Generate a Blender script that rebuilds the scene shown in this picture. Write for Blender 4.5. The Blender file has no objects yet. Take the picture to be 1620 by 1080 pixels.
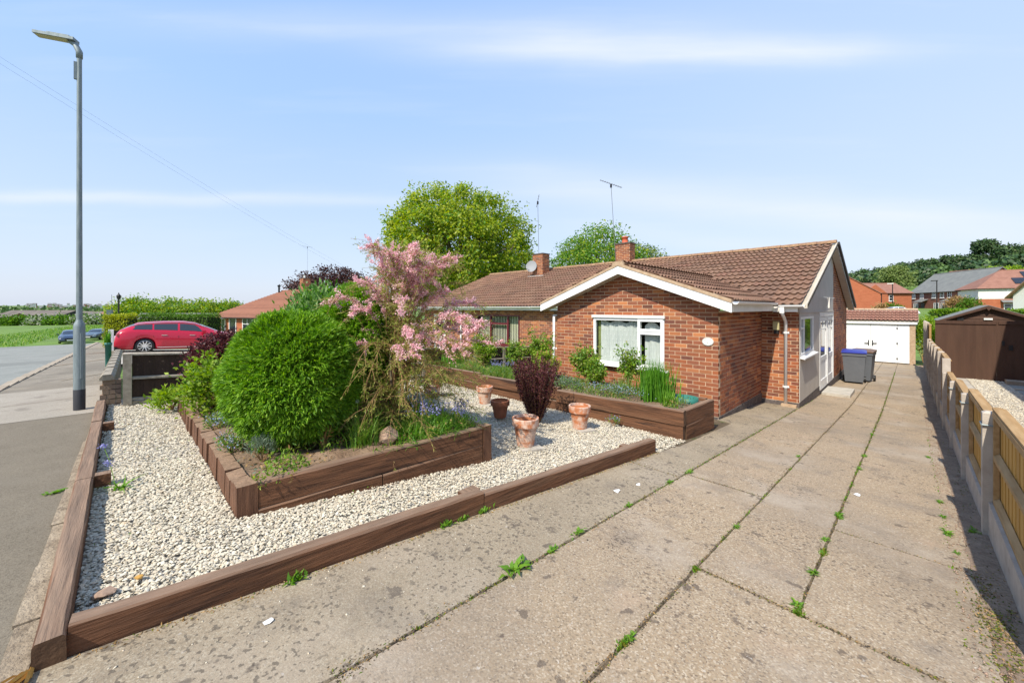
import bpy, math, random
import numpy as np
from mathutils import Vector, Matrix
random.seed(7)
rng = np.random.default_rng(7)
C = bpy.context.scene.collection
SC = bpy.context.scene
PI = math.pi

# ------------------------------------------------------------------ camera
YAW = math.radians(45.83)
cd = bpy.data.cameras.new("camera"); cam = bpy.data.objects.new("camera", cd); C.objects.link(cam)
cam.location = (0, 0, 1.5); cam.rotation_euler = (math.radians(90), 0, YAW)
cd.sensor_width = 36; cd.lens = 13.6; cd.shift_y = -0.0327
cd.clip_start = 0.05; cd.clip_end = 12000
SC.camera = cam

# ------------------------------------------------------------------ world, sun, exposure
SUN = Vector((.145, -.88, 1.0)).normalized()
sun_el = math.asin(SUN.z); sun_az = math.atan2(SUN.x, SUN.y)
w = bpy.data.worlds.new("World"); SC.world = w; w.use_nodes = True
nt = w.node_tree; nt.nodes.clear()
def wn(t, **k):
    n = nt.nodes.new(t)
    for a, b in k.items(): setattr(n, a, b)
    return n
def wm(op, a, b=None, c=None):
    n = wn('ShaderNodeMath', operation=op)
    for i, v in enumerate((a, b, c)):
        if v is None: continue
        if isinstance(v, (int, float)): n.inputs[i].default_value = v
        else: nt.links.new(v, n.inputs[i])
    return n.outputs[0]
sky = wn('ShaderNodeTexSky', sky_type='NISHITA'); sky.sun_disc = False
sky.sun_elevation = sun_el; sky.sun_rotation = sun_az
sky.air_density = 1.1; sky.dust_density = 1.4; sky.ozone_density = 1.6; sky.altitude = 50
tc = wn('ShaderNodeTexCoord')
FWD = (-math.sin(YAW), math.cos(YAW), 0); RGT = (math.cos(YAW), math.sin(YAW), 0)
def dot(vec):
    n = wn('ShaderNodeVectorMath', operation='DOT_PRODUCT'); nt.links.new(tc.outputs['Generated'], n.inputs[0]); n.inputs[1].default_value = vec
    return n.outputs['Value']
dz = dot((0, 0, 1)); df = wm('MAXIMUM', dot(FWD), 0.02); dr = dot(RGT)
ta = wm('DIVIDE', dz, df); tb = wm('DIVIDE', dr, df)           # where the cirrus streaks hang in the sky
cmb = wn('ShaderNodeCombineXYZ'); nt.links.new(wm('MULTIPLY', tb, 1.3), cmb.inputs[0]); nt.links.new(wm('MULTIPLY', ta, 13), cmb.inputs[1])
nz = wn('ShaderNodeTexNoise'); nz.inputs['Scale'].default_value = 1.0; nz.inputs['Detail'].default_value = 6; nz.inputs['Roughness'].default_value = .55
nt.links.new(cmb.outputs[0], nz.inputs['Vector'])
cmb2 = wn('ShaderNodeCombineXYZ'); nt.links.new(wm('MULTIPLY', tb, 3.0), cmb2.inputs[0]); nt.links.new(wm('MULTIPLY', ta, 4), cmb2.inputs[1])
nz2 = wn('ShaderNodeTexNoise'); nz2.inputs['Scale'].default_value = 1.0; nz2.inputs['Detail'].default_value = 4
nt.links.new(cmb2.outputs[0], nz2.inputs['Vector'])
def streak(a0, slope, wid, b0, b1, amp, curve=0):
    # centre line a = a0 + slope*b + wobble
    wob = wm('MULTIPLY', wm('SUBTRACT', nz2.outputs[0], .5), .035)
    cen = wm('ADD', wm('MULTIPLY_ADD', tb, slope, a0), wob)
    q = wm('DIVIDE', wm('SUBTRACT', ta, cen), wid)
    g = wm('EXPONENT', wm('MULTIPLY', wm('MULTIPLY', q, q), -1))
    bm = (b0 + b1) / 2; bw = (b1 - b0) / 2
    e = wm('DIVIDE', wm('SUBTRACT', tb, bm), bw)
    e = wm('EXPONENT', wm('MULTIPLY', wm('POWER', wm('ABSOLUTE', e), 4), -1))
    t = wm('MULTIPLY_ADD', nz.outputs[0], 1.0, .2)
    return wm('MULTIPLY', wm('MULTIPLY', g, e), wm('MULTIPLY', t, amp))
s = streak(.665, .0, .036, -.25, 1.02, .95)
s = wm('ADD', s, streak(.72, -.02, .05, -1.0, .7, .35))
s = wm('ADD', s, streak(.325, -.10, .055, -.1, 1.6, .8))
s = wm('ADD', s, streak(.275, -.01, .016, -1.6, -.2, .6))
s = wm('ADD', s, streak(.22, -.10, .03, .1, 1.5, .45))
s = wm('ADD', s, wm('MULTIPLY', wm('MAXIMUM', wm('SUBTRACT', nz.outputs[0], .52), 0), .5))
s = wm('MINIMUM', wm('MAXIMUM', s, 0), .85)
vr = wn('ShaderNodeValToRGB'); el = vr.color_ramp.elements; el.new(.5); el.new(.5)
for i, (p_, c_) in enumerate([(0, (4.05, 4.45, 5.3)), (.16, (3.5, 4.3, 5.6)), (.42, (2.5, 3.75, 5.95)), (.8, (1.8, 3.1, 5.9))]): el[i].position = p_; el[i].color = (*[q / 6 for q in c_], 1)
nt.links.new(wm('MAXIMUM', dz, 0), vr.inputs[0])
vs = wn('ShaderNodeVectorMath', operation='SCALE'); vs.inputs['Scale'].default_value = 6; nt.links.new(vr.outputs[0], vs.inputs[0])
v1 = wn('ShaderNodeMix', data_type='RGBA'); v1.inputs[0].default_value = .8; nt.links.new(sky.outputs[0], v1.inputs[6]); nt.links.new(vs.outputs[0], v1.inputs[7])
side = wn('ShaderNodeMapRange'); side.interpolation_type = 'SMOOTHSTEP'; side.inputs[1].default_value = -.6; side.inputs[2].default_value = 1.0; side.inputs[4].default_value = .45
nt.links.new(dr, side.inputs[0])
v2 = wn('ShaderNodeMix', data_type='RGBA'); nt.links.new(side.outputs[0], v2.inputs[0]); nt.links.new(v1.outputs[2], v2.inputs[6]); v2.inputs[7].default_value = (3.8, 4.4, 5.3, 1)
mx = wn('ShaderNodeMix', data_type='RGBA'); nt.links.new(s, mx.inputs[0]); nt.links.new(v2.outputs[2], mx.inputs[6]); mx.inputs[7].default_value = (4.7, 5.0, 5.5, 1)
bg = wn('ShaderNodeBackground'); bg.inputs[1].default_value = .12
wo = wn('ShaderNodeOutputWorld'); nt.links.new(mx.outputs[2], bg.inputs[0]); nt.links.new(bg.outputs[0], wo.inputs[0])
ld = bpy.data.lights.new("sun", 'SUN'); ld.energy = 3.9; ld.angle = math.radians(.53); ld.color = (1, .925, .80)
lo = bpy.data.objects.new("sun", ld); C.objects.link(lo); lo.rotation_euler = SUN.to_track_quat('Z', 'Y').to_euler(); lo.location = (5, -10, 20)
SC.view_settings.view_transform = 'Standard'; SC.view_settings.look = 'None'; SC.view_settings.gamma = 1
SC.view_settings.use_curve_mapping = False; SC.view_settings.exposure = .68
SC.render.engine = 'CYCLES'; SC.cycles.max_bounces = 6; SC.cycles.transparent_max_bounces = 8
SC.cycles.use_denoising = True

# ------------------------------------------------------------------ ground height
def G(x, y):
    if x > .5: z = np.interp(y, [-.3, 12, 18.5, 27, 45, 70, 100, 140, 200, 300, 450, 900], [0, -.55, -.69, -.9, -.9, -.6, 1.0, 1.8, 3.5, 10, 19, 24])
    else: z = np.interp(y, [-.3, 12, 27, 45, 70, 100, 140, 200, 300, 450, 900], [0, -.787, -1.26, -1.1, -.6, 1.0, 1.8, 3.5, 10, 19, 24])
    if y > 200: z += float(np.interp(y, [200, 400], [0, 1]) * np.interp(x, [-35, 65], [0, 13]))
    if y > 45: z = -1.1 + (z + 1.1) * float(np.interp(-x, [40, 160], [1, .0]))
    z += np.interp(-x, [9, 24, 39, 45, 57, 62, 95, 158, 400, 1500, 2600, 4500], [0, -.45, -.9, -1.25, -1.95, -2.1, -2.6, -3.1, -7, -12, -2, 0])
    return float(z)

# ------------------------------------------------------------------ materials
def mat(name, cols, scale=4, detail=6, rough=.8, bump=0, bscale=60, rnd=None, rnd_mix=.7, metallic=0, spec=.4, stretch=(1, 1, 1),
        extra=None, estr=False, coord='pos', lichen=None, weather=None, bdist=.01, vor=None, coat=0):
    m = bpy.data.materials.new(name); m.use_nodes = True; n = m.node_tree; n.nodes.clear()
    def N(t, **k):
        q = n.nodes.new(t)
        for a, b in k.items(): setattr(q, a, b)
        return q
    L = n.links.new
    out = N('ShaderNodeOutputMaterial'); b = N('ShaderNodeBsdfPrincipled'); L(b.outputs[0], out.inputs[0])
    b.inputs['Roughness'].default_value = rough; b.inputs['Metallic'].default_value = metallic
    b.inputs['Specular IOR Level'].default_value = spec
    if coat: b.inputs['Coat Weight'].default_value = coat; b.inputs['Coat Roughness'].default_value = .05
    if coord == 'pos': g = N('ShaderNodeNewGeometry').outputs['Position']
    else: g = N('ShaderNodeTexCoord').outputs['Object']
    mp = N('ShaderNodeMapping'); mp.inputs['Scale'].default_value = stretch; L(g, mp.inputs[0])
    co = mp.outputs[0]
    if coord == 'obj':
        oi = N('ShaderNodeObjectInfo'); va = N('ShaderNodeVectorMath', operation='MULTIPLY_ADD'); L(oi.outputs['Random'], va.inputs[0]); va.inputs[1].default_value = (37, 19, 53); L(co, va.inputs[2]); co = va.outputs[0]
    def noise(sc, de, v=None):
        q = N('ShaderNodeTexNoise'); q.inputs['Scale'].default_value = sc; q.inputs['Detail'].default_value = de; q.inputs['Roughness'].default_value = .6; L(v or co, q.inputs['Vector']); return q.outputs[0]
    def ramp(f, cs, lo=.3, hi=.7):
        r = N('ShaderNodeValToRGB'); e = r.color_ramp.elements
        while len(e) < len(cs): e.new(.5)
        for i, c in enumerate(cs):
            e[i].position = lo + (hi - lo) * i / max(1, len(cs) - 1); e[i].color = (*c, 1)
        L(f, r.inputs[0]); return r.outputs[0]
    def mix(f, a, c, mode='MIX'):
        q = N('ShaderNodeMix', data_type='RGBA', blend_type=mode)
        if isinstance(f, (int, float)): q.inputs[0].default_value = f
        else: L(f, q.inputs[0])
        for i, v in ((6, a), (7, c)):
            if isinstance(v, tuple): q.inputs[i].default_value = (*v, 1)
            else: L(v, q.inputs[i])
        return q.outputs[2]
    def smooth(v, lo, hi):
        q = N('ShaderNodeMapRange'); q.interpolation_type = 'SMOOTHSTEP'; q.inputs[1].default_value = lo; q.inputs[2].default_value = hi; L(v, q.inputs[0]); return q.outputs[0]
    n1 = noise(scale, detail)
    col = ramp(n1, cols) if len(cols) > 1 else cols[0]
    if rnd:
        oi = N('ShaderNodeObjectInfo'); ge = N('ShaderNodeNewGeometry')
        ad = N('ShaderNodeMath', operation='ADD'); L(oi.outputs['Random'], ad.inputs[0]); L(ge.outputs['Random Per Island'], ad.inputs[1])
        fr = N('ShaderNodeMath', operation='FRACT'); L(ad.outputs[0], fr.inputs[0])
        rc = ramp(fr.outputs[0], rnd, 0, 1)
        col = mix(rnd_mix, col, rc)
    if vor:     # (scale, [colours], amount) small stones in the surface
        v = N('ShaderNodeTexVoronoi'); v.inputs['Scale'].default_value = vor[0]; L(g, v.inputs['Vector'])
        sp = N('ShaderNodeSeparateColor'); L(v.outputs['Color'], sp.inputs[0])
        col = mix(vor[2], col, ramp(sp.outputs[0], vor[1], 0, 1))
    if extra:   # list of (scale, colour, lo, hi, amount)
        for (sc_, c_, lo_, hi_, am_) in extra:
            f = smooth(noise(sc_, 5, g if coord == 'pos' and not estr else co), lo_, hi_)
            q = N('ShaderNodeMath', operation='MULTIPLY'); L(f, q.inputs[0]); q.inputs[1].default_value = am_
            col = mix(q.outputs[0], col, c_)
    if lichen:  # round dark blotches
        f = smooth(noise(lichen[0], 1.2, g), .585, .64); ar = smooth(noise(1.1, 3, g), lichen[3], lichen[3] + .15)
        q = N('ShaderNodeMath', operation='MULTIPLY'); L(f, q.inputs[0]); L(ar, q.inputs[1])
        q2 = N('ShaderNodeMath', operation='MULTIPLY'); L(q.outputs[0], q2.inputs[0]); q2.inputs[1].default_value = lichen[2]
        col = mix(q2.outputs[0], col, lichen[1])
    if weather: # weathered colour on surfaces that face the sky (rain and sun bleach them)
        ge2 = N('ShaderNodeNewGeometry'); sx = N('ShaderNodeSeparateXYZ'); L(ge2.outputs['Normal'], sx.inputs[0])
        f = smooth(sx.outputs[2], .5, .9); q = N('ShaderNodeMath', operation='MULTIPLY'); L(f, q.inputs[0]); q.inputs[1].default_value = weather[1]
        wc = ramp(noise(scale * 1.3, 6), [tuple(c * .6 for c in weather[0]), weather[0]], .35, .65)
        col = mix(q.outputs[0], col, wc)
    if isinstance(col, tuple): b.inputs['Base Color'].default_value = (*col, 1)
    else: L(col, b.inputs['Base Color'])
    if bump:
        bp = N('ShaderNodeBump'); bp.inputs['Strength'].default_value = bump; bp.inputs['Distance'].default_value = bdist
        L(noise(bscale, 6, co), bp.inputs['Height']); L(bp.outputs[0], b.inputs['Normal'])
    m['c'] = 1
    return m

def leafmat(name, cols, trans=.35, rough=.5):
    m = bpy.data.materials.new(name); m.use_nodes = True; n = m.node_tree; n.nodes.clear(); L = n.links.new
    out = n.nodes.new('ShaderNodeOutputMaterial'); g = n.nodes.new('ShaderNodeNewGeometry'); r = n.nodes.new('ShaderNodeValToRGB')
    e = r.color_ramp.elements
    while len(e) < len(cols): e.new(.5)
    for i, c in enumerate(cols): e[i].position = i / (len(cols) - 1); e[i].color = (*c, 1)
    L(g.outputs['Random Per Island'], r.inputs[0])
    b = n.nodes.new('ShaderNodeBsdfPrincipled'); b.inputs['Roughness'].default_value = rough; b.inputs['Specular IOR Level'].default_value = .3
    t = n.nodes.new('ShaderNodeBsdfTranslucent'); mx = n.nodes.new('ShaderNodeMixShader'); mx.inputs[0].default_value = trans
    hs = n.nodes.new('ShaderNodeHueSaturation'); hs.inputs['Value'].default_value = 1.5; hs.inputs['Saturation'].default_value = 1.1; L(r.outputs[0], hs.inputs['Color'])
    L(r.outputs[0], b.inputs[0]); L(hs.outputs[0], t.inputs[0]); L(b.outputs[0], mx.inputs[1]); L(t.outputs[0], mx.inputs[2]); L(mx.outputs[0], out.inputs[0])
    return m

def glassmat(name, col=(.02, .025, .03), rough=.03):
    return mat(name, [col], rough=rough, spec=.9, coat=.3)
def clearglass(name):
    m = bpy.data.materials.new(name); m.use_nodes = True; n = m.node_tree; n.nodes.clear(); L = n.links.new
    out = n.nodes.new('ShaderNodeOutputMaterial'); a = n.nodes.new('ShaderNodeBsdfTransparent'); a.inputs[0].default_value = (.96, .97, .96, 1)
    b = n.nodes.new('ShaderNodeBsdfGlossy'); b.inputs['Roughness'].default_value = .02; f = n.nodes.new('ShaderNodeFresnel'); f.inputs[0].default_value = 1.5
    mx = n.nodes.new('ShaderNodeMixShader'); g = n.nodes.new('ShaderNodeNewGeometry'); k = n.nodes.new('ShaderNodeMath'); k.operation = 'SUBTRACT'; k.inputs[0].default_value = 1; L(g.outputs['Backfacing'], k.inputs[1]); q = n.nodes.new('ShaderNodeMath'); q.operation = 'MULTIPLY'; L(f.outputs[0], q.inputs[0]); L(k.outputs[0], q.inputs[1]); L(q.outputs[0], mx.inputs[0]); L(a.outputs[0], mx.inputs[1]); L(b.outputs[0], mx.inputs[2]); L(mx.outputs[0], out.inputs[0])
    return m

M = {}
BR = [(.085, .035, .025), (.27, .085, .036), (.36, .11, .04), (.16, .05, .032), (.44, .15, .055), (.105, .042, .034), (.29, .10, .05), (.21, .062, .035), (.42, .16, .06), (.13, .045, .03), (.56, .22, .08), (.20, .07, .045)]
M['brick'] = mat('brick', [(.15, .05, .03), (.40, .15, .07)], scale=14, rough=.88, bump=.5, bscale=120, rnd=BR, rnd_mix=.8, bdist=.004, extra=[(60, (.5, .3, .2), .62, .75, .35)])
M['mortar'] = mat('mortar', [(.56, .41, .27), (.68, .52, .36)], scale=8, rough=.95, bump=.4, bscale=200, bdist=.003)
M['oldbrick'] = mat('old_brick', [(.17, .12, .09), (.28, .20, .14)], scale=12, rough=.9, bump=.4, bscale=100, rnd=[(.12, .08, .06), (.26, .19, .13), (.2, .13, .1)], rnd_mix=.5)
M['plinth'] = mat('plinth', [(.05, .045, .045), (.15, .12, .11)], scale=9, rough=.9, bump=.5, bscale=60, extra=[(14, (.38, .33, .30), .6, .7, .6)])
TL = [(.18, .094, .060), (.235, .125, .078), (.215, .105, .068), (.26, .15, .098), (.15, .08, .055), (.25, .115, .078)]
M['tile'] = mat('roof_tile', [(.13, .08, .053), (.26, .165, .11)], scale=5, rough=.92, bump=.4, bscale=90, rnd=TL, rnd_mix=.6, bdist=.004, extra=[(26, (.42, .38, .28), .66, .74, .6), (9, (.11, .075, .05), .6, .75, .5)])
M['ridge'] = mat('ridge_tile', [(.20, .11, .07), (.34, .21, .12)], scale=9, rough=.92, bump=.5, bscale=70, extra=[(22, (.45, .36, .18), .56, .68, .7)])
M['garagetile'] = mat('garage_tile', [(.24, .10, .07), (.34, .17, .12)], scale=5, rough=.92, bump=.4, bscale=90, rnd=TL, rnd_mix=.4)
M['verge'] = mat('verge', [(.34, .23, .14), (.50, .37, .25)], scale=12, rough=.9, bump=.3, bscale=60)
M['white'] = mat('white_upvc', [(.78, .79, .78), (.84, .84, .83)], scale=3, rough=.35, spec=.5, extra=[(6, (.6, .6, .55), .6, .8, .25)])
M['offwhite'] = mat('painted_fascia', [(.68, .66, .60), (.78, .77, .73)], scale=4, rough=.5, extra=[(5, (.42, .40, .33), .55, .8, .5)])
M['soffit'] = mat('soffit', [(.42, .37, .29), (.55, .50, .42)], scale=3, rough=.6, stretch=(1, .3, 1))
M['render'] = mat('wall_cladding', [(.46, .43, .38), (.56, .52, .46)], scale=2.5, rough=.8, bump=.1, bscale=80, extra=[(1.4, (.5, .46, .40), .5, .75, .5)])
M['leadgrey'] = mat('lead', [(.28, .29, .30), (.5, .49, .47)], scale=8, rough=.7, extra=[(18, (.7, .68, .62), .5, .6, .7)])
M['glass'] = clearglass('window_glass')
M['darkglass'] = glassmat('dark_glass')
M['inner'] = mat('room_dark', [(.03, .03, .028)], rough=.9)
M['net'] = mat('net_curtain', [(.44, .48, .46), (.62, .65, .63)], scale=3, rough=.9, stretch=(14, 1, 1))
M['greencurtain'] = mat('green_curtain', [(.16, .20, .06), (.25, .29, .11)], scale=20, rough=.9)
M['blind'] = mat('vertical_blind', [(.50, .50, .34), (.60, .60, .44)], scale=4, rough=.8)
M['maroon'] = mat('maroon_frame', [(.10, .012, .018), (.13, .018, .024)], rough=.35)
M['sleeper'] = mat('stained_timber', [(.075, .033, .017), (.20, .095, .050)], scale=5, rough=.8, bump=.8, bscale=12, stretch=(5, 5, .5), weather=((.33, .22, .14), .75), bdist=.006, extra=[(2.5, (.05, .022, .014), .55, .7, .6)])
for ax_, st_ in (('_x', (.35, 5, 6)), ('_y', (5, .35, 6))):
    M['sleeper' + ax_] = mat('stained_timber' + ax_, [(.056, .024, .011), (.185, .082, .038)], scale=5, rough=.82, bump=.9, bscale=9, stretch=st_, weather=((.30, .205, .140), .75), bdist=.012, estr=True, extra=[(1.1, (.03, .014, .009), .60, .68, .9), (.5, (.26, .15, .085), .55, .72, .55), (2.6, (.035, .018, .011), .62, .68, .8)])
M['sleeperx'] = M['sleeper_x']
M['endgrain'] = mat('end_grain', [(.06, .032, .018), (.13, .07, .035)], scale=14, rough=.9, bump=.6, bscale=40)
M['concrete'] = mat('concrete_slab', [(0.237, 0.175, 0.112), (0.358, 0.276, 0.182)], scale=1.6, detail=9, rough=.92, bump=.9, bscale=90, bdist=.004, rnd=[(0.270, 0.209, 0.136), (0.358, 0.273, 0.180), (0.314, 0.240, 0.160), (0.383, 0.297, 0.197)], rnd_mix=.6,
    vor=(115, [(0.122, 0.087, 0.057), (0.279, 0.209, 0.136), (0.367, 0.281, 0.182), (0.330, 0.248, 0.157), (0.296, 0.201, 0.116), (0.543, 0.456, 0.338), (0.209, 0.159, 0.109)], .68),
    extra=[(.45, (0.189, 0.159, 0.127), .40, .62, .45), (.9, (0.450, 0.382, 0.301), .50, .66, .42), (2.6, (0.171, 0.141, 0.113), .53, .68, .42), (1.7, (0.414, 0.300, 0.207), .57, .70, .38), (8, (0.090, 0.068, 0.052), .62, .67, .7), (30, (0.594, 0.555, 0.489), .66, .70, .5)], lichen=(42, (0.066, 0.049, 0.037), .65, .46))
M['concrete_dark'] = mat('concrete_slab_lichened', [(0.225, 0.180, 0.121), (0.358, 0.291, 0.200)], scale=1.8, detail=9, rough=.92, bump=.7, bscale=140, bdist=.004,
    vor=(130, [(0.122, 0.096, 0.067), (0.235, 0.185, 0.125), (0.296, 0.238, 0.168), (0.266, 0.204, 0.133), (0.450, 0.399, 0.301), (0.184, 0.156, 0.113)], .45),
    extra=[(.6, (0.360, 0.300, 0.230), .48, .64, .42), (1.6, (0.135, 0.114, 0.094), .52, .68, .42), (7, (0.081, 0.064, 0.052), .60, .66, .65), (30, (0.450, 0.419, 0.376), .66, .70, .45)], lichen=(38, (0.062, 0.050, 0.039), .62, .36))
M['joint'] = mat('joint_soil', [(.05, .036, .022), (.17, .13, .08)], scale=9, rough=.95, bump=.6, bscale=60, extra=[(4, (.09, .12, .03), .58, .66, .6)])
M['dirt'] = mat('dirt_strip', [(.17, .12, .08), (.34, .26, .18)], scale=5, rough=.95, bump=.9, bscale=30, bdist=.02, vor=(70, [(.1, .07, .05), (.24, .17, .12), (.3, .22, .17)], .4))
M['soil'] = mat('bed_soil', [(.16, .10, .06), (.30, .21, .14)], scale=6, rough=.95, bump=1, bscale=22, bdist=.03, extra=[(3, (.10, .07, .04), .5, .7, .6)])
M['gravelbase'] = mat('gravel_base', [(.34, .30, .23), (.52, .47, .37)], scale=30, rough=.95, bump=.8, bscale=60, vor=(55, [(.15, .13, .1), (.4, .37, .32), (.55, .52, .46)], .7))
M['stone'] = mat('gravel_stone', [(.52, .47, .37), (.68, .63, .51)], scale=6, rough=.85, rnd=[(.36, .31, .22), (.52, .46, .34), (.62, .56, .43), (.57, .52, .41), (.46, .38, .26), (.70, .65, .53), (.36, .33, .27), (.56, .44, .30)], rnd_mix=.8)
M['rock'] = mat('rock', [(.24, .15, .10), (.42, .30, .22)], scale=10, rough=.9, bump=.6, bscale=30)
M['asphalt'] = mat('footway_asphalt', [(0.117, 0.095, 0.064), (0.179, 0.148, 0.105)], scale=3, detail=8, rough=.93, bump=.7, bscale=170, bdist=.004, vor=(150, [(0.078, 0.066, 0.049), (0.172, 0.144, 0.105), (0.234, 0.203, 0.150), (0.156, 0.133, 0.097)], .5), extra=[(.8, (0.203, 0.176, 0.135), .5, .7, .5)])
M['asphalt2'] = mat('footway_old_asphalt', [(.17, .145, .11), (.27, .235, .18)], scale=1.2, detail=9, rough=.93, bump=.6, bscale=120, stretch=(1, 1, 1), vor=(110, [(.13, .11, .085), (.22, .19, .15), (.28, .245, .19), (.34, .3, .24)], .4), extra=[(.7, (.14, .12, .09), .46, .62, .6), (.35, (.33, .28, .21), .50, .64, .6), (2.4, (.12, .10, .08), .57, .66, .5)])
M['road'] = mat('road_asphalt', [(.19, .20, .18), (.26, .265, .24)], scale=1.5, detail=9, rough=.9, bump=.4, bscale=120, vor=(90, [(.14, .145, .13), (.22, .225, .2), (.3, .3, .275)], .35), extra=[(.4, (.15, .155, .14), .48, .64, .6), (1.8, (.30, .29, .25), .58, .70, .4)])
M['kerb'] = mat('kerb_concrete', [(.27, .22, .16), (.38, .32, .24)], scale=4, rough=.9, bump=.3, bscale=60)
M['footconcrete'] = mat('footway_concrete', [(.25, .22, .175), (.36, .32, .26)], scale=1.4, detail=9, rough=.93, bump=.6, bscale=120, vor=(120, [(.18, .155, .12), (.3, .265, .21), (.36, .32, .26), (.42, .38, .32)], .4), extra=[(.7, (.19, .16, .125), .5, .66, .6), (3, (.15, .125, .10), .58, .68, .5)])
M['haunch'] = mat('haunch_concrete', [(.22, .17, .115), (.38, .31, .22)], scale=9, rough=.95, bump=.9, bscale=50, bdist=.02, extra=[(12, (.12, .09, .06), .55, .68, .7)])
M['paleconcrete'] = mat('pale_concrete', [(.36, .33, .28), (.50, .46, .39)], scale=7, rough=.9, bump=.5, bscale=60, extra=[(12, (.2, .17, .13), .58, .7, .6)])
M['ground'] = mat('earth_and_grass', [(.09, .16, .025), (.15, .25, .04)], scale=.6, rough=.95, bump=.5, bscale=6, bdist=.1, extra=[(.03, (.10, .15, .04), .45, .6, .7), (.012, (.16, .15, .07), .55, .62, .6)])
M['post'] = mat('concrete_post', [(.34, .29, .24), (.48, .42, .35)], scale=7, rough=.9, bump=.4, bscale=90, extra=[(9, (.25, .2, .16), .58, .7, .5)])
M['board'] = mat('fence_board', [(.34, .185, .040), (.55, .33, .085)], scale=3, rough=.75, bump=.3, bscale=24, stretch=(6, 6, .5), rnd=[(.46, .235, .04), (.58, .33, .07), (.36, .18, .035), (.52, .28, .06)], rnd_mix=.5, bdist=.004)
M['rail'] = mat('fence_rail', [(.27, .155, .055), (.44, .29, .14)], scale=4, rough=.8, bump=.3, bscale=24, stretch=(6, .6, 6), bdist=.004)
M['brownboard'] = mat('brown_board', [(0.047, 0.022, 0.012), (0.086, 0.043, 0.026)], scale=3, rough=.8, bump=.3, bscale=20, stretch=(3.600, 3.600, 0.346), rnd=[(0.054, 0.025, 0.014), (0.079, 0.040, 0.023), (0.065, 0.030, 0.018)], rnd_mix=.5)
M['darkboard'] = mat('dark_panel_board', [(.030, .017, .011), (.055, .032, .022)], scale=4, rough=.85, bump=.4, bscale=30, stretch=(4, 4, .6), extra=[(14, (.22, .15, .10), .64, .72, .6)])
M['greyrail'] = mat('weathered_rail', [(.20, .17, .13), (.36, .32, .25)], scale=14, rough=.9, bump=.4, bscale=60)
M['terracotta'] = mat('terracotta', [(.38, .13, .055), (.52, .20, .09)], scale=8, rough=.85, bump=.2, bscale=50, extra=[(9, (.60, .46, .37), .42, .58, .85)])
M['terracotta2'] = mat('dark_terracotta', [(.27, .09, .045), (.38, .14, .065)], scale=8, rough=.85, bump=.2, bscale=50, extra=[(9, (.42, .30, .24), .6, .7, .5)])
M['terrainner'] = mat('clean_terracotta', [(.42, .16, .07), (.50, .20, .09)], scale=8, rough=.85)
M['galv'] = mat('galvanised_steel', [(.16, .20, .21), (.27, .31, .32)], scale=9, rough=.55, metallic=.35, stretch=(4, 4, .6))
M['darkgrey'] = mat('dark_plastic', [(.035, .035, .04)], rough=.5)
M['bingrey'] = mat('bin_grey', [(.105, .115, .13), (.125, .135, .15)], rough=.5)
M['binblue'] = mat('bin_blue', [(.035, .05, .32)], rough=.4)
M['binbrown'] = mat('bin_brown', [(.16, .095, .06)], rough=.5)
M['black'] = mat('black', [(.012, .012, .013)], rough=.5)
M['redpaint'] = mat('red_car_paint', [(.43, .002, .026)], rough=.28, coat=.7)
M['bluepaint'] = mat('dark_blue_car_paint', [(.02, .035, .07)], rough=.25, coat=1)
M['greypaint'] = mat('grey_car_paint', [(.06, .09, .11)], rough=.3, coat=1)
M['whitepaint'] = mat('white_car_paint', [(.75, .76, .78)], rough=.3, coat=1)
M['chrome'] = mat('chrome', [(.75, .76, .78)], rough=.2, metallic=.8)
M['lamp_red'] = mat('rear_lamp', [(.5, .02, .03)], rough=.15, coat=1)
M['lamp_clear'] = mat('head_lamp', [(.7, .75, .8)], rough=.15, coat=1)
M['bark'] = mat('bark', [(.10, .075, .05), (.20, .155, .11)], scale=8, rough=.95, bump=.7, bscale=30)
M['twig'] = mat('twig', [(.16, .085, .035), (.34, .21, .09)], scale=9, rough=.9)
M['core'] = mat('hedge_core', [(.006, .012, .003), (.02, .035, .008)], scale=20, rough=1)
M['farbrick'] = mat('orange_brick', [(.34, .10, .045), (.44, .145, .07)], scale=1.5, rough=.9, extra=[(20, (.27, .075, .04), .5, .6, .4)], stretch=(1, 1, 4))
M['farbrick2'] = mat('red_brown_brick', [(.19, .075, .055), (.27, .11, .08)], scale=2, rough=.9, stretch=(1, 1, 4))
M['farroof'] = mat('red_roof', [(.21, .10, .07), (.29, .145, .105)], scale=1.5, rough=.9)
M['greyroof'] = mat('grey_roof', [(.145, .15, .145), (.20, .205, .19)], scale=1, rough=.85)
M['house2roof'] = mat('orange_roof', [(.21, .09, .06), (.31, .14, .09)], scale=2, rough=.9, rnd=[(.17, .075, .05), (.33, .15, .095), (.25, .11, .07)], rnd_mix=.6)
M['solar'] = mat('solar_panel', [(.012, .014, .022)], rough=.25, coat=.5)
M['cream'] = mat('white_render', [(.66, .65, .60), (.74, .73, .69)], scale=1, rough=.85)
M['barn'] = mat('barn_sheet', [(.10, .085, .07), (.19, .16, .13)], scale=.3, rough=.8)
M['green_trough'] = mat('green_plastic', [(.03, .16, .13)], rough=.5)
M['porcelain'] = mat('porcelain', [(.80, .80, .76)], rough=.2, coat=.6)
M['ink'] = mat('ink', [(.06, .10, .07)], rough=.6)
M['brass'] = mat('lamp_housing', [(.42, .38, .20)], rough=.5)
M['redpot'] = mat('chimney_pot', [(.48, .085, .035), (.56, .11, .05)], rough=.7)
M['metal'] = mat('aerial_metal', [(.16, .17, .18)], rough=.5, metallic=.4)
M['dish'] = mat('dish', [(.25, .26, .27)], rough=.6)
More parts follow.
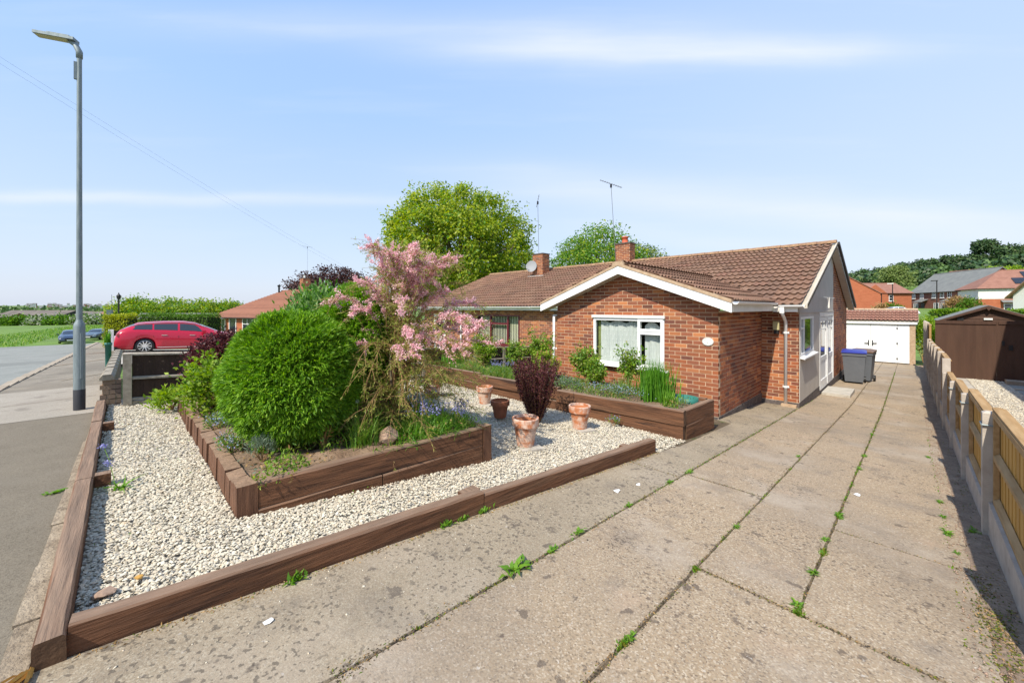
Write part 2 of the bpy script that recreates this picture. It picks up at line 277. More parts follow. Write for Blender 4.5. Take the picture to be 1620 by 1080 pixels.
# foliage
M['thuja'] = leafmat('thuja_leaf', [(.05, .135, .010), (.11, .25, .014), (.19, .37, .022), (.30, .47, .045)], .36)
M['shrub'] = leafmat('shrub_leaf', [(.06, .15, .03), (.12, .26, .05), (.19, .33, .09), (.28, .38, .16)], .35)
M['limeleaf'] = leafmat('lime_leaf', [(.13, .25, .015), (.23, .37, .025), (.31, .41, .04), (.14, .26, .025)], .4)
M['treeleaf'] = leafmat('tree_leaf', [(.12, .18, .012), (.22, .29, .016), (.32, .39, .022), (.42, .46, .04)], .48)
M['treeleaf2'] = leafmat('tree_leaf_fresh', [(.06, .17, .018), (.12, .25, .025), (.18, .33, .04)], .45)
M['purpleleaf'] = leafmat('purple_leaf', [(.035, .010, .014), (.075, .018, .024), (.12, .032, .036), (.19, .07, .06)], .25)
M['copper'] = leafmat('copper_leaf', [(.025, .009, .010), (.05, .018, .016), (.09, .035, .025)], .2)
M['roseleaf'] = leafmat('rose_leaf', [(.06, .16, .02), (.11, .24, .025), (.20, .31, .05), (.26, .27, .07), (.09, .20, .025)], .35)
M['grassleaf'] = leafmat('grass_blade', [(.06, .16, .02), (.12, .26, .03), (.19, .32, .04), (.30, .34, .10)], .4)
M['weedleaf'] = leafmat('weed_leaf', [(.09, .22, .02), (.15, .31, .03), (.20, .34, .03)], .4)
M['moss'] = leafmat('moss', [(.12, .13, .012), (.20, .20, .02), (.10, .16, .02), (.05, .035, .015)], .2)
M['pink'] = leafmat('pink_blossom', [(.60, .27, .33), (.80, .47, .52), (.90, .66, .68), (.84, .54, .57)], .3)
M['needle'] = leafmat('feathery_leaf', [(.17, .26, .03), (.28, .36, .05), (.38, .34, .10), (.22, .34, .05), (.40, .25, .13)], .35)
M['bluebell'] = leafmat('bluebell_petal', [(.20, .22, .50), (.32, .32, .62), (.45, .42, .72)], .3)
M['forget'] = leafmat('forget_me_not', [(.30, .40, .70), (.45, .52, .80), (.6, .62, .8)], .3)
M['whitepetal'] = leafmat('white_petal', [(.75, .76, .72), (.85, .85, .82)], .2)
M['silver'] = leafmat('silver_leaf', [(.14, .20, .14), (.22, .28, .20), (.10, .17, .10)], .3)
M['iris'] = leafmat('sword_leaf', [(.06, .18, .015), (.10, .26, .02), (.15, .33, .03)], .4)
M['yellowhedge'] = leafmat('privet_gold', [(.32, .36, .015), (.42, .45, .03), (.22, .28, .02)], .3)
M['hedge'] = leafmat('hedge_leaf', [(.05, .12, .01), (.10, .20, .02), (.15, .26, .03)], .3)
M['pine'] = leafmat('pine_needles', [(.02, .05, .018), (.035, .08, .026), (.055, .11, .035), (.08, .10, .05)], .15)
M['fartree'] = leafmat('far_leaf', [(.05, .10, .03), (.09, .16, .045), (.13, .21, .06)], .2)
M['paletree'] = leafmat('pale_leaf', [(.16, .22, .05), (.24, .30, .10), (.11, .17, .04)], .3)
M['dry'] = leafmat('dry_leaf', [(.25, .14, .05), (.4, .26, .1), (.3, .2, .1)], .2)
M['litterdark'] = leafmat('dark_litter', [(.05, .035, .025), (.10, .075, .05), (.16, .12, .085)], .1)
M['mayblossom'] = leafmat('may_blossom', [(.45, .46, .34), (.6, .6, .5), (.12, .2, .05)], .2)

# ------------------------------------------------------------------ mesh helpers
class MB:
    def __init__(s): s.v = []; s.f = []; s.m = []
    def add(s, vs, fs, m=0):
        b = len(s.v); s.v += [tuple(p) for p in vs]; s.f += [tuple(b + i for i in q) for q in fs]; s.m += [m] * len(fs); return s
    def box(s, x0, x1, y0, y1, z0, z1, m=0):
        return s.add([(x, y, z) for x in (x0, x1) for y in (y0, y1) for z in (z0, z1)], [(0, 1, 3, 2), (4, 6, 7, 5), (0, 4, 5, 1), (2, 3, 7, 6), (0, 2, 6, 4), (1, 5, 7, 3)], m)
    def obox(s, c, ax, ay, az, m=0):
        c = Vector(c); ax = Vector(ax); ay = Vector(ay); az = Vector(az)
        return s.add([c + i * ax + j * ay + k * az for i in (-1, 1) for j in (-1, 1) for k in (-1, 1)], [(0, 1, 3, 2), (4, 6, 7, 5), (0, 4, 5, 1), (2, 3, 7, 6), (0, 2, 6, 4), (1, 5, 7, 3)], m)
    def prism(s, poly, ext, m=0):
        n = len(poly); a = [Vector(p) for p in poly]; e = Vector(ext)
        return s.add(a + [p + e for p in a], [tuple(range(n))[::-1], tuple(range(n, 2 * n))] + [(i, (i + 1) % n, n + (i + 1) % n, n + i) for i in range(n)], m)
    def tube(s, pts, rad, n=6, m=0, cap=True):
        pts = [Vector(p) for p in pts]; k = len(pts)
        if not isinstance(rad, (list, tuple)): rad = [rad] * k
        rings = []
        for i, p in enumerate(pts):
            t = (pts[min(i + 1, k - 1)] - pts[max(i - 1, 0)]).normalized()
            u = t.orthogonal().normalized() if i == 0 else (pu - t * pu.dot(t)).normalized()
            pu = u; v = t.cross(u)
            rings.append([p + rad[i] * (math.cos(2 * PI * j / n) * u + math.sin(2 * PI * j / n) * v) for j in range(n)])
        vs = [q for r in rings for q in r]
        fs = [(i * n + j, i * n + (j + 1) % n, (i + 1) * n + (j + 1) % n, (i + 1) * n + j) for i in range(k - 1) for j in range(n)]
        if cap: fs += [tuple(range(n))[::-1], tuple((k - 1) * n + j for j in range(n))]
        return s.add(vs, fs, m)
    def lathe(s, prof, c=(0, 0, 0), n=20, m=0, sx=1, sy=1):
        vs = []; k = len(prof)
        for r, z in prof:
            for j in range(n):
                a = 2 * PI * j / n; vs.append((c[0] + r * sx * math.cos(a), c[1] + r * sy * math.sin(a), c[2] + z))
        fs = [(i * n + j, i * n + (j + 1) % n, (i + 1) * n + (j + 1) % n, (i + 1) * n + j) for i in range(k - 1) for j in range(n)]
        return s.add(vs, fs, m)
    def mesh(s, name, mats, smooth=False, off=(0, 0, 0)):
        me = bpy.data.meshes.new(name); o = Vector(off)
        me.from_pydata([(p[0] - o[0], p[1] - o[1], p[2] - o[2]) for p in s.v], [], s.f)
        for m in (mats if isinstance(mats, (list, tuple)) else [mats]): me.materials.append(M[m] if isinstance(m, str) else m)
        if len(me.materials) > 1:
            me.polygons.foreach_set('material_index', s.m)
        if smooth: me.polygons.foreach_set('use_smooth', [True] * len(me.polygons))
        me.update(); return me
    def build(s, name, mats, parent=None, smooth=False, label=None, weld=False):
        off = parent_off(parent)
        me = s.mesh(name, mats, smooth, off)
        o = bpy.data.objects.new(name, me); C.objects.link(o)
        if parent is not None: o.parent = parent
        if label: o['label'] = label
        return o
def parent_off(p):
    o = Vector((0, 0, 0))
    while p is not None: o += p.location; p = p.parent
    return o
def thing(name, label, cat, loc=(0, 0, 0), group=None, kind=None, rotz=0):
    o = bpy.data.objects.new(name, None); C.objects.link(o); o.location = loc; o.rotation_euler = (0, 0, rotz)
    o.empty_display_size = .1
    if label: o['label'] = label
    if cat: o['category'] = cat
    if group: o['group'] = group
    if kind: o['kind'] = kind
    return o
def tag(o, label, cat, group=None, kind=None):
    if label: o['label'] = label
    if cat: o['category'] = cat
    if group: o['group'] = group
    if kind: o['kind'] = kind
    return o
def npmesh(name, V, F, mats, mi=None, smooth=False):
    """V (n,3), F (m,k) all faces with k corners"""
    me = bpy.data.meshes.new(name); k = F.shape[1]
    me.vertices.add(len(V)); me.vertices.foreach_set('co', V.astype(np.float32).ravel())
    me.loops.add(F.size); me.loops.foreach_set('vertex_index', F.astype(np.int32).ravel())
    me.polygons.add(len(F)); me.polygons.foreach_set('loop_start', np.arange(0, F.size, k, dtype=np.int32)); me.polygons.foreach_set('loop_total', np.full(len(F), k, dtype=np.int32))
    for m in (mats if isinstance(mats, (list, tuple)) else [mats]): me.materials.append(M[m])
    if mi is not None: me.polygons.foreach_set('material_index', mi.astype(np.int32))
    if smooth: me.polygons.foreach_set('use_smooth', np.ones(len(F), dtype=bool))
    me.update(calc_edges=True); me.validate(); return me
def npobj(name, V, F, mats, parent=None, mi=None, smooth=False):
    off = np.array(parent_off(parent)); me = npmesh(name, V - off, F, mats, mi, smooth)
    o = bpy.data.objects.new(name, me); C.objects.link(o)
    if parent is not None: o.parent = parent
    return o
def unit(a): return a / np.maximum(np.linalg.norm(a, axis=-1, keepdims=True), 1e-9)
def leafquads(P, D, L, W, N=None, bend=.15):
    """rhombic leaves: base P, direction D, length L, width W"""
    n = len(P); D = unit(D)
    if N is None: N = unit(rng.normal(size=(n, 3)))
    S = unit(np.cross(D, N)); N = np.cross(S, D)
    L = np.broadcast_to(np.asarray(L, float).reshape(-1, 1), (n, 1)); W = np.broadcast_to(np.asarray(W, float).reshape(-1, 1), (n, 1))
    mid = P + D * L * .5 + N * L * bend
    V = np.stack([P, mid + S * W * .5, P + D * L, mid - S * W * .5], 1).reshape(-1, 3)
    F = np.arange(n * 4).reshape(n, 4)
    return V, F
def merge(parts):
    Vs, Fs, Ms, b = [], [], [], 0
    for V, F, m in parts:
        Vs.append(V); Fs.append(F + b); Ms.append(np.full(len(F), m)); b += len(V)
    return np.concatenate(Vs), np.concatenate(Fs), np.concatenate(Ms)
def blades(P, h, spread, wid, n=None, lean=None, seg=3):
    """curved grass blades rising from P (n,3)"""
    n = len(P); a = rng.uniform(0, 2 * PI, n); out = np.stack([np.cos(a), np.sin(a), np.zeros(n)], 1)
    if lean is not None: out = unit(out + lean)
    h = h * rng.uniform(.6, 1.15, n)[:, None]; sp = spread * rng.uniform(.2, 1.1, n)[:, None]
    S = np.stack([-np.sin(a), np.cos(a), np.zeros(n)], 1)
    t = np.linspace(0, 1, seg + 1); Vs = []
    for k, tt in enumerate(t):
        c = P + out * sp * tt ** 2 + np.array([0, 0, 1]) * h * (tt - .35 * tt ** 2 * np.minimum(1.6, sp / h))
        ww = wid * (1 - tt ** 1.6) * .5 + .0004
        Vs += [c - S * ww, c + S * ww]
    V = np.stack(Vs, 1).reshape(-1, 3); k = 2 * (seg + 1); base = (np.arange(n) * k)[:, None]
    F = np.concatenate([base + np.array([[2 * i, 2 * i + 1, 2 * i + 3, 2 * i + 2]]) for i in range(seg)])
    return V, F
def gnoise(P, s, seed=0):
    """cheap smooth pseudo noise in [-1,1] for shaping"""
    r = np.random.default_rng(seed); out = np.zeros(len(P))
    for i in range(6):
        k = r.normal(size=3) * s * (1 + i * .35); out += np.sin(P @ k + r.uniform(0, 6.3)) / (1 + i * .3)
    return out / 3
def Gv(x, y): return np.array([G(a, b) for a, b in zip(x, y)])

# ------------------------------------------------------------------ the setting: ground, road, footway, drive
def sheet(name, x0, x1, y0, y1, dx, dz, m, parent=None, kind='structure', poly=None):
    nx = max(1, int(abs(x1 - x0) / dx)); ny = max(1, int(abs(y1 - y0) / dx))
    X = np.linspace(x0, x1, nx + 1); Y = np.linspace(y0, y1, ny + 1)
    V = np.array([(x, y, G(x, y) + dz) for x in X for y in Y])
    F = np.array([(i * (ny + 1) + j, (i + 1) * (ny + 1) + j, (i + 1) * (ny + 1) + j + 1, i * (ny + 1) + j + 1) for i in range(nx) for j in range(ny)])
    o = npobj(name, V, F, [m], parent)
    if kind and parent is None: o['kind'] = kind
    return o
def axis(lims):
    out = []
    for a, b, st in lims: out += list(np.arange(a, b, st))
    return np.array(out + [lims[-1][1]])
gx = axis([(-6000, -1500, 500), (-1500, -400, 100), (-400, -100, 20), (-100, -20, 3), (-20, 6, .5), (6, 60, 3), (60, 400, 30), (400, 2000, 200)])
gy = axis([(-1600, -300, 100), (-300, -60, 20), (-60, -6, 3), (-6, 30, .5), (30, 150, 4), (150, 500, 20), (500, 3500, 300)])
GV = np.array([(x, y, G(x, y) - .10) for x in gx for y in gy])
far = np.clip((-GV[:, 0] - 2200) / 1500, 0, 1)
GV[:, 2] += far * (16 + 10 * gnoise(GV * .001, 3, 4)) + np.clip((-GV[:, 0] - 300) / 900, 0, 1) * 2 * gnoise(GV * .004, 3, 2)
ny_ = len(gy)
GF = np.array([(i * ny_ + j, (i + 1) * ny_ + j, (i + 1) * ny_ + j + 1, i * ny_ + j + 1) for i in range(len(gx) - 1) for j in range(ny_ - 1)])
tag(npobj('ground', GV, GF, ['ground'], smooth=False), None, None, kind='structure')

# carriageway and footway
sheet('road', -42, 14, -8.5, -2.02, 1.0, -.035, 'road')
fw = sheet('footway', -40, 14, -1.86, -.39, .7, 0.0, 'asphalt2')
sheet('footway_patch', -8.15, 14, -1.852, -.40, .7, .005, 'asphalt')
sheet('footway_concrete', -11.6, -8.17, -1.852, -.41, .5, .005, 'footconcrete')
sheet('apron', -26.6, -17.2, -.47, 12, .8, .0, 'paleconcrete')
kb = thing('kerb', None, None, (0, 0, 0), kind='structure')
x = -1.0; km = None
while x > -39:
    z = G(x, -1.9)
    b = MB().box(x - .905, x, -2.015, -1.865, z - .12, z + .012); b.build('kerb_stone', 'kerb', kb)
    x -= .915
# pale concrete haunch beside the footway timbers
hb = MB()
x = 0.6
while x > -8.3:
    z = G(x, -.4); hb.box(x - .58, x, -.405 - random.uniform(0, .02), -.318 - .02 * (-x - 2.5) / 6 * (x < -2.5), z - .05, z + random.uniform(.012, .022)); x -= .585
hb.build('timber_haunch', 'haunch')['kind'] = 'structure'
# pale lines across the old footway (patched trenches)
for (xa, ya, xb, yb, ww) in [(-18.2, -1.8, -20.4, -.6, .16), (-13.2, -1.2, -14.2, -.6, .05), (-24.0, -1.8, -25.2, -.6, .14), (-9.6, -1.8, -9.9, -.5, .02)]:
    d = Vector((xb - xa, yb - ya, 0)); nrm = Vector((-d.y, d.x, 0)).normalized() * ww
    b = MB(); pts = []
    for k in range(7):
        p = Vector((xa, ya, 0)) + d * k / 6
        for sgn in (-1, 1):
            q = p + nrm * sgn * .5 * random.uniform(.8, 1.2); pts.append((q.x, q.y, G(q.x, q.y) + .009))
    b.add(pts, [(2 * k, 2 * k + 1, 2 * k + 3, 2 * k + 2) for k in range(6)]); b.build('footway_trench_patch', 'haunch')['kind'] = 'structure'

# drive: concrete slabs, each one a piece, over a bed of soil that shows in the joints
drv = thing('driveway', None, None, (0, 0, 0), kind='structure')
o = sheet('joint_bed', -2.62, .5, -.47, 27, .4, -.009, 'joint', drv)
def edge_x(y): return -2.53 + .06 * (y + .2)
cols = [(None, -1.696, 'concrete_dark'), (-1.690, -.971, 'concrete'), (-.965, -.435, 'concrete'), (-.429, .30, 'concrete')]
breaks = [[-.45, 4.1, 9.4, 20.2, 27.0], [-.45, 4.25, 8.3, 14.0, 20.8, 27.0],
          [-.45, 2.62, 8.0, 13.5, 20.1, 27.0], [2.62, 4.0, 9.5, 15.6, 22, 27.0]]
for ci, ((xa, xb, mm), br) in enumerate(zip(cols, breaks)):
    for k in range(len(br) - 1):
        ya, yb = br[k] + .006, br[k + 1] - .006
        xb_ = .30 if ci == 2 and k == 0 else xb
        n = max(2, int((yb - ya) / (.08 if ya < 6 else .3))); vs = []; tilt = random.uniform(-.003, .003); up = random.uniform(-.003, .004)
        for i in range(n + 1):
            y = ya + (yb - ya) * i / n
            x0 = (edge_x(y) if y < 5.2 else (-2.16 if y < 7.4 else (-2.42 if y < 10.45 else (-1.72 if y < 19.5 else -2.6)))) if xa is None else xa
            if xa is None and y > 10.45: x0 = min(x0, -1.70 - .01) if y < 19.5 else x0
            j0, j1 = random.uniform(-.003, .004), random.uniform(-.004, .003)
            for (xx, dz_) in ((x0 + j0, -.02), (x0 + j0 + .006, .0), (xb_ + j1 - .006, 0.0), (xb_ + j1, -.02)):
                vs.append((xx, y, G(xx, y) + dz_ + up + tilt * (xx + 1)))
        fs = [(4 * i + j, 4 * i + j + 1, 4 * i + j + 5, 4 * i + j + 4) for i in range(n) for j in range(3)]
        b = MB().add([(p[0], p[1], p[2] - .03) if False else p for p in vs], fs); b.add([(vs[i][0], vs[i][1], vs[i][2] - .02) for i in range(4)] + vs[:4], [(0, 1, 5, 4), (1, 2, 6, 5), (2, 3, 7, 6)])
        if xa is None and ya > 10.4 and yb < 19.6: continue
        b.build('slab', mm if not (ci == 1 and k in (7,)) else 'concrete', drv)
# dirt and broken edge along the fence
V = []; n = 170
for i in range(n + 1):
    y = -.45 + 27.4 * i / n
    for j, t in enumerate(np.linspace(0, 1, 6)):
        x = .295 + t * .19 + (random.uniform(-.05, .01) if j == 0 else 0); V.append((x, y, G(.3, y) + (-.004 if j == 0 else .004 + .014 * random.random())))
F = [(i * 6 + j, i * 6 + j + 1, (i + 1) * 6 + j + 1, (i + 1) * 6 + j) for i in range(n) for j in range(5)]
tag(npobj('dirt_strip', np.array(V), np.array(F), ['dirt']), None, None, kind='stuff')
# grit, dead leaves and moss in that strip and in the joints
def scatter_stones(name, P, smin, smax, m, flat=.6, kind='stuff', parent=None, bedded=False):
    n = len(P); r = rng.uniform(smin, smax, n)
    base = np.array([(1, 0, 0), (0, 1, 0), (-1, 0, 0), (0, -1, 0), (0, 0, .7), (0, 0, -.7)], float)
    J = base[None] * rng.uniform(.55, 1.15, (n, 6, 3)) + rng.normal(0, .12, (n, 6, 3)); J[:, :, 2] *= flat
    a = rng.uniform(0, 2 * PI, n); b = rng.normal(0, .45, n); ca, sa, cb, sb = np.cos(a), np.sin(a), np.cos(b), np.sin(b)
    R = np.zeros((n, 3, 3)); R[:, 0, 0] = ca; R[:, 0, 1] = -sa * cb; R[:, 0, 2] = sa * sb; R[:, 1, 0] = sa; R[:, 1, 1] = ca * cb; R[:, 1, 2] = -ca * sb; R[:, 2, 1] = sb; R[:, 2, 2] = cb
    V = np.einsum('nij,nkj->nki', R, J) * r[:, None, None] + P[:, None]
    f = np.array([(0, 1, 4), (1, 2, 4), (2, 3, 4), (3, 0, 4), (1, 0, 5), (2, 1, 5), (3, 2, 5), (0, 3, 5)])
    if bedded: V = V[:, :5]; f = f[:4]   # stones pressed into the bed: the underside is buried
    F = (np.arange(n) * V.shape[1])[:, None, None] + f[None]
    return tag(npobj(name, V.reshape(-1, 3), F.reshape(-1, 3), [m], parent), None, None, kind=kind)
n = 2600; y = rng.uniform(-.3, 14, n); y = y ** 1.25 / 14 ** .25; x = .2 + np.abs(rng.normal(.12, .09, n)); x = np.minimum(x, .42)
scatter_stones('grit', np.stack([x, y, Gv(x, y) + .008], 1), .004, .011, 'rock')
def leaf_scatter(name, P, L, W, mats, kind='stuff', parent=None, up=.4, share=None):
    D = rng.normal(size=(len(P), 3)); D[:, 2] = np.abs(D[:, 2]) * up
    V, F = leafquads(P, D, rng.uniform(.6, 1.3, len(P)) * L, W); mi = rng.choice(len(mats), len(P), p=share)
    return tag(npobj(name, V, F, mats, parent, mi), None, None, kind=kind)
n = 1500; y = np.concatenate([rng.normal(3.3, .35, 900), rng.uniform(0, 9, 600)]); x = np.concatenate([.33 + rng.normal(0, .045, 900), .40 + rng.normal(0, .04, 600)])
leaf_scatter('fence_moss', np.stack([x, y, Gv(x, y) + .01], 1), .016, .008, ['moss', 'dry'], share=[.7, .3])
P = []
for (xx, ya, yb, k) in [(-1.69, 1.0, 12, 700), (-.967, .8, 2.6, 420), (-.967, 2.6, 6, 160), (-.43, 2.62, 4.4, 1000), (-.43, 4.4, 9, 500), (-.43, 9, 22, 700), (.2, 3, 9, 300)]:
    yy = rng.uniform(ya, yb, k); yy = ya + (yb - ya) * (.5 + .5 * np.clip(rng.choice(np.linspace(-1, 1, max(3, int((yb - ya) * 2.2))), k) + rng.normal(0, .035, k), -1, 1)) if True else ya + (yb - ya) * (np.sort(rng.uniform(0, 1, k)) if False else (.5 + .5 * np.sin(yy * 5.1 + xx * 7) * rng.uniform(0, 1, k)) * .5 + .5 * rng.uniform(0, 1, k))
    P.append(np.stack([xx + rng.normal(0, .008, k), yy, Gv(np.full(k, xx), yy) - .006], 1))
P = np.concatenate(P)
leaf_scatter('joint_moss', P, .022, .010, ['moss', 'weedleaf'], share=[.45, .55], up=1.3)
P = []
for (xx, ya, yb, k) in [(-1.693, .6, 16, 2600), (-.968, .6, 16, 2200), (-.432, 2.62, 20, 2200)]:
    yy = ya + (yb - ya) * rng.uniform(0, 1, k) ** 1.5; wv = .012 + .03 * np.clip(np.sin(yy * 3.1 + xx * 9) * np.sin(yy * 7.3), 0, 1); P.append(np.stack([xx + rng.normal(0, 1, k) * wv, yy, Gv(np.full(k, xx), yy) + .002], 1))
for (y_, xa, xb, k) in [(2.62, -.96, .28, 500), (4.0, -.42, .28, 260), (4.25, -1.68, -.98, 260), (4.1, -2.3, -1.7, 160)]:
    x_ = rng.uniform(xa, xb, k); P.append(np.stack([x_, y_ + rng.normal(0, .012, k), Gv(x_, np.full(k, y_)) + .002], 1))
leaf_scatter('joint_litter', np.concatenate(P), .013, .007, ['dry', 'moss', 'litterdark'], share=[.25, .25, .5], up=.12)
# debris along the foot of the drive edging
k = 900; y = rng.uniform(-.2, 4.7, k); x = edge_x(y) + .012 + np.abs(rng.normal(0, .02, k)); leaf_scatter('edge_litter', np.stack([x, y, Gv(x, y) + .004], 1), .016, .007, ['dry', 'moss'], share=[.75, .25], up=.15)

# ------------------------------------------------------------------ timbers
def timber(name, parent, p0, p1, w_, h_, m='sleeperx', seg=10, jit=.004, ch=.012):
    """a sawn timber whose top centre line runs from p0 to p1; w_ across, h_ down; rounded, slightly wavy arrises and end faces"""
    p0 = Vector(p0); p1 = Vector(p1); d = (p1 - p0); L = d.length; d.normalize(); side = Vector((-d.y, d.x, 0)).normalized(); up = side.cross(d) * -1
    if up.z < 0: up = -up
    prof = [(-w_ / 2, -h_), (-w_ / 2, -ch), (-w_ / 2 + ch, 0), (w_ / 2 - ch, 0), (w_ / 2, -ch), (w_ / 2, -h_)]
    vs = []; drift = [random.uniform(-1, 1) for _ in range(4)]
    for i in range(seg + 1):
        t = i / seg; c = p0 + (p1 - p0) * t
        for k, (a, b) in enumerate(prof):
            wob = jit * (math.sin(t * 5 + drift[0] * 3 + k) + random.uniform(-.6, .6)) if 0 < k < 5 else 0
            vs.append(c + side * (a + wob * .7) + up * (b + wob * .8))
    n = len(prof); fs = [(i * n + j, i * n + (j + 1) % n, (i + 1) * n + (j + 1) % n, (i + 1) * n + j) for i in range(seg) for j in range(n)]
    m = ('sleeper_x' if abs(d.x) > abs(d.y) else 'sleeper_y') if m == 'sleeperx' else m
    b = MB().add(vs, fs); b.add([vs[j] for j in range(n)], [tuple(range(n))[::-1]], 1); b.add([vs[seg * n + j] for j in range(n)], [tuple(range(n))], 1)
    return b.build(name, [m, 'endgrain'], parent)
# edging along the footway
te = thing('timber_edging', 'weathered reddish timber edging laid between the footway and the gravel', 'edging', (-5.5, -.33, 0))
def fy(x): return -.262 + (x + 2.5) * .019
xs = [-2.51, -4.69, -6.98, -8.55]
for i in range(3):
    a, b_ = xs[i], xs[i + 1] + .006
    timber('sleeper', te, (a, fy(a), G(a, 0) + .132), (b_, fy(b_), G(b_, 0) + .128), .10, .17, 'sleeperx', 12)
for x in (-4.78, -6.86): MB().box(x - .045, x + .045, fy(x) + .056, fy(x) + .15, -.1, .10).build('stake', 'sleeperx', te)
# edging along the drive
td = thing('timber_edging', 'long low brown timber edging between the gravel garden and the concrete drive', 'edging', (-2.4, 2.2, -.12))
ys = [-.208, 2.03, 4.72]
for i in range(2):
    a, b_ = ys[i], ys[i + 1] - .006
    timber('sleeper', td, (edge_x(a) - .055, a, G(-2, a) + .135), (edge_x(b_) - .055, b_, G(-2, b_) + .155), .10, .2, 'sleeperx', 12)
MB().box(edge_x(2.0) - .2, edge_x(2.0) - .108, 1.9, 2.06, -.35, G(-2, 2.0) + .14).build('stake', 'sleeperx', td)
MB().box(edge_x(4.3) - .2, edge_x(4.3) - .108, 4.2, 4.3, -.5, G(-2, 4.25) + .13).build('stake', 'sleeperx', td)
# splintered offcut at the corner
b = MB()
for k in range(7):
    a = Vector((-2.50 + random.uniform(-.02, .03), -.33 + random.uniform(-.03, .02), .02)); e = a + Vector((random.uniform(.03, .08), random.uniform(-.05, .0), random.uniform(-.01, .03)))
    b.prism([a, a + Vector((0, .014, .004)), a + Vector((.004, .004, .014))], e - a)
tag(b.build('timber_splinters', 'board'), 'splintered yellow wood lying at the cut end of the footway edging', 'wood scrap')
# middle raised bed
rb = thing('raised_bed', 'raised bed of upright and stacked brown sleepers planted with conifer and pink tree', 'raised bed', (-5.4, 1.7, -.1))
TOPZ = .165
xk = -7.72; random.seed(11)
while xk < -3.66:
    wk = random.uniform(.20, .27); t = (xk + 7.7) / 4.24
    y0 = .44 + .10 * t; jt = random.uniform(-.012, .012)
    MB().add([(xk + .004, y0 + jt, -.12), (xk + wk - .004, y0 + jt, -.12), (xk + wk - .004, y0 + .12, -.12), (xk + .004, y0 + .12, -.12)] + [(xk + .01, y0 + jt + .008, TOPZ - .02 + random.uniform(-.012, .012)), (xk + wk - .01, y0 + jt + .008, TOPZ - .02 + random.uniform(-.012, .012)), (xk + wk - .008, y0 + .115, TOPZ - .015), (xk + .008, y0 + .115, TOPZ - .015)],
             [(0, 1, 5, 4), (1, 2, 6, 5), (2, 3, 7, 6), (3, 0, 4, 7), (4, 5, 6, 7)]).build('upright', 'sleeper', rb)
    xk += wk
MB().box(-3.62, -3.455, .53, .665, -.2, TOPZ + .008).build('corner_post', 'sleeper', rb)
timber('sleeper', rb, (-3.512, .672, TOPZ), (-3.335, 2.74, TOPZ + .02), .105, .19, 'sleeperx', 10)
timber('sleeper', rb, (-3.506, .672, TOPZ - .193), (-3.42, 1.62, TOPZ - .19), .105, .16, 'sleeperx', 5)
timber('sleeper', rb, (-3.415, 1.628, TOPZ - .19), (-3.335, 2.74, TOPZ - .173), .105, .2, 'sleeperx', 5)
MB().box(-3.385, -3.275, 2.75, 2.86, -.45, TOPZ + .026).build('corner_post', 'sleeper', rb)
timber('sleeper', rb, (-3.39, 2.81, TOPZ), (-5.6, 2.86, TOPZ - .02), .1, .4, 'sleeperx', 6)
timber('sleeper', rb, (-5.61, 2.86, TOPZ - .02), (-7.7, 2.9, TOPZ - .03), .1, .4, 'sleeperx', 6)
timber('sleeper', rb, (-7.70, .62, TOPZ - .03), (-7.70, 2.85, TOPZ - .03), .1, .4, 'sleeperx', 6)
random.seed(12)
def soilbed(name, poly_x, poly_y, z, m, res=.09, amp=.025, parent=None, slope=0):
    X = np.arange(poly_x[0], poly_x[1] + res, res); Y = np.arange(poly_y[0], poly_y[1] + res, res)
    V = np.array([(min(x, poly_x[1]), min(y, poly_y[1]), z + slope * (y - poly_y[0]) + amp * math.sin(x * 9 + y * 4) * math.sin(y * 11 - x * 3) + random.uniform(-amp, amp) * .6) for x in X for y in Y]); m_ = len(Y)
    F = np.array([(i * m_ + j, (i + 1) * m_ + j, (i + 1) * m_ + j + 1, i * m_ + j + 1) for i in range(len(X) - 1) for j in range(m_ - 1)])
    return npobj(name, V, F, [m], parent)
sb = soilbed('soil', (-7.66, -3.55), (.58, 2.80), .115, 'soil'); sb['kind'] = 'stuff'
for v in sb.data.vertices: v.co.x += (v.co.x + 7.66) / 4.1 * .075 * (v.co.y - .6)
# bed along the house and the side fence
hbd = thing('raised_bed', 'long raised bed of two stacked brown sleepers in front of the bungalow window', 'raised bed', (-5, 5.6, -.4))
HZ = .035
for (xa, xb, lv) in [(-2.235, -4.50, 0), (-4.508, -6.75, 0), (-6.758, -9.0, 0), (-2.235, -5.3, 1), (-5.308, -9.0, 1)]:
    z = HZ - lv * .215
    timber('sleeper', hbd, (xa - .012 * lv, 5.60 + .014 * lv, z), (xb, 5.545 + .014 * lv, z - (.03 if xb < -4 else 0)), .10, .212 if lv == 0 else .24, 'sleeperx', 10)
timber('sleeper', hbd, (-2.285, 5.66, HZ), (-2.235, 6.63, HZ), .10, .212, 'sleeperx', 5)
timber('sleeper', hbd, (-2.285, 5.66, HZ - .215), (-2.235, 6.63, HZ - .215), .10, .24, 'sleeperx', 5)
timber('sleeper', hbd, (-2.30, 6.63, HZ), (-6.0, 6.62, HZ), .10, .45, 'sleeperx', 5)
soilbed('soil', (-8.95, -2.33), (5.62, 6.58), -.02, 'soil', .12)['kind'] = 'stuff'

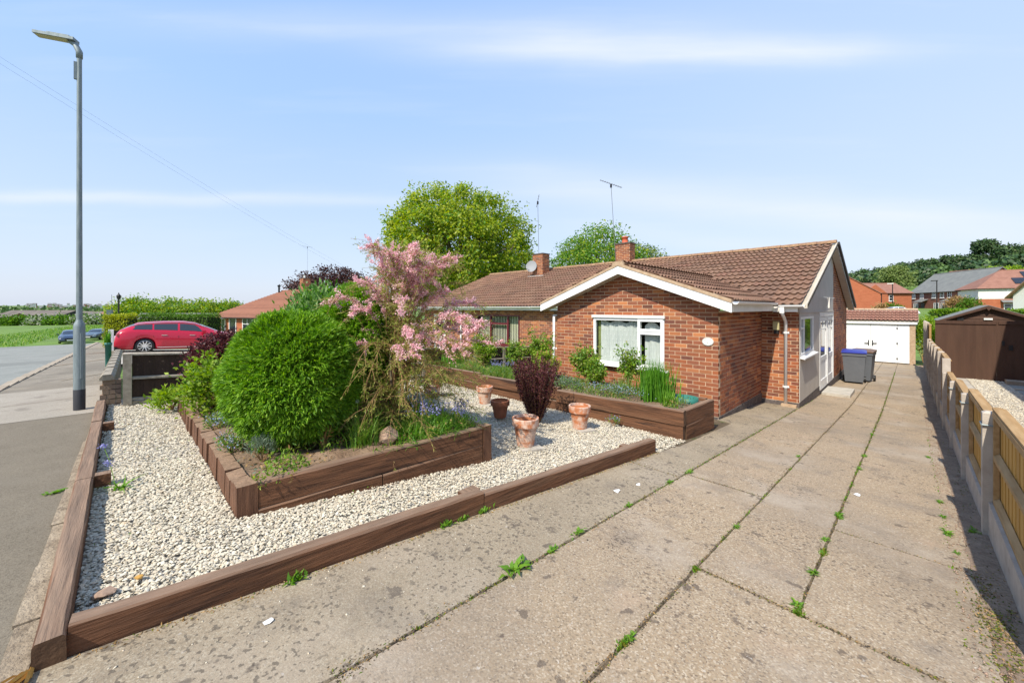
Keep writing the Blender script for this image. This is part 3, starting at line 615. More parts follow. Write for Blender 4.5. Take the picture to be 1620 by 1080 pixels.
# ------------------------------------------------------------------ gravel
def ingravel(x, y):
    ok = (x > -8.7 - .085 * y) & (x < edge_x(y) - .11) & (y > fy(x) + .055) & (y < 5.50)
    ok |= (y >= 4.72) & (y < 5.54) & (x < -2.20) & (x > -9.2)
    ok &= ~((x > -7.78) & (x < -3.44 + .075 * (y - .5)) & (y > .44 + .02 * (x + 7.7)) & (y < 2.9))
    return ok
sheet('gravel_bed', -9.2, -2.22, -.26, 5.56, .35, -.012, 'gravelbase')
gp = []
for (x0, x1, y0, y1, dens) in [(-5.2, -2.2, -.3, 1.4, 8200), (-9.3, -5.2, -.3, 5.6, 3000), (-5.2, -2.1, 1.4, 5.6, 4400)]:
    k = int((x1 - x0) * (y1 - y0) * dens); gp.append(np.stack([rng.uniform(x0, x1, k), rng.uniform(y0, y1, k)], 1))
gp = np.concatenate(gp); gp = gp[ingravel(gp[:, 0], gp[:, 1])]
GZ = Gv(gp[:, 0], gp[:, 1]) + rng.uniform(-.006, .012, len(gp)) + .006 * np.sin(gp[:, 0] * 5) * np.sin(gp[:, 1] * 4)
scatter_stones('gravel', np.stack([gp[:, 0], gp[:, 1], GZ], 1), .0078, .0155, 'stone', .68, bedded=True)
# a few stones strayed on the drive
k = 160; y = rng.uniform(-.2, 5.6, k); x = edge_x(y) + np.abs(rng.normal(.05, .25, k)); scatter_stones('strayed_gravel', np.stack([x, y, Gv(x, y) + .004], 1), .004, .010, 'stone')
def rock(name, c, s, label, m='rock', seed=1, sub=2, flat=1):
    me = bpy.data.meshes.new(name); import bmesh; bm = bmesh.new(); bmesh.ops.create_icosphere(bm, subdivisions=sub, radius=1)
    rr = random.Random(seed); ks = [(Vector((rr.uniform(-1, 1), rr.uniform(-1, 1), rr.uniform(-1, 1))).normalized(), rr.uniform(.5, .85)) for _ in range(11)]
    for v in bm.verts:
        for d, l in ks:
            q = v.co.dot(d)
            if q > l: v.co -= d * (q - l)
        v.co = Vector((v.co.x * s[0], v.co.y * s[1], v.co.z * s[2]))
    bm.to_mesh(me); bm.free(); me.materials.append(M[m]); o = bpy.data.objects.new(name, me); C.objects.link(o); o.location = c
    return tag(o, label, 'stone') if label else o
rock('rock', (-3.69, 1.84, .20), (.115, .11, .105), 'rough pinkish brown rock lying among the grass in the raised bed', seed=5)
rock('flat_stone', (-2.93, -.12, .015), (.06, .05, .022), 'flat brown stone in the corner where the two timber edgings meet', seed=8)
rock('pebble', (-2.98, .01, .012), (.028, .024, .014), 'small orange pebble on the gravel near the timber corner', 'board', seed=9, sub=1)
for i, (x, y, s_) in enumerate([(-2.2, .47, .018), (-1.92, 3.24, .036), (-1.87, 3.55, .02), (-.36, 5.09, .032), (-2.42, 3.0, .02)]):
    lb = ['white scrap of litter on the drive near its front edge', 'larger white scrap of litter on the drive by the low edging', 'tiny white scrap just beyond the larger one on the drive', 'white scrap on the third strip of drive slabs', 'tiny white scrap against the drive edging'][i]
    z = G(x, y); rr = random.Random(i); pts = [(x + s_ * rr.uniform(.5, 1.1) * math.cos(a), y + s_ * rr.uniform(.5, 1.1) * 1.5 * math.sin(a), z + .004 + rr.uniform(0, .01)) for a in np.linspace(0, 2 * PI, 8)[:-1]]
    tag(MB().prism(pts, (0, 0, .003)).build('paper_scrap', 'white'), lb, 'litter')

# ------------------------------------------------------------------ right-hand fence
rf = thing('boundary_fence', 'low concrete post fence with honey coloured boards along the right of the drive', 'fence', (.45, 10, -.6))
py = [3.10 + 1.83 * k for k in range(13)]
ptop = [.78, .655, .52, .415, .33, .57, .53, .48, .44, .42, .95, .93, .92]
def board_panel(parent, y0, y1, ztop, zbase, seed, x=.47):
    p = thing('fence_panel', None, None, (x, (y0 + y1) / 2, zbase)); p.parent = parent; p.location = Vector((x, (y0 + y1) / 2, zbase)) - parent_off(parent)
    nb = max(3, int((y1 - y0) / .125)); wd = (y1 - y0) / nb
    for k in range(nb):
        ya = y0 + k * wd; yb = ya + wd + .012
        MB().prism([(x + .020, ya, zbase), (x + .032, ya, zbase), (x + .044, yb, zbase), (x + .024, yb, zbase)], (0, 0, ztop - zbase - .02)).build('board', 'board', p)
    MB().prism([(x - .016, y0, ztop - .022), (x + .055, y0, ztop - .022), (x + .055, y0, ztop - .010), (x + .018, y0, ztop), (x - .016, y0, ztop - .006)], (0, y1 - y0, 0)).build('capping', 'rail', p)
    MB().box(x - .012, x + .018, y0, y0 + .04, zbase, ztop - .026).build('batten', 'rail', p)
    MB().box(x - .012, x + .018, y1 - .04, y1, zbase, ztop - .026).build('batten', 'rail', p)
    zm = zbase + (ztop - zbase) * .46
    for z in (zm, zbase + .0): MB().prism([(x - .014, y0 + .042, z), (x + .017, y0 + .042, z), (x + .017, y0 + .042, z + .055), (x - .014, y0 + .042, z + .030)], (0, y1 - y0 - .084, 0)).build('rail', 'rail', p)
    MB().box(x - .02, x + .015, y0 + .042, y1 - .042, ztop - .07, ztop - .027).build('rail', 'rail', p)
for k, y in enumerate(py):
    g0 = G(.4, y); w2 = .05
    w2 = .042
    MB().add([(x_, y_, g0 - .1) for x_, y_ in ((.405, y - w2), (.505, y - w2), (.505, y + w2), (.405, y + w2))] + [(.405, y - w2, ptop[k]), (.505, y - w2, ptop[k]), (.505, y + w2, ptop[k]), (.405, y + w2, ptop[k])] + [(.425, y - w2 + .02, ptop[k] + .015), (.485, y - w2 + .02, ptop[k] + .015), (.485, y + w2 - .02, ptop[k] + .015), (.425, y + w2 - .02, ptop[k] + .015)],
             [(0, 1, 5, 4), (1, 2, 6, 5), (2, 3, 7, 6), (3, 0, 4, 7), (4, 5, 9, 8), (5, 6, 10, 9), (6, 7, 11, 10), (7, 4, 8, 11), (8, 9, 10, 11)]).build('post', 'post', rf)
    if k in (1, 2, 3): MB().tube([(.40, y - .06, ptop[k] - .09), (.51, y - .06, ptop[k] - .09), (.51, y + .06, ptop[k] - .09), (.40, y + .06, ptop[k] - .09), (.40, y - .06, ptop[k] - .09)], .007, 5).build('strap', 'galv', rf)
# a doubled post where the fence steps up
MB().box(.405, .505, py[4] + .052, py[4] + .16, -1, .585).build('post', 'post', rf)
for k in range(12):
    ya, yb = py[k] + .044, py[k + 1] - .044
    if k == 4: ya += .11
    zt = [.715, .60, .47, .37, .56, .52, .47, .43, .41, .92, .90, .89][k]
    gb = max(G(.4, ya), G(.4, yb)) + (.17 if k < 4 else .25)
    MB().box(.435, .475, ya, yb, G(.4, yb) - .1, gb).build('gravel_board', 'post', rf)
    board_panel(rf, ya, yb, zt, gb + .003, k)

# ------------------------------------------------------------------ neighbour's side on the right
sheet('neighbour_drive', .56, 12, -.4, 22, .6, .0, 'paleconcrete')
sheet('neighbour_gravel', 1.2, 1.9, 6, 18.3, .5, .012, 'gravelbase')
k = 9000; x = rng.uniform(1.2, 1.9 + .0, k); y = rng.uniform(9, 18.4, k); scatter_stones('neighbour_gravel_stones', np.stack([x, y, Gv(x, y) + .015], 1), .011, .019, 'stone', bedded=True)
sheet('neighbour_parking', 1.9, 12, 6, 18.3, .6, .014, 'road')
MB().box(1.9, 6, 17.6, 18.0, G(2, 17.8), G(2, 17.8) + .12).build('paving_strip', 'kerb')['kind'] = 'structure'
MB().box(1.9, 6, 16.4, 16.62, G(2, 16.5), G(2, 16.5) + .03).build('paving_strip', 'kerb')['kind'] = 'structure'
def boards_fence(name, label, cat, x0, x1, y, z0, z1, gap=.006, m='brownboard', bw=.12, extra_top=True):
    t = thing(name, label, cat, ((x0 + x1) / 2, y, z0)); x = x0
    while x < x1 - .02:
        ww = min(bw, x1 - x); _k = int(x * 100) % 2; MB().box(x, x + ww + .004, y - .012 + .006 * _k + random.uniform(-.001, .001), y + .004 + .006 * _k, z0 + random.uniform(0, .004) - .03, z1 - .005).build('board', m, t); x += ww
    if extra_top:
        MB().box(x0, x1, y - .04, y - .012, z1 - .10, z1 + .0).build('rail', m, t)
    return t
zf = -.69
g1 = boards_fence('timber_gate', 'wide dark brown boarded gate across the next door drive, nearest the low fence', 'gate', .56, 1.80, 18.5, zf, 1.10)
g2 = boards_fence('timber_gate', 'dark brown boarded gate with latch, half in shadow, right of the wide gate', 'gate', 1.806, 3.6, 18.5, zf + .03, 1.12, extra_top=False)
MB().box(1.84, 3.6, 18.5 - .04, 18.488, 1.01, 1.10).build('rail', 'brownboard', g2)
MB().box(1.90, 1.95, 18.45, 18.488, .38, .52).build('latch', 'black', g2)
MB().box(2.03, 2.10, 18.44, 18.488, .25, .40).build('latch', 'black', g2)
# shed behind the gates
sh = thing('garden_shed', 'brown boarded garden shed with grey felt gable roof behind the brown gates', 'shed', (2.6, 25, -.8))
xa, xb, xm, ys_ = .95, 3.85, 2.13, 24.0; za, zp = .98, 1.52
xb = 3.4
k = 0; z = -.9
while z < zp - .02:
    z2 = min(z + .14, zp); f = lambda zz: 0 if zz <= za else (zz - za) / (zp - za)
    l0 = xa + f(z) * (xm - xa); r0 = xb - f(z) * (xb - xm); l1 = xa + f(z2) * (xm - xa); r1 = xb - f(z2) * (xb - xm)
    MB().prism([(l0, ys_ - .02, z), (r0, ys_ - .02, z), (r1, ys_, z2), (l1, ys_, z2)], (0, .03, 0)).build('plank', 'brownboard', sh); z = z2
MB().box(xa, xb, ys_ + .05, ys_ + 2.6, -.9, za).build('body', 'brownboard', sh)
for (x0_, z0_, x1_, z1_) in [(xm, zp + .06, xa - .18, za - .02), (xm, zp + .06, xb + .2, za - .02)]:
    MB().prism([(x0_, ys_ - .15, z0_), (x1_, ys_ - .15, z1_), (x1_, ys_ - .15, z1_ + .025), (x0_, ys_ - .15, z0_ + .03)], (0, 2.9, 0)).build('roof', 'greyroof', sh)
    MB().prism([(x0_, ys_ - .19, z0_ - .09), (x1_, ys_ - .19, z1_ - .07), (x1_, ys_ - .19, z1_ + .01), (x0_, ys_ - .19, z0_ + .01)], (0, .035, 0)).build('barge_board', 'brownboard', sh)
MB().prism([(xm - .07, ys_ - .215, zp - .02), (xm, ys_ - .215, zp - .13), (xm + .07, ys_ - .215, zp - .02), (xm, ys_ - .215, zp + .07)], (0, .02, 0)).build('finial', 'brownboard', sh)
MB().box(1.33, 1.50, ys_ - .08, ys_ - .022, 1.0, 1.10).build('floodlight', 'black', sh)
MB().box(2.02, 2.24, ys_ - .07, ys_ - .022, 1.03, 1.10).build('lamp', 'cream', sh)
pt = thing('planter_tub', 'round pale stone planter with dark soil just over the low fence', 'planter', (1.02, 5.2, G(1, 5.2)))
zz = G(1, 5.2)
MB().lathe([(.20, 0), (.27, .3), (.31, .62), (.33, .64), (.33, .68), (.29, .68), (.28, .6)], (1.02, 5.2, zz), 24).build('tub', 'verge', pt, True)
MB().lathe([(.285, .6), (.001, .61)], (1.02, 5.2, zz), 24).build('soil', 'black', pt)

# ------------------------------------------------------------------ brickwork and tiling
BL, BH, JT = .215, .065, .010
UNIT = {}
def unit_brick(m='brick'):
    if m not in UNIT: UNIT[m] = MB().box(0, BL, 0, .05, 0, BH).mesh('brick', m)
    return UNIT[m]
def clip(poly, a, b, c):  # keep a*s+b*z<=c
    out = []
    for i in range(len(poly)):
        p, q = poly[i], poly[(i + 1) % len(poly)]; dp = a * p[0] + b * p[1] - c; dq = a * q[0] + b * q[1] - c
        if dp <= 0: out.append(p)
        if dp * dq < 0: t = dp / (dp - dq); out.append((p[0] + t * (q[0] - p[0]), p[1] + t * (q[1] - p[1])))
    return out
BRICKS = []   # (score, thing, maker)
def brick_wall(root, org, u, nrm, s1, z0, z1, openings=(), cuts=(), phase=0, s0=0, m='brick', back=True):
    """stretcher bond on the plane through org, along u, facing nrm; openings are rectangles (s,s,z,z) and cuts half planes"""
    org = Vector(org); u = Vector(u); nrm = Vector(nrm); row = 0; z = z0
    while z < z1 - .01:
        s = s0 - ((row + phase) % 2) * .1125; zt = min(z + BH, z1)
        while s < s1 - .015:
            rects = [(max(s, s0), min(s + BL, s1), z, zt)]; s += BL + JT
            for (oa, ob, oc, od) in openings:
                nr = []
                for (a, b, c, d) in rects:
                    if b <= oa or a >= ob or d <= oc or c >= od: nr.append((a, b, c, d)); continue
                    if a < oa: nr.append((a, oa, c, d))
                    if b > ob: nr.append((ob, b, c, d))
                    if c < oc - .015 and True: nr.append((max(a, oa), min(b, ob), c, oc))
                    if d > od + .015: nr.append((max(a, oa), min(b, ob), od, d))
                rects = nr
            for (a, b, c, d) in rects:
                if b - a < .02 or d - c < .012: continue
                poly = [(a, c), (b, c), (b, d), (a, d)]
                for cu in cuts:
                    if poly: poly = clip(poly, *cu)
                if len(poly) < 3: continue
                full = len(poly) == 4 and abs(b - a - BL) < 1e-4 and abs(d - c - BH) < 1e-4 and poly[0] == (a, c) and poly[2] == (b, d)
                mid = org + u * ((a + b) / 2); D = max(.5, -.717 * mid.x + .697 * mid.y); view = Vector((-mid.x, -mid.y, 0)).normalized().dot(nrm)
                BRICKS.append((view * (b - a) / D ** 2, root, m, org, u, nrm, poly, full, random.uniform(-.0012, .0012)))
        z += BH + JT; row += 1
    if back:
        poly = [(s0, z0 - .02), (s1, z0 - .02), (s1, z1), (s0, z1)]
        for cu in cuts: poly = clip(poly, *cu)
        rows = [poly]
        if openings:   # cut the backing round the openings in convex strips
            rows = []; ss = sorted({s0, s1} | {o[0] for o in openings} | {o[1] for o in openings})
            for a, b in zip(ss, ss[1:]):
                bands = [(z0 - .02, z1)]
                for o in openings:
                    if o[0] <= a and o[1] >= b:
                        nb = []
                        for c, d in bands:
                            if o[2] > c: nb.append((c, min(d, o[2])))
                            if o[3] < d: nb.append((max(c, o[3]), d))
                        bands = nb
                for c, d in bands:
                    p = [(a, c), (b, c), (b, d), (a, d)]
                    for cu in cuts:
                        if p: p = clip(p, *cu)
                    if len(p) > 2: rows.append(p)
        bb = MB()
        for p in rows: bb.prism([org + u * q[0] + Vector((0, 0, q[1])) - nrm * .004 for q in p], -nrm * .09)
        bb.build('mortar_bed', 'mortar', root)
def flush_bricks(cap=300):
    by = {}
    for r in BRICKS: by.setdefault(r[1].name, []).append(r)
    for nm, lst in by.items():
        lst.sort(key=lambda r: -r[0]); root = lst[0][1]; off = parent_off(root)
        for r in lst[:cap]:
            _, root, m, org, u, nrm, poly, full, pr = r
            if full:
                o = bpy.data.objects.new('brick', unit_brick(m)); C.objects.link(o); o.parent = root
                p = org + u * poly[0][0] + Vector((0, 0, poly[0][1])) + nrm * pr
                R = Matrix((u, -nrm, Vector((0, 0, 1)))).transposed()
                if R.determinant() < 0:   # mirror-handed: start from the other end
                    p = org + u * poly[1][0] + Vector((0, 0, poly[1][1])) + nrm * pr; R = Matrix((-u, -nrm, Vector((0, 0, 1)))).transposed()
                o.matrix_local = Matrix.Translation(p - off) @ R.to_4x4()
            else:
                MB().prism([org + u * q[0] + Vector((0, 0, q[1])) + nrm * pr for q in poly], -nrm * .05).build('brick', m, root)
        mats = sorted({r[2] for r in lst[cap:]})
        for m in mats:
            b = MB()
            for r in lst[cap:]:
                if r[2] == m: b.prism([r[3] + r[4] * q[0] + Vector((0, 0, q[1])) + r[5] * r[8] for q in r[6]], -r[5] * .05)
            o = b.build('brickwork', m, root); o['kind'] = 'stuff'
    BRICKS.clear()

TW, TG = .30, .345
def tile_verts(w_=TW, g=TG, rolls=2, amp=.027, n=10):
    """one interlocking concrete tile: x across, y up the slope, z off it; wavy section, thick lower edge"""
    V = []; over = .04
    for (yy, zz) in ((0, .054), (g + over, .010)):
        for i in range(n + 1):
            x = w_ * i / n; V.append((x, yy, zz + amp * max(-.35, math.cos(2 * PI * rolls * (x / w_) + .6))))
    for i in range(n + 1): a = V[i]; V.append((a[0], a[1] + .002, a[2] - .019))
    F = [(i, i + 1, n + 2 + i, n + 1 + i) for i in range(n)] + [(2 * n + 2 + i, 2 * n + 3 + i, i + 1, i) for i in range(n)]
    return V, F
TV, TF = tile_verts()
TMESH = {}
def tile_mesh(m):
    if m not in TMESH:
        TMESH[m] = MB().add(TV, TF).mesh('tile', m)
    return TMESH[m]
TILES = []
def roof_slope(root, O, E_, S_, length, slope, mask=None, m='tile', w_=TW, g=TG, eaveover=0):
    """tiles over the plane through O: E_ along the eave, S_ up the slope"""
    O = Vector(O); E_ = Vector(E_).normalized(); S_ = Vector(S_).normalized(); Nn = E_.cross(S_)
    if Nn.z < 0: flip = True; O = O + E_ * length; E_ = -E_; Nn = E_.cross(S_)
    else: flip = False
    nc = int(round(length / w_)); nr = int(math.ceil(slope / g)); 
    for r in range(nr):
        for c in range(nc):
            p = O + E_ * (c * w_) + S_ * (r * g); mid = p + E_ * w_ / 2 + S_ * g / 2
            if mask and not mask(mid): continue
            D = max(1, -.717 * mid.x + .697 * mid.y); view = (Vector((0, 0, 1.5)) - mid).normalized().dot(Nn)
            TILES.append((max(view, .0) / D ** 2, root, m, p + Nn * random.uniform(-.001, .002), E_, S_, Nn))
def flush_tiles(cap=300):
    by = {}
    for t in TILES: by.setdefault((t[1].name), []).append(t)
    V0 = np.array(TV); F0 = np.array(TF)
    for nm, lst in by.items():
        lst.sort(key=lambda t: -t[0]); root = lst[0][1]; off = parent_off(root)
        for t in lst[:cap]:
            o = bpy.data.objects.new('tile', tile_mesh(t[2])); C.objects.link(o); o.parent = root
            R = Matrix((t[4], t[5], t[6])).transposed().to_4x4(); o.matrix_local = Matrix.Translation(t[3] - off) @ R @ Matrix.Rotation(random.uniform(-.018, .018), 4, 'Z') @ Matrix.Rotation(random.uniform(-.012, .012), 4, 'X')
        if len(lst) > cap:
            for m in sorted({t[2] for t in lst[cap:]}):
                sub = [t for t in lst[cap:] if t[2] == m]; Vs = []; Fs = []
                for i, t in enumerate(sub):
                    R = np.array(Matrix((t[4], t[5], t[6])).transposed()); Vs.append(V0 @ R.T + np.array(t[3])); Fs.append(F0 + i * len(V0))
                o = npobj('tiling', np.concatenate(Vs), np.concatenate(Fs), [m], root); o['kind'] = 'stuff'
    TILES.clear()
def ridge_run(root, p0, p1, m='ridge', r=.12, step=.45):
    p0 = Vector(p0); p1 = Vector(p1); d = p1 - p0; n = max(1, int(d.length / step)); d = d / n
    side = Vector((-d.y, d.x, 0)).normalized()
    for i in range(n):
        a = p0 + d * i + Vector((0, 0, random.uniform(-.004, .004))); b = a + d * .985; vs = []
        for (q, rr) in ((a, r), (b, r * .94)):
            for k in range(6): t = PI * k / 5; vs.append(q + side * rr * math.cos(t) + Vector((0, 0, rr * math.sin(t) * .85 - .03)))
        MB().add(vs, [(k, k + 1, k + 7, k + 6) for k in range(5)] + [tuple(range(6))[::-1], tuple(range(6, 12))]).build('ridge_tile', m, root)
def strip(root, name, p0, p1, w_, h_, m, nvec=(0, -1, 0)):
    """board of depth h_ (down) and thickness w_ (towards nvec) with its top edge from p0 to p1"""
    p0 = Vector(p0); p1 = Vector(p1); n = Vector(nvec); d = Vector((0, 0, -h_))
    return MB().prism([p0, p0 + d, p0 + d + n * w_, p0 + n * w_], p1 - p0).build(name, m, root)
def gutter(root, p0, p1, out, m='white', r=.055):
    p0 = Vector(p0); p1 = Vector(p1); out = Vector(out); b = MB(); prof = []
    for k in range(7): t = PI * k / 6; prof.append((out * (r + r * math.cos(t)), -r * math.sin(t)))
    inner = [(out * (r + (r - .006) * math.cos(PI * k / 6)), -(r - .006) * math.sin(PI * k / 6)) for k in range(6, -1, -1)]
    b.prism([p0 + a + Vector((0, 0, c)) for a, c in prof + inner], p1 - p0); g = b.build('gutter', m, root)
    L = (p1 - p0).length; n = int(L / .8)
    for i in range(n + 1):
        c = p0 + (p1 - p0) * ((i + .3) / (n + 1)); 
        MB().prism([c + out * (-.002) + Vector((0, 0, .004)), c + out * (-.002) + Vector((0, 0, -.03)), c + out * r + Vector((0, 0, -r - .008)), c + out * (2 * r + .006) + Vector((0, 0, -.02)), c + out * (2 * r + .006) + Vector((0, 0, .005))], (p1 - p0).normalized() * .03).build('gutter_clip', m, g) if False else None
    return g
def downpipe(root, pts, m='white', r=.034, clips=()):
    p = MB().tube(pts, r, 10).build('downpipe', m, root, True)
    for z in clips:
        x, y = pts[-1][0], pts[-1][1]
        MB().lathe([(r, -.02), (r + .007, -.018), (r + .007, .018), (r, .02)], (x, y, z), 12).box(x - .06, x + .06, y + r - .004, y + r + .012, z - .02, z + .02).build('pipe_clip', m, p)
    return p

SL = .383   # tangent of the roof pitch
cosp = 1 / math.sqrt(1 + SL * SL)
# ------------------------------------------------------------------ the bungalow
hs_ = thing('bungalow', 'red brick bungalow with brown tiled roof and white window in a projecting front gable', 'house', (-5.5, 12, -.7))
EZ = 1.55                 # roof plane height at the eave line y = 10.10
GX0, GX1, GY = -6.1025, -2.40, 7.50; GM = (GX0 + GX1) / 2
def zroof(x, y): return EZ + (y - 10.10) * SL
GE = 1.60                # gable roof plane height at x = GX1 + .28
def zg(x): return GE + (min(GX1 + .28 - x, x - (GX0 - .28))) * .37
ZA = zg(GM)
# walls
winS = (-5.04 - GX0, -3.39 - GX0, .245, 1.35)
sg = .37
cutL = (-sg, 1, GE + .28 * sg - .08)                                    # z <= GE-.1+.28sg + sg*s
cutR = (sg, 1, GE + .28 * sg - .08 + sg * (GX1 - GX0))
brick_wall(hs_, (GX0, GY, 0), (1, 0, 0), (0, -1, 0), GX1 - GX0, -.455, ZA - .06, openings=[winS], cuts=[cutL, cutR])
brick_wall(hs_, (GX1, GY, 0), (0, 1, 0), (1, 0, 0), 10.40 - GY, -.455, 1.43, s0=.051, phase=1)
brick_wall(hs_, (GX1, 10.40, 0), (1, 0, 0), (0, -1, 0), -1.70 - GX1, -.575, 1.43, phase=0, s0=.0)
brick_wall(hs_, (-9.4, 10.40, 0), (1, 0, 0), (0, -1, 0), GX0 - (-9.4), -.575, 1.43, phase=0)
# east gable wall: brick beyond the doors, pale cladding in front
gcutR = (SL, 1, zroof(0, 10.1) - .06 + SL * 9.7)                       # back slope: z <= EZ + SL*(19.8-y)
brick_wall(hs_, (-1.70, 10.40, 0), (0, 1, 0), (1, 0, 0), 9.1, -.72, 3.2, s0=5.42, cuts=[(SL, 1, EZ - .05 + SL * (19.8 - 10.40)), (-SL, 1, EZ - .05 + SL * .3)], phase=1)
MB().box(-9.38, -1.80, 10.50, 19.5, -1.1, 1.38).build('inner_core', 'inner', hs_)
MB().box(GX0 + .1, GX1 - .1, GY + .6, 10.45, -.9, 1.38).build('inner_core', 'inner', hs_)
# plinths
MB().box(GX0, GX1 + .012, GY - .012, GY + .2, -.75, -.466).build('plinth', 'plinth', hs_)
MB().box(GX1 - .2, GX1 + .012, GY + .205, 10.38, -.95, -.466).build('plinth', 'plinth', hs_)
MB().box(GX1 + .014, -1.688, 10.388, 10.6, -.95, -.586).build('plinth', 'plinth', hs_)
MB().box(-1.9, -1.688, 10.605, 19.5, -1.3, -.73).build('plinth', 'plinth', hs_)
MB().prism([(-1.72, 10.605, -.73), (-1.688, 10.605, -.73), (-1.688, 13.12, -.73), (-1.72, 13.12, -.73)], (0, 0, .14)).build('plinth', 'plinth', hs_)
# pale cladding of the side wall, round the window
def side_panel(y0, y1, z0, z1, x=-1.69, name='wall_panel', m='render', t=.06): return MB().box(x - t, x, y0, y1, z0, z1).build(name, m, hs_)
WY0, WY1, WZ0, WZ1 = 10.56, 12.22, .42, 1.30
side_panel(10.46, 13.12, -.58, WZ0 - .002); side_panel(10.46, WY0 - .002, WZ0, 1.40); side_panel(WY1 + .002, 13.12, WZ0, 1.40); side_panel(WY0, WY1, WZ1 + .002, 1.40)
# upper gable cladding following both slopes
MB().prism([(-1.74, 10.35, 1.405), (-1.74, 15.80, 1.405), (-1.74, 15.80, EZ - .06 + SL * 4.0), (-1.74, 14.95, EZ - .07 + SL * 4.85), (-1.74, 10.35, EZ - .06 + SL * .25)], (.045, 0, 0)).build('gable_cladding', 'render', hs_)
MB().box(-1.70, -1.676, 10.35, 15.8, 1.385, 1.415).build('cladding_bead', 'render', hs_)
# side window (three lights), reflecting the drive
def window_x(y0, y1, z0, z1, bars, name='window', x=-1.70, fr='white'):
    f = MB(); t = .055; xa, xb = x - .045, x + .012
    f.box(xa, xb, y0, y0 + t, z0, z1); f.box(xa, xb, y1 - t, y1, z0, z1); f.box(xa, xb, y0 + t, y1 - t, z0, z0 + t); f.box(xa, xb, y0 + t, y1 - t, z1 - t, z1)
    for (a, b, c, d) in bars: f.box(xa + .004, xb - .004, a, b, c, d)
    o = f.build(name, fr, hs_)
    MB().box(x - .025, x - .02, y0 + t, y1 - t, z0 + t, z1 - t).build('pane', 'darkglass', o); return o
wsd = window_x(WY0, WY1, WZ0, WZ1, [(10.98, 11.04, WZ0 + .055, WZ1 - .055), (10.615, 10.98, 1.02, 1.06)])
MB().prism([(-1.735, WY0 - .07, WZ0 - .03), (-1.735, WY0 - .07, WZ0 + .006), (-1.60, WY0 - .07, WZ0 - .025), (-1.60, WY0 - .07, WZ0 - .055)], (0, WY1 - WY0 + .14, 0)).build('sill', 'white', wsd)
# double door set: glazed door and side light in white frame
DZ0 = -.70
dr = MB(); xa, xb = -1.75, -1.685
for (a, b) in ((13.14, 13.22), (14.50, 14.60), (15.70, 15.80)): dr.box(xa, xb, a, b, DZ0, 1.38)
dr.box(xa, xb, 13.22, 14.50, 1.26, 1.38); dr.box(xa, xb, 14.60, 15.70, 1.26, 1.38); dr.box(xa, xb - .01, 13.22, 15.70, DZ0 - .03, DZ0 + .02)
dfr = dr.build('door_frame', 'white', hs_)
def leaf(y0, y1, split):
    d = MB(); a, b = -1.735, -1.695
    d.box(a, b, y0 + .006, y0 + .13, DZ0 + .03, 1.25); d.box(a, b, y1 - .13, y1 - .006, DZ0 + .03, 1.25); d.box(a, b, y0 + .13, y1 - .13, 1.13, 1.25); d.box(a, b, y0 + .13, y1 - .13, DZ0 + .03, DZ0 + .22); d.box(a, b, y0 + .13, y1 - .13, split - .06, split + .06)
    if split > -.3: d.box(a + .008, b - .012, y0 + .13, y1 - .13, DZ0 + .22, split - .06)
    d.box(a + .002, b - .006, (y0 + y1) / 2 - .012, (y0 + y1) / 2 + .012, .92, 1.13); d.box(a + .002, b - .006, y0 + .13, y1 - .13, .90, .925)
    o = d.build('door', 'white', hs_); MB().box(a + .014, a + .02, y0 + .13, y1 - .13, split + .06, 1.13).build('pane', 'darkglass', o); return o
d1 = leaf(13.22, 14.50, .10); d2 = leaf(14.60, 15.70, .10)
MB().box(-1.694, -1.675, 14.66, 14.69, .12, .34).obox((-1.64, 14.72, .25), (.008, 0, 0), (0, .06, 0), (0, 0, .009)).obox((-1.665, 14.675, .25), (.02, 0, 0), (0, .008, 0), (0, 0, .008)).build('handle', 'metal', d2)
# front window
wf = MB(); y0, y1 = GY - .012, GY + .05; X0, X1, Z0, Z1 = -5.04, -3.39, .27, 1.285; MX = -3.93; t = .055
wf.box(X0, X0 + t, y0, y1, Z0, Z1); wf.box(X1 - t, X1, y0, y1, Z0, Z1); wf.box(X0 + t, X1 - t, y0, y1, Z0, Z0 + t); wf.box(X0 + t, X1 - t, y0, y1, Z1 - t, Z1); wf.box(MX - .03, MX + .03, y0 + .002, y1, Z0 + t, Z1 - t); wf.box(MX + .03, X1 - t, y0 + .002, y1, .985, 1.04)
wfo = wf.build('window', 'white', hs_)
def sash(x0, x1, z0, z1):
    s_ = MB(); q = .05; s_.box(x0, x0 + q, y0 - .016, y0 - .001, z0, z1); s_.box(x1 - q, x1, y0 - .016, y0 - .001, z0, z1); s_.box(x0 + q, x1 - q, y0 - .016, y0 - .001, z0, z0 + q); s_.box(x0 + q, x1 - q, y0 - .016, y0 - .001, z1 - q, z1); s_.build('sash', 'white', wfo)
sash(MX - .015, X1 - .02, 1.02, Z1 - .015); sash(MX - .015, X1 - .02, Z0 + .02, 1.005)
MB().box(X0 + t, MX - .03, y0 + .02, y0 + .026, Z0 + t, Z1 - t).build('pane', 'glass', wfo)
MB().box(MX + .03, X1 - t, y0 + .02, y0 + .026, Z0 + t, .985).build('pane', 'glass', wfo); MB().box(MX + .03, X1 - t, y0 + .02, y0 + .026, 1.04, Z1 - t).build('pane', 'glass', wfo)
MB().prism([(X0 - .1, y0 - .10, .235), (X0 - .1, y1, .235), (X0 - .1, y1, .272), (X0 - .1, y0 - .10, .250)], (X1 - X0 + .2, 0, 0)).build('sill', 'white', wfo)
MB().prism([(X0 - .03, y0 - .035, 1.287), (X0 - .03, y1, 1.287), (X0 - .03, y1, 1.35), (X0 - .03, y0 - .035, 1.345)], (X1 - X0 + .05, 0, 0)).build('window_head', 'offwhite', wfo)
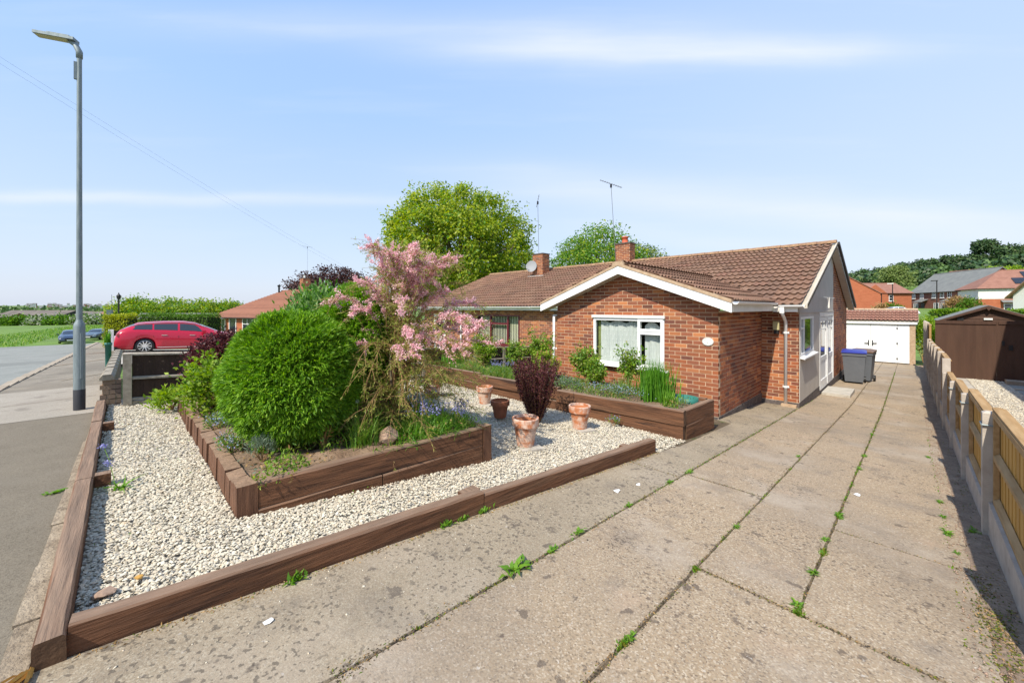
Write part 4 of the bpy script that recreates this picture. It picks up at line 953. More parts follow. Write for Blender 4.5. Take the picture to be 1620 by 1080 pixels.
# net curtains: pleated sheet behind the glass, scalloped top
def pleats(x0, x1, z0, ztop, y, m, amp=.02, fr=26, scallop=.05, parent=wfo, name='net_curtain'):
    n = int((x1 - x0) * 90); V = []
    for i in range(n + 1):
        x = x0 + (x1 - x0) * i / n; a = amp * math.sin(x * fr) + .4 * amp * math.sin(x * fr * 2.3 + 1); zt = ztop - scallop * (.5 + .5 * math.cos(x * fr * .62)) ** 2
        V += [(x, y + a, z0), (x, y + a * .7, (z0 + zt) / 2), (x, y + a * .5, zt)]
    F = [(3 * i + j, 3 * i + 3 + j, 3 * i + 4 + j, 3 * i + 1 + j) for i in range(n) for j in range(2)]
    return npobj(name, np.array(V), np.array(F), [m], parent, smooth=True)
pleats(-4.90, MX - .0, .26, 1.22, y1 + .05, 'net'); pleats(MX + .08, X1 + .0, .26, 1.20, y1 + .05, 'net', scallop=.10)
MB().box(-4.99, -4.88, y1 + .07, y1 + .1, .26, 1.25).build('curtain', 'greencurtain', wfo)
dots = MB()
for i in range(9):
    for j in range(8):
        x = -4.78 + .095 * i + (.047 if j % 2 else 0); z = .42 + .1 * j
        if x < MX - .05: dots.obox((x, y1 + .024, z), (.006, 0, 0), (0, .002, 0), (0, 0, .006))
dots.build('net_spots', 'white', wfo)
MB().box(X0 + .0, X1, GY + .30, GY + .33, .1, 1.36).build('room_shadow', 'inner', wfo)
# roof under-structure and tiles
rf_ = MB()
def slab4(a, b, c, d, th=.05): n = (Vector(b) - Vector(a)).cross(Vector(d) - Vector(a)).normalized(); n = n if n.z > 0 else -n; rf_.prism([Vector(p) - n * .004 for p in (a, b, c, d)], -n * th)
XE = -1.50
RZ = zroof(0, 14.95)
slab4((-9.4, 10.12, zroof(0, 10.12)), (XE, 10.12, zroof(0, 10.12)), (XE, 14.95, RZ), (-9.4, 14.95, RZ))
slab4((-9.4, 19.80, EZ), (XE, 19.80, EZ), (XE, 14.95, RZ), (-9.4, 14.95, RZ))
VY = 10.10 + (ZA - EZ) / SL
def vy(x): return 10.10 + (zg(x) - EZ) / SL
GF_ = GY - .27
slab4((GX1 + .28, GF_, GE), (GM, GF_, ZA), (GM, VY, ZA), (GX1 + .28, max(GF_ + 1, vy(GX1 + .28)), GE))
slab4((GX0 - .28, GF_, GE), (GM, GF_, ZA), (GM, VY, ZA), (GX0 - .28, max(GF_ + 1, vy(GX0 - .28)), GE))
rf_.build('roof_deck', 'soffit', hs_)
sm = 1 / math.sqrt(1 + sg * sg)
# main front slope, minus the part under the front gable roof
roof_slope(hs_, (-9.40, 10.06, zroof(0, 10.06) + .006), (1, 0, 0), (0, cosp, SL * cosp), 7.92, 5.22, mask=lambda p: not (GX0 - .24 < p.x < GX1 + .24 and zg(p.x) > p.z + .02) )
roof_slope(hs_, (GX1 + .30, GF_ - .0, GE - .0), (0, 1, 0), (-sm, 0, sg * sm), 5.1, 2.36, mask=lambda p: p.z > zroof(0, p.y) - .03 and p.x > GM - .05)
roof_slope(hs_, (GX0 - .30, GF_, GE), (0, 1, 0), (sm, 0, sg * sm), 5.1, 2.36, mask=lambda p: p.z > zroof(0, p.y) - .03 and p.x < GM + .05)
ridge_run(hs_, (XE - .02, 14.95, RZ + .05), (-9.4, 14.95, RZ + .05))
ridge_run(hs_, (GM, GF_ + .02, ZA + .05), (GM, VY - .1, ZA + .05))
# front gable: barge boards, verge, box ends
for sgn, xe in ((1, GX1 + .30), (-1, GX0 - .30)):
    a = Vector((xe, GF_ - .025, GE - .015)); b = Vector((GM, GF_ - .025, ZA - .012 + .0))
    strip(hs_, 'barge_board', a, b, .025, .165, 'white', (0, 1, 0))
    MB().prism([a + Vector((0, -.012, .0)), a + Vector((0, .10, .0)), a + Vector((0, .10, .062)), a + Vector((0, -.012, .055))], b - a).build('verge', 'verge', hs_)
    # sloping soffit
    MB().prism([(xe - sgn * .02, GF_ + .002, GE - .165), (xe - sgn * .02, GY - .002, GE - .165), (xe - sgn * .02, GY - .002, GE - .15), (xe - sgn * .02, GF_ + .002, GE - .15)], Vector((GM, 0, ZA)) - Vector((xe, 0, GE))).build('soffit', 'soffit', hs_)
MB().add([(GM - .14, GF_ - .04, ZA - .01), (GM + .14, GF_ - .04, ZA - .01), (GM + .10, GF_ - .04, ZA + .075), (GM - .10, GF_ - .04, ZA + .075), (GM - .14, GF_ + .12, ZA - .01), (GM + .14, GF_ + .12, ZA - .01), (GM + .10, GF_ + .12, ZA + .10), (GM - .10, GF_ + .12, ZA + .10)], [(0, 1, 2, 3), (4, 7, 6, 5), (0, 4, 5, 1), (3, 2, 6, 7), (1, 5, 6, 2), (0, 3, 7, 4)]).build('ridge_end', 'verge', hs_)
# eave of the gable's right side, then the main eave
ex = GX1 + .27
MB().box(GX1 + .002, ex, GY + .02, 10.10, GE - .165, GE - .15).build('soffit', 'soffit', hs_)
MB().box(ex - .0, ex + .02, GF_ + .002, 10.08, GE - .168, GE - .02).build('fascia', 'offwhite', hs_)
gutter(hs_, (ex + .022, GF_ + .02, GE + .012), (ex + .022, 10.02, GE + .012), (1, 0, 0))
MB().box(ex + .024, -1.68, 10.10, 10.395, EZ - .13, EZ - .115).build('soffit', 'soffit', hs_)
MB().box(ex + .024, -1.665, 10.08, 10.098, EZ - .135, EZ - .02).build('fascia', 'offwhite', hs_)
gutter(hs_, (ex + .14, 10.078, EZ + .012), (-1.55, 10.078, EZ + .012), (0, -1, 0))
MB().box(-9.4, GX0 - .005, 10.10, 10.395, EZ - .13, EZ - .115).build('soffit', 'soffit', hs_)
MB().box(-9.4, GX0 - .32, 10.08, 10.098, EZ - .135, EZ - .02).build('fascia', 'white', hs_)
gutter(hs_, (-9.4, 10.078, EZ - .0), (GX0 - .45, 10.078, EZ - .0), (0, -1, 0))
downpipe(hs_, [(-1.93, 10.02, EZ - .05), (-1.93, 10.02, EZ - .17), (-1.93, 10.19, EZ - .26), (-1.93, 10.35, EZ - .36), (-1.93, 10.35, -.62)], clips=(.95, -.25))
MB().box(-1.97, -1.89, 9.975, 10.055, EZ - .16, EZ - .04).build('hopper', 'white', hs_)
downpipe(hs_, [(GX0 - .50, 10.02, EZ - .05), (GX0 - .50, 10.02, EZ - .12), (GX0 - .08, 9.0, EZ - .20), (GX0 - .06, 7.44, EZ - .24), (GX0 - .06, 7.44, -.5)], clips=(.5,))
MB().box(-2.0, -1.72, 10.25, 10.36, -.72, -.62).build('drain_surround', 'verge', hs_)
# east verge: wide sloping soffit and fascia on the back slope, thin verge on the front slope
def yz(y): return zroof(0, y) if y < 14.95 else zroof(0, 29.9 - y)
MB().prism([(XE, 10.08, zroof(0, 10.08) - .05), (XE, 10.08, zroof(0, 10.08) + .045), (XE, 14.95, RZ + .045), (XE, 14.95, RZ - .05)], (-.03, 0, 0)).build('verge', 'soffit', hs_)
MB().prism([(XE, 19.84, EZ - .13), (XE, 19.84, EZ + .04), (XE, 14.95, RZ + .04), (XE, 14.95, RZ - .12)], (-.03, 0, 0)).build('barge_board', 'leadgrey', hs_)
MB().prism([(XE - .03, 19.8, EZ - .13), (XE - .03, 14.95, RZ - .13), (-1.68, 14.95, RZ - .13), (-1.68, 19.8, EZ - .13)], (0, 0, .02)).build('soffit', 'render', hs_)
MB().prism([(XE - .03, 10.1, EZ - .06), (XE - .03, 14.95, RZ - .06), (-1.68, 14.95, RZ - .06), (-1.68, 10.1, EZ - .06)], (0, 0, .012)).build('soffit', 'render', hs_)
MB().prism([(XE + .0, 14.93, RZ + .05), (XE, 14.93, RZ - .03), (XE, 20.0, EZ - .05), (XE, 20.0, EZ + .06)], (.05, 0, 0)).build('cloaked_verge', 'darkgrey', hs_)
# wall light, bracket
wl = MB().box(-2.16, -2.04, 10.30, 10.385, 1.01, 1.20).build('wall_light', 'brass', hs_); MB().box(-2.145, -2.055, 10.31, 10.385, .92, 1.005).build('sensor', 'black', wl)
MB().tube([(-1.66, 14.0, 1.78), (-1.60, 14.0, 1.78)], .012, 6).box(-1.605, -1.59, 13.0, 15.1, 1.78, 1.80).box(-1.62, -1.58, 14.0, 14.03, 1.50, 1.80).build('line_bracket', 'offwhite', hs_)
# chimney
def chimney(root, x0, x1, y0, y1, z0, z1, pot='redpot', cap='plinth'):
    c = thing('chimney', None, None, (x0, y0, z0)); c.parent = root; c.location = Vector((x0, y0, z0)) - parent_off(root)
    MB().box(x0 + .01, x1 - .01, y0 + .01, y1 - .01, z0, z1).build('stack', 'mortar', c)
    def face(org, u, n, L, ph):
        s0 = 0
        row = 0; z = z1 - .075
        while z > z0:
            s = -((row + ph) % 2) * .1125
            while s < L - .02:
                a, b = max(s, 0), min(s + BL, L)
                if b - a > .03: MB().prism([Vector(org) + Vector(u) * q[0] + Vector((0, 0, q[1])) for q in ((a, z), (b - .004, z), (b - .004, z + BH * .86), (a, z + BH * .86))], -Vector(n) * .03).build('brick', 'brick', c)
                s += BL + JT
            z -= .075; row += 1
    face((x0, y0, 0), (1, 0, 0), (0, -1, 0), x1 - x0, 0); face((x1, y0 + .033, 0), (0, 1, 0), (1, 0, 0), y1 - y0 - .033, 1)
    MB().box(x0 - .03, x1 + .03, y0 - .03, y1 + .03, z1 - .0, z1 + .045).build('capping', cap, c)
    if pot:
        px_, py_ = (x0 + x1) / 2, (y0 + y1) / 2
        MB().lathe([(.155, .04), (.15, .07), (.12, .09), (.115, .26), (.14, .27), (.14, .31), (.10, .31), (.09, .2)], (px_, py_, z1), 16).build('pot', pot, c, True)
        MB().lathe([(.001, .38), (.015, .37), (.02, .31), (.07, .305)], (px_, py_, z1), 8).build('cowl', pot, c)
    return c
ch1 = chimney(hs_, -8.80, -8.12, 14.7, 15.15, 3.15, 4.20)
def aerial(name, label, base, top, boom_dir, blen, root_group, els=9, el=.16, vertical=False):
    t = thing(name, label, 'aerial', base, root_group); b = Vector(base); tp = Vector(top)
    MB().tube([b, tp], .010, 6).build('mast', 'metal', t)
    d = Vector(boom_dir).normalized(); a = tp - d * blen * .5; e = tp + d * blen * .5
    MB().tube([a, e], .012, 6).build('boom', 'metal', t)
    s_ = Vector((0, 0, 1)) if vertical else d.cross(Vector((0, 0, 1))).normalized()
    for k in range(els):
        c = a + (e - a) * (k + .3) / els; MB().tube([c - s_ * el * (.6 + .4 * k / els), c + s_ * el * (.6 + .4 * k / els)], .007, 5).build('element', 'metal', t)
    MB().box(tp.x - .03, tp.x + .03, tp.y - .03, tp.y + .03, tp.z - .16, tp.z - .02).build('clamp', 'black', t)
aerial('tv_aerial', 'slanting black TV aerial on a tall thin mast above the right-hand chimney', (-8.75, 14.66, 3.5), (-8.95, 14.62, 6.82), (.72, .69, -.36), 1.0, 'TV aerials on the chimneys', 10, .12)
# house plaque
pl = thing('house_plaque', 'oval white house name plaque with the number on the brick wall near the corner', 'plaque', (-2.575, GY - .01, .887))
def ell(rx, rz, n=32): return [(-2.575 + rx * math.cos(2 * PI * k / n), 0, .887 + rz * math.sin(2 * PI * k / n)) for k in range(n)]
MB().prism([(p[0], GY - .003, p[2]) for p in ell(.097, .074)], (0, -.014, 0)).build('plate', 'porcelain', pl)
ob = MB(); e1, e2 = ell(.090, .067), ell(.086, .063)
ob.add([(p[0], GY - .0185, p[2]) for p in e1 + e2], [(k, (k + 1) % 32, 32 + (k + 1) % 32, 32 + k) for k in range(32)]); ob.build('border', 'ink', pl)
def text(body, size, loc, rot, m, parent, name='lettering', ext=.001):
    cu = bpy.data.curves.new(name, 'FONT'); cu.body = body; cu.size = size; cu.extrude = ext; cu.align_x = 'CENTER'; cu.align_y = 'CENTER'; cu.materials.append(M[m])
    q = bpy.data.objects.new(name, cu); C.objects.link(q); bpy.context.view_layer.update(); me = bpy.data.meshes.new_from_object(q); bpy.data.objects.remove(q); o = bpy.data.objects.new(name, me); C.objects.link(o); o.rotation_euler = rot; o.parent = parent; o.location = Vector(loc) - parent_off(parent); return o
text('7', .05, (-2.575, GY - .019, .858), (PI / 2, 0, 0), 'ink', pl, 'number')
# scrolled sprig above the number, as on the plate
sp_ = MB()
for k in range(9): a = PI * (k + .5) / 9; sp_.obox((-2.575 + .058 * math.cos(a), GY - .018, .898 + .030 * math.sin(a)), (.0045, 0, .001), (0, .001, 0), (0, 0, .004))
sp_.build('sprig', 'ink', pl)

# ------------------------------------------------------------------ the attached bungalow next door
nb_ = thing('bungalow', 'attached next-door brick bungalow with maroon window and satellite dish on its chimney', 'house', (-13, 12, -.9))
NX0 = -17.01
brick_wall(nb_, (NX0, 10.41, 0), (1, 0, 0), (0, -1, 0), -9.41 - NX0, -.80, 1.43, openings=[(-12.86 - NX0, -10.30 - NX0, .02, 1.22), (-16.2 - NX0, -15.2 - NX0, -.85, 1.2)])
MB().box(NX0, -9.42, 10.55, 19.4, -1.2, 1.36).build('inner_core', 'inner', nb_)
rn = MB()
for (a, b, c, d) in [((NX0 - .2, 10.12, zroof(0, 10.12)), (-9.405, 10.12, zroof(0, 10.12)), (-9.405, 14.95, RZ), (NX0 - .2, 14.95, RZ)), ((NX0 - .2, 19.8, EZ), (-9.405, 19.8, EZ), (-9.405, 14.95, RZ), (NX0 - .2, 14.95, RZ))]:
    rn.prism([Vector(p) - Vector((0, 0, .01)) for p in (a, b, c, d)], (0, 0, -.05))
rn.build('roof_deck', 'soffit', nb_)
roof_slope(nb_, (NX0 - .2, 10.06, zroof(0, 10.06) + .004), (1, 0, 0), (0, cosp, SL * cosp), 7.8, 5.22)
ridge_run(nb_, (-9.42, 14.95, RZ + .05), (NX0 - .2, 14.95, RZ + .05))
MB().prism([(NX0 - .2, 10.5, 1.3), (NX0 - .2, 19.4, 1.3), (NX0 - .2, 14.95, RZ - .1)], (.1, 0, 0)).build('gable_wall', 'farbrick', nb_)
MB().box(NX0 - .2, -9.41, 10.10, 10.395, EZ - .13, EZ - .115).build('soffit', 'soffit', nb_)
MB().box(NX0 - .2, -9.41, 10.08, 10.098, EZ - .135, EZ - .02).build('fascia', 'offwhite', nb_)
gutter(nb_, (NX0 - .2, 10.078, EZ - .005), (-9.41, 10.078, EZ - .005), (0, -1, 0))
# maroon picture window
wy = 10.43; wn_ = MB(); X0, X1, Z0, Z1 = -12.86, -10.30, .02, 1.22
wn_.box(X0, X1, wy - .03, wy + .03, Z0, Z0 + .08); wn_.box(X0, X1, wy - .03, wy + .03, Z1 - .05, Z1)
for x in (X0, -12.02, -11.0, X1 - .06): wn_.box(x, x + (.09 if x in (-12.02, -11.0) else .06), wy - .03, wy + .03, Z0 + .08, Z1 - .05)
wn_.box(-11.93, -11.0, wy - .035, wy + .025, .84, .91)
wno = wn_.build('window', 'maroon', nb_); MB().box(X0 + .06, X1 - .06, wy + .0, wy + .006, Z0 + .08, Z1 - .05).build('pane', 'glass', wno)
MB().box(X0 - .05, X1 + .05, wy - .10, wy + .0, Z0 - .05, Z0 - .002).build('sill', 'maroon', wno)
for k in range(26):
    x = X0 + .12 + k * .092
    a = .03 if not (-11.93 < x < -11.05) else .016
    MB().obox((x, wy + .12, .62), (a * 1.1, .012, 0), (-.002, .001, 0), (0, 0, .56)).build('blind_slat', 'blind', wno)
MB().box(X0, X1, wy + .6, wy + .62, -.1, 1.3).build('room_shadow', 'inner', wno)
dd = MB().box(-16.2, -15.2, 10.42, 10.47, -.95, 1.2).build('door', 'white', nb_); MB().box(-16.0, -15.4, 10.408, 10.419, .2, 1.05).build('pane', 'darkglass', dd)
downpipe(nb_, [(-13.9, 10.34, EZ - .1), (-13.9, 10.34, -.9)], r=.04)
ch2 = chimney(nb_, -12.95, -12.30, 14.0, 14.5, 2.85, 4.10, pot=None)
MB().box(-13.15, -12.15, 13.86, 14.62, 2.80, 3.06).build('flashing', 'leadgrey', ch2)
dsh = thing('satellite_dish', 'grey satellite dish mounted on the front of the left of the two near chimneys', 'satellite dish', (-12.88, 13.9, 3.5))
V = []; F = []
for i in range(5):
    for j in range(18): r_ = .27 * i / 4; a = 2 * PI * j / 18; V.append((r_ * math.cos(a), -.35 * (r_ ** 2) * 1.6, r_ * math.sin(a) * 1.1))
F = [(i * 18 + j, i * 18 + (j + 1) % 18, (i + 1) * 18 + (j + 1) % 18, (i + 1) * 18 + j) for i in range(4) for j in range(18)]
Rm = Matrix.Rotation(math.radians(28), 3, 'Z') @ Matrix.Rotation(math.radians(-18), 3, 'X')
MB().add([Rm @ Vector(v) + Vector((-12.88, 13.84, 3.52)) for v in V], F).build('dish', 'dish', dsh, True)
MB().tube([(-12.85, 14.0, 3.35), (-12.88, 13.86, 3.5)], .02, 6).tube([(-12.86, 13.80, 3.28), (-13.02, 13.5, 3.45)], .01, 5).box(-13.05, -12.99, 13.47, 13.53, 3.43, 3.49).build('arm', 'metal', dsh)
aerial('tv_aerial', 'small tangled black TV aerial on a tall mast above the chimney with the dish', (-12.72, 14.2, 4.0), (-12.75, 14.15, 6.75), (.2, .1, .97), .62, 'TV aerials on the chimneys', 5, .1)

# ------------------------------------------------------------------ garage at the end of the drive
ga = thing('garage', 'white double-doored garage with a shallow tiled roof at the end of the drive', 'garage', (-1.2, 27.5, -1.26))
gz = -1.27; GYF = 27.0
MB().box(-2.55, .18, GYF + .06, 30, gz, .62).build('body', 'mortar', ga)
MB().box(-.02, .18, GYF - .02, GYF + .055, gz, .70).build('pier', 'verge', ga)
MB().box(-2.55, -2.40, GYF - .02, GYF + .055, gz, .70).build('pier', 'white', ga)
MB().box(-.42, -.025, GYF + .0, GYF + .055, gz + .06, .70).build('side_panel', 'white', ga)
for (a, b) in ((-2.395, -1.42), (-1.41, -.43)):
    d = MB(); d.box(a, b, GYF - .0, GYF + .05, gz + .06, .70)
    for k in range(7):
        q = a + .09 + k * (b - a - .18) / 6
        d.box(q - .055, q + .055, GYF - .012, GYF - .001, gz + .22, .55)
    do = d.build('door', 'white', ga); hx = b - .07 if a < -2 else a + .07
    MB().box(hx - .02, hx + .02, GYF - .04, GYF - .013, -.42, -.14).box(hx - .02 if a > -2 else hx - .16, hx + .16 if a > -2 else hx + .02, GYF - .075, GYF - .05, -.30, -.27).box(hx - .01, hx + .01, GYF - .055, GYF - .03, -.30, -.27).build('handle', 'black', do)
    for z in (-1.0, -.25, .50):
        hxx = a + .02 if a < -2 else b - .02; MB().box(hxx - .03, hxx + .03, GYF - .03, GYF - .013, z - .035, z + .035).build('hinge', 'metal', do)
MB().box(-2.6, .24, GYF - .10, GYF + .05, .705, .84).build('fascia', 'white', ga)
rg = MB(); rg.prism([(-2.65, GYF - .12, .865), (-2.65, GYF + 1.35, 1.42), (-2.65, GYF + 2.9, .86), (-2.65, GYF + 2.9, .80), (-2.65, GYF - .1, .80)], (2.93, 0, 0)).build('roof_deck', 'soffit', ga)
gc = 1 / math.sqrt(1 + .378 ** 2)
roof_slope(ga, (-2.72, GYF - .16, .865), (1, 0, 0), (0, gc, .378 * gc), 3.0, 1.38, m='garagetile')
ridge_run(ga, (-2.72, GYF + 1.33, 1.43), (.28, GYF + 1.33, 1.43), m='verge', r=.10)
flush_bricks(); flush_tiles()
tag(MB().box(-1.66, -1.08, 13.2, 14.4, G(-1.3, 14) - .05, G(-1.3, 14) + .09).build('doorstep', 'paleconcrete'), 'low concrete doorstep below the glazed side doors of the bungalow', 'doorstep')

# ------------------------------------------------------------------ left: fence, wall, lamp, neighbour's frontage
def fx(y): return -8.50 - .0866 * (y + .1)
bf = thing('boundary_fence', 'low dark boarded fence with grey concrete posts between the two front gardens', 'fence', (-8.9, 5, -.4))
ys = [-.10, 1.75, 3.60, 5.45, 7.30, 8.6, 10.32]
for k, y in enumerate(ys):
    g0 = G(-9, y); MB().box(fx(y) - .05, fx(y) + .05, y - .05, y + .05, g0 - .2, g0 + .80).build('post', 'greyrail', bf)
for k in range(6):
    y0, y1 = ys[k] + .052, ys[k + 1] - .052; p = thing('fence_panel', None, None); p.parent = bf; p.location = Vector((fx(y0), y0, G(-9, y0))) - bf.location
    n = int((y1 - y0) / .13)
    MB().prism([(fx(y0) - .02, y0, G(-9, y0) - .2), (fx(y1) - .02, y1, G(-9, y1) - .2), (fx(y1) - .02, y1, G(-9, y1) + .06), (fx(y0) - .02, y0, G(-9, y0) + .06)], (.04, 0, 0)).build('gravel_board', 'greyrail', p)
    for j in range(n):
        ya = y0 + (y1 - y0) * j / n; yb = y0 + (y1 - y0) * (j + 1) / n - .004; z0, z1 = G(-9, ya) + .065, G(-9, ya) + .775
        MB().prism([(fx(ya) - .004 + .006 * (j % 2), ya, z0), (fx(yb) - .012, yb + .012, z0), (fx(yb) - .022, yb + .012, z0), (fx(ya) - .018, ya, z0)], (0, 0, z1 - z0)).build('board', 'darkboard', p)
    for zz, hh, m_ in ((.775, .035, 'greyrail'), (.40, .045, 'greyrail'), (.08, .035, 'greyrail')):
        MB().prism([(fx(y0) + .004, y0, G(-9, y0) + zz), (fx(y0) + .04, y0, G(-9, y0) + zz), (fx(y0) + .04, y0, G(-9, y0) + zz + hh * .6), (fx(y0) + .004, y0, G(-9, y0) + zz + hh)], (fx(y1) - fx(y0), y1 - y0, G(-9, y1) - G(-9, y0))).build('rail', m_, p)
# low brick wall with stone coping
lw = thing('garden_wall', 'low old brick wall with rounded concrete coping beside the footway', 'wall', (-11, -.3, 0))
random.seed(3)
x = -8.66; row_h = .075
MB().box(-13.6, -8.68, -.375, -.275, -.3, .37).build('mortar_bed', 'mortar', lw)
for r in range(6):
    z = -.06 + r * row_h
    MB().box(-8.77, -8.662, -.226, -.168, z, z + .065).build('brick', 'oldbrick', lw)
    for k in range(2): MB().box(-8.77, -8.66 + random.uniform(-.003, .003), (-.405 if k == 0 else -.325) + .003 + (.03 if r % 2 and k == 0 else 0), (-.335 if k == 0 else -.232) + (.03 if r % 2 and k == 0 else 0), z, z + .065).build('brick', 'oldbrick', lw)
    s_ = -8.78 - (.11 if r % 2 else 0)
    while s_ > -13.5: MB().box(s_ - .215, s_, -.385 + random.uniform(-.002, .002), -.33, z, z + .065).box(s_ - .215, s_, -.32, -.265, z, z + .065).build('brick', 'oldbrick', lw); s_ -= .225
x = -8.62
while x > -13.5:
    L_ = .58; MB().prism([(x, -.405, .385), (x, -.245, .385), (x, -.245, .425), (x, -.28, .472), (x, -.37, .472), (x, -.405, .425)], (-L_, 0, G(x - L_, 0) - G(x, 0))).build('coping_stone', 'greyrail', lw); x -= L_ + .008
# second wall pier, beyond: white gate post and dark panel by the next drive
t = thing('gate_post', 'white gate post with a dark panel beside the drive where the red car stands', 'post', (-26.5, -.85, G(-26, 0)))
zz = G(-26, 0); MB().box(-26.6, -26.4, -.95, -.77, zz - .1, zz + 1.0).build('post', 'white', t); MB().box(-26.55, -26.5, -.76, -.3, zz, zz + .95).build('panel', 'darkboard', t)
t = thing('planter_tub', 'narrow dark green tub with spiky plant beyond the low brick wall', 'planter', (-13.95, -.50, G(-14.6, 0)))
zz = G(-14.6, 0); MB().lathe([(.05, 0), (.06, .76), (.07, .76), (.07, .82), (.05, .82), (.001, .80)], (-13.95, -.50, zz), 16).build('tub', 'green_trough', t, True)
V, F = blades(np.tile([[-13.95, -.50, zz + .80]], (26, 1)) + rng.normal(0, .03, (26, 3)) * [1, 1, 0], .38, .12, .03); npobj('leaves', V, F, ['iris'], t)
# street lamp
sl = thing('street_lamp', 'tall galvanised steel street lamp with dark painted foot on the footway', 'street lamp', (-8.52, -.60, 0))
MB().lathe([(.063, -.05), (.064, .30), (.062, .305)], (-8.52, -.60, 0), 20).build('base_band', 'darkgrey', sl, True)
MB().lathe([(.062, .306), (.062, 1.22), (.056, 1.27), (.036, 1.31), (.035, 1.34)], (-8.52, -.60, 0), 20).build('base', 'galv', sl, True)
MB().lathe([(.034, 1.33), (.030, 3.0), (.027, 5.20)], (-8.52, -.60, 0), 16).build('column', 'galv', sl, True)
dv = Vector((-8.52 + .0, -.6, 0)).normalized()
MB().obox((-8.52 + .060, -.575, .80), (.006, .003, 0), (-.003, .012, 0), (0, 0, .33)).build('door', 'galv', sl)
MB().box(-8.545, -8.50, -.655, -.62, 4.85, 5.1).build('photocell_bracket', 'galv', sl)
MB().tube([(-8.52, -.60, 5.17), (-8.52, -.60, 5.26), (-8.54, -.64, 5.36), (-8.60, -.72, 5.42)], [.036, .038, .036, .03], 12).build('spigot', 'galv', sl, True)
hd = Vector((-.30, -.62, .02)); hd.normalize(); sd = Vector((-hd.y, hd.x, 0)).normalized(); up = hd.cross(sd); up = up if up.z > 0 else -up
c0 = Vector((-8.55, -.66, 5.40))
def lampshape(l0, l1, wid, th, lift=0):
    a = c0 + hd * l0; b = c0 + hd * l1
    return [a - sd * wid + up * lift, a + sd * wid + up * lift, b + sd * wid * .9 + up * lift, b - sd * wid * .9 + up * lift], up * th
p_, e_ = lampshape(-.03, .42, .065, .04); hh = MB().prism(p_, e_).build('lamp_head', 'galv', sl)
p_, e_ = lampshape(.03, .28, .045, .022, .041); MB().prism(p_, e_).build('driver_cover', 'galv', hh)
p_, e_ = lampshape(.05, .40, .05, -.010, -.001); MB().prism(p_, e_).build('diffuser', 'brass', hh)
# distant black lantern post and little sign
t = thing('street_lamp', 'small black lantern post standing beyond the golden hedge', 'street lamp', (-44, -1.0, G(-44, 1)))
zz = G(-44, 1); MB().tube([(-44, -1.0, zz), (-44, -1.0, 2.2)], .055, 8).build('column', 'black', t); MB().lathe([(.05, 2.18), (.12, 2.26), (.14, 2.48), (.05, 2.6), (.02, 2.72)], (-44, -1.0, 0), 8).build('lantern', 'black', t)
t = thing('signboard', 'plain pale rectangular board on a thin pole beyond the golden hedge', 'sign', (-46, .2, -2))
MB().tube([(-46, -1.45, -2), (-46, -1.45, 2.6)], .015, 5).build('pole', 'metal', t); MB().box(-46.06, -46, -1.75, -1.38, .80, 1.34).build('board', 'galv', t)
# overhead service cables
for k, (dz_, lb) in enumerate(((0, 'upper of two thin overhead cables passing behind the top of the street lamp'), (-.16, 'lower of two thin overhead cables passing behind the top of the street lamp'))):
    a = Vector((-14.6, -3.5, 8.0 + dz_)); b = Vector((-20, 11, 2.0 + dz_)); pts = [a + (b - a) * t_ + Vector((0, 0, -.25 * math.sin(PI * t_))) for t_ in np.linspace(0, 1, 14)]
    tag(MB().tube(pts, .0018, 4).build('overhead_cable', 'black'), lb, 'cable')

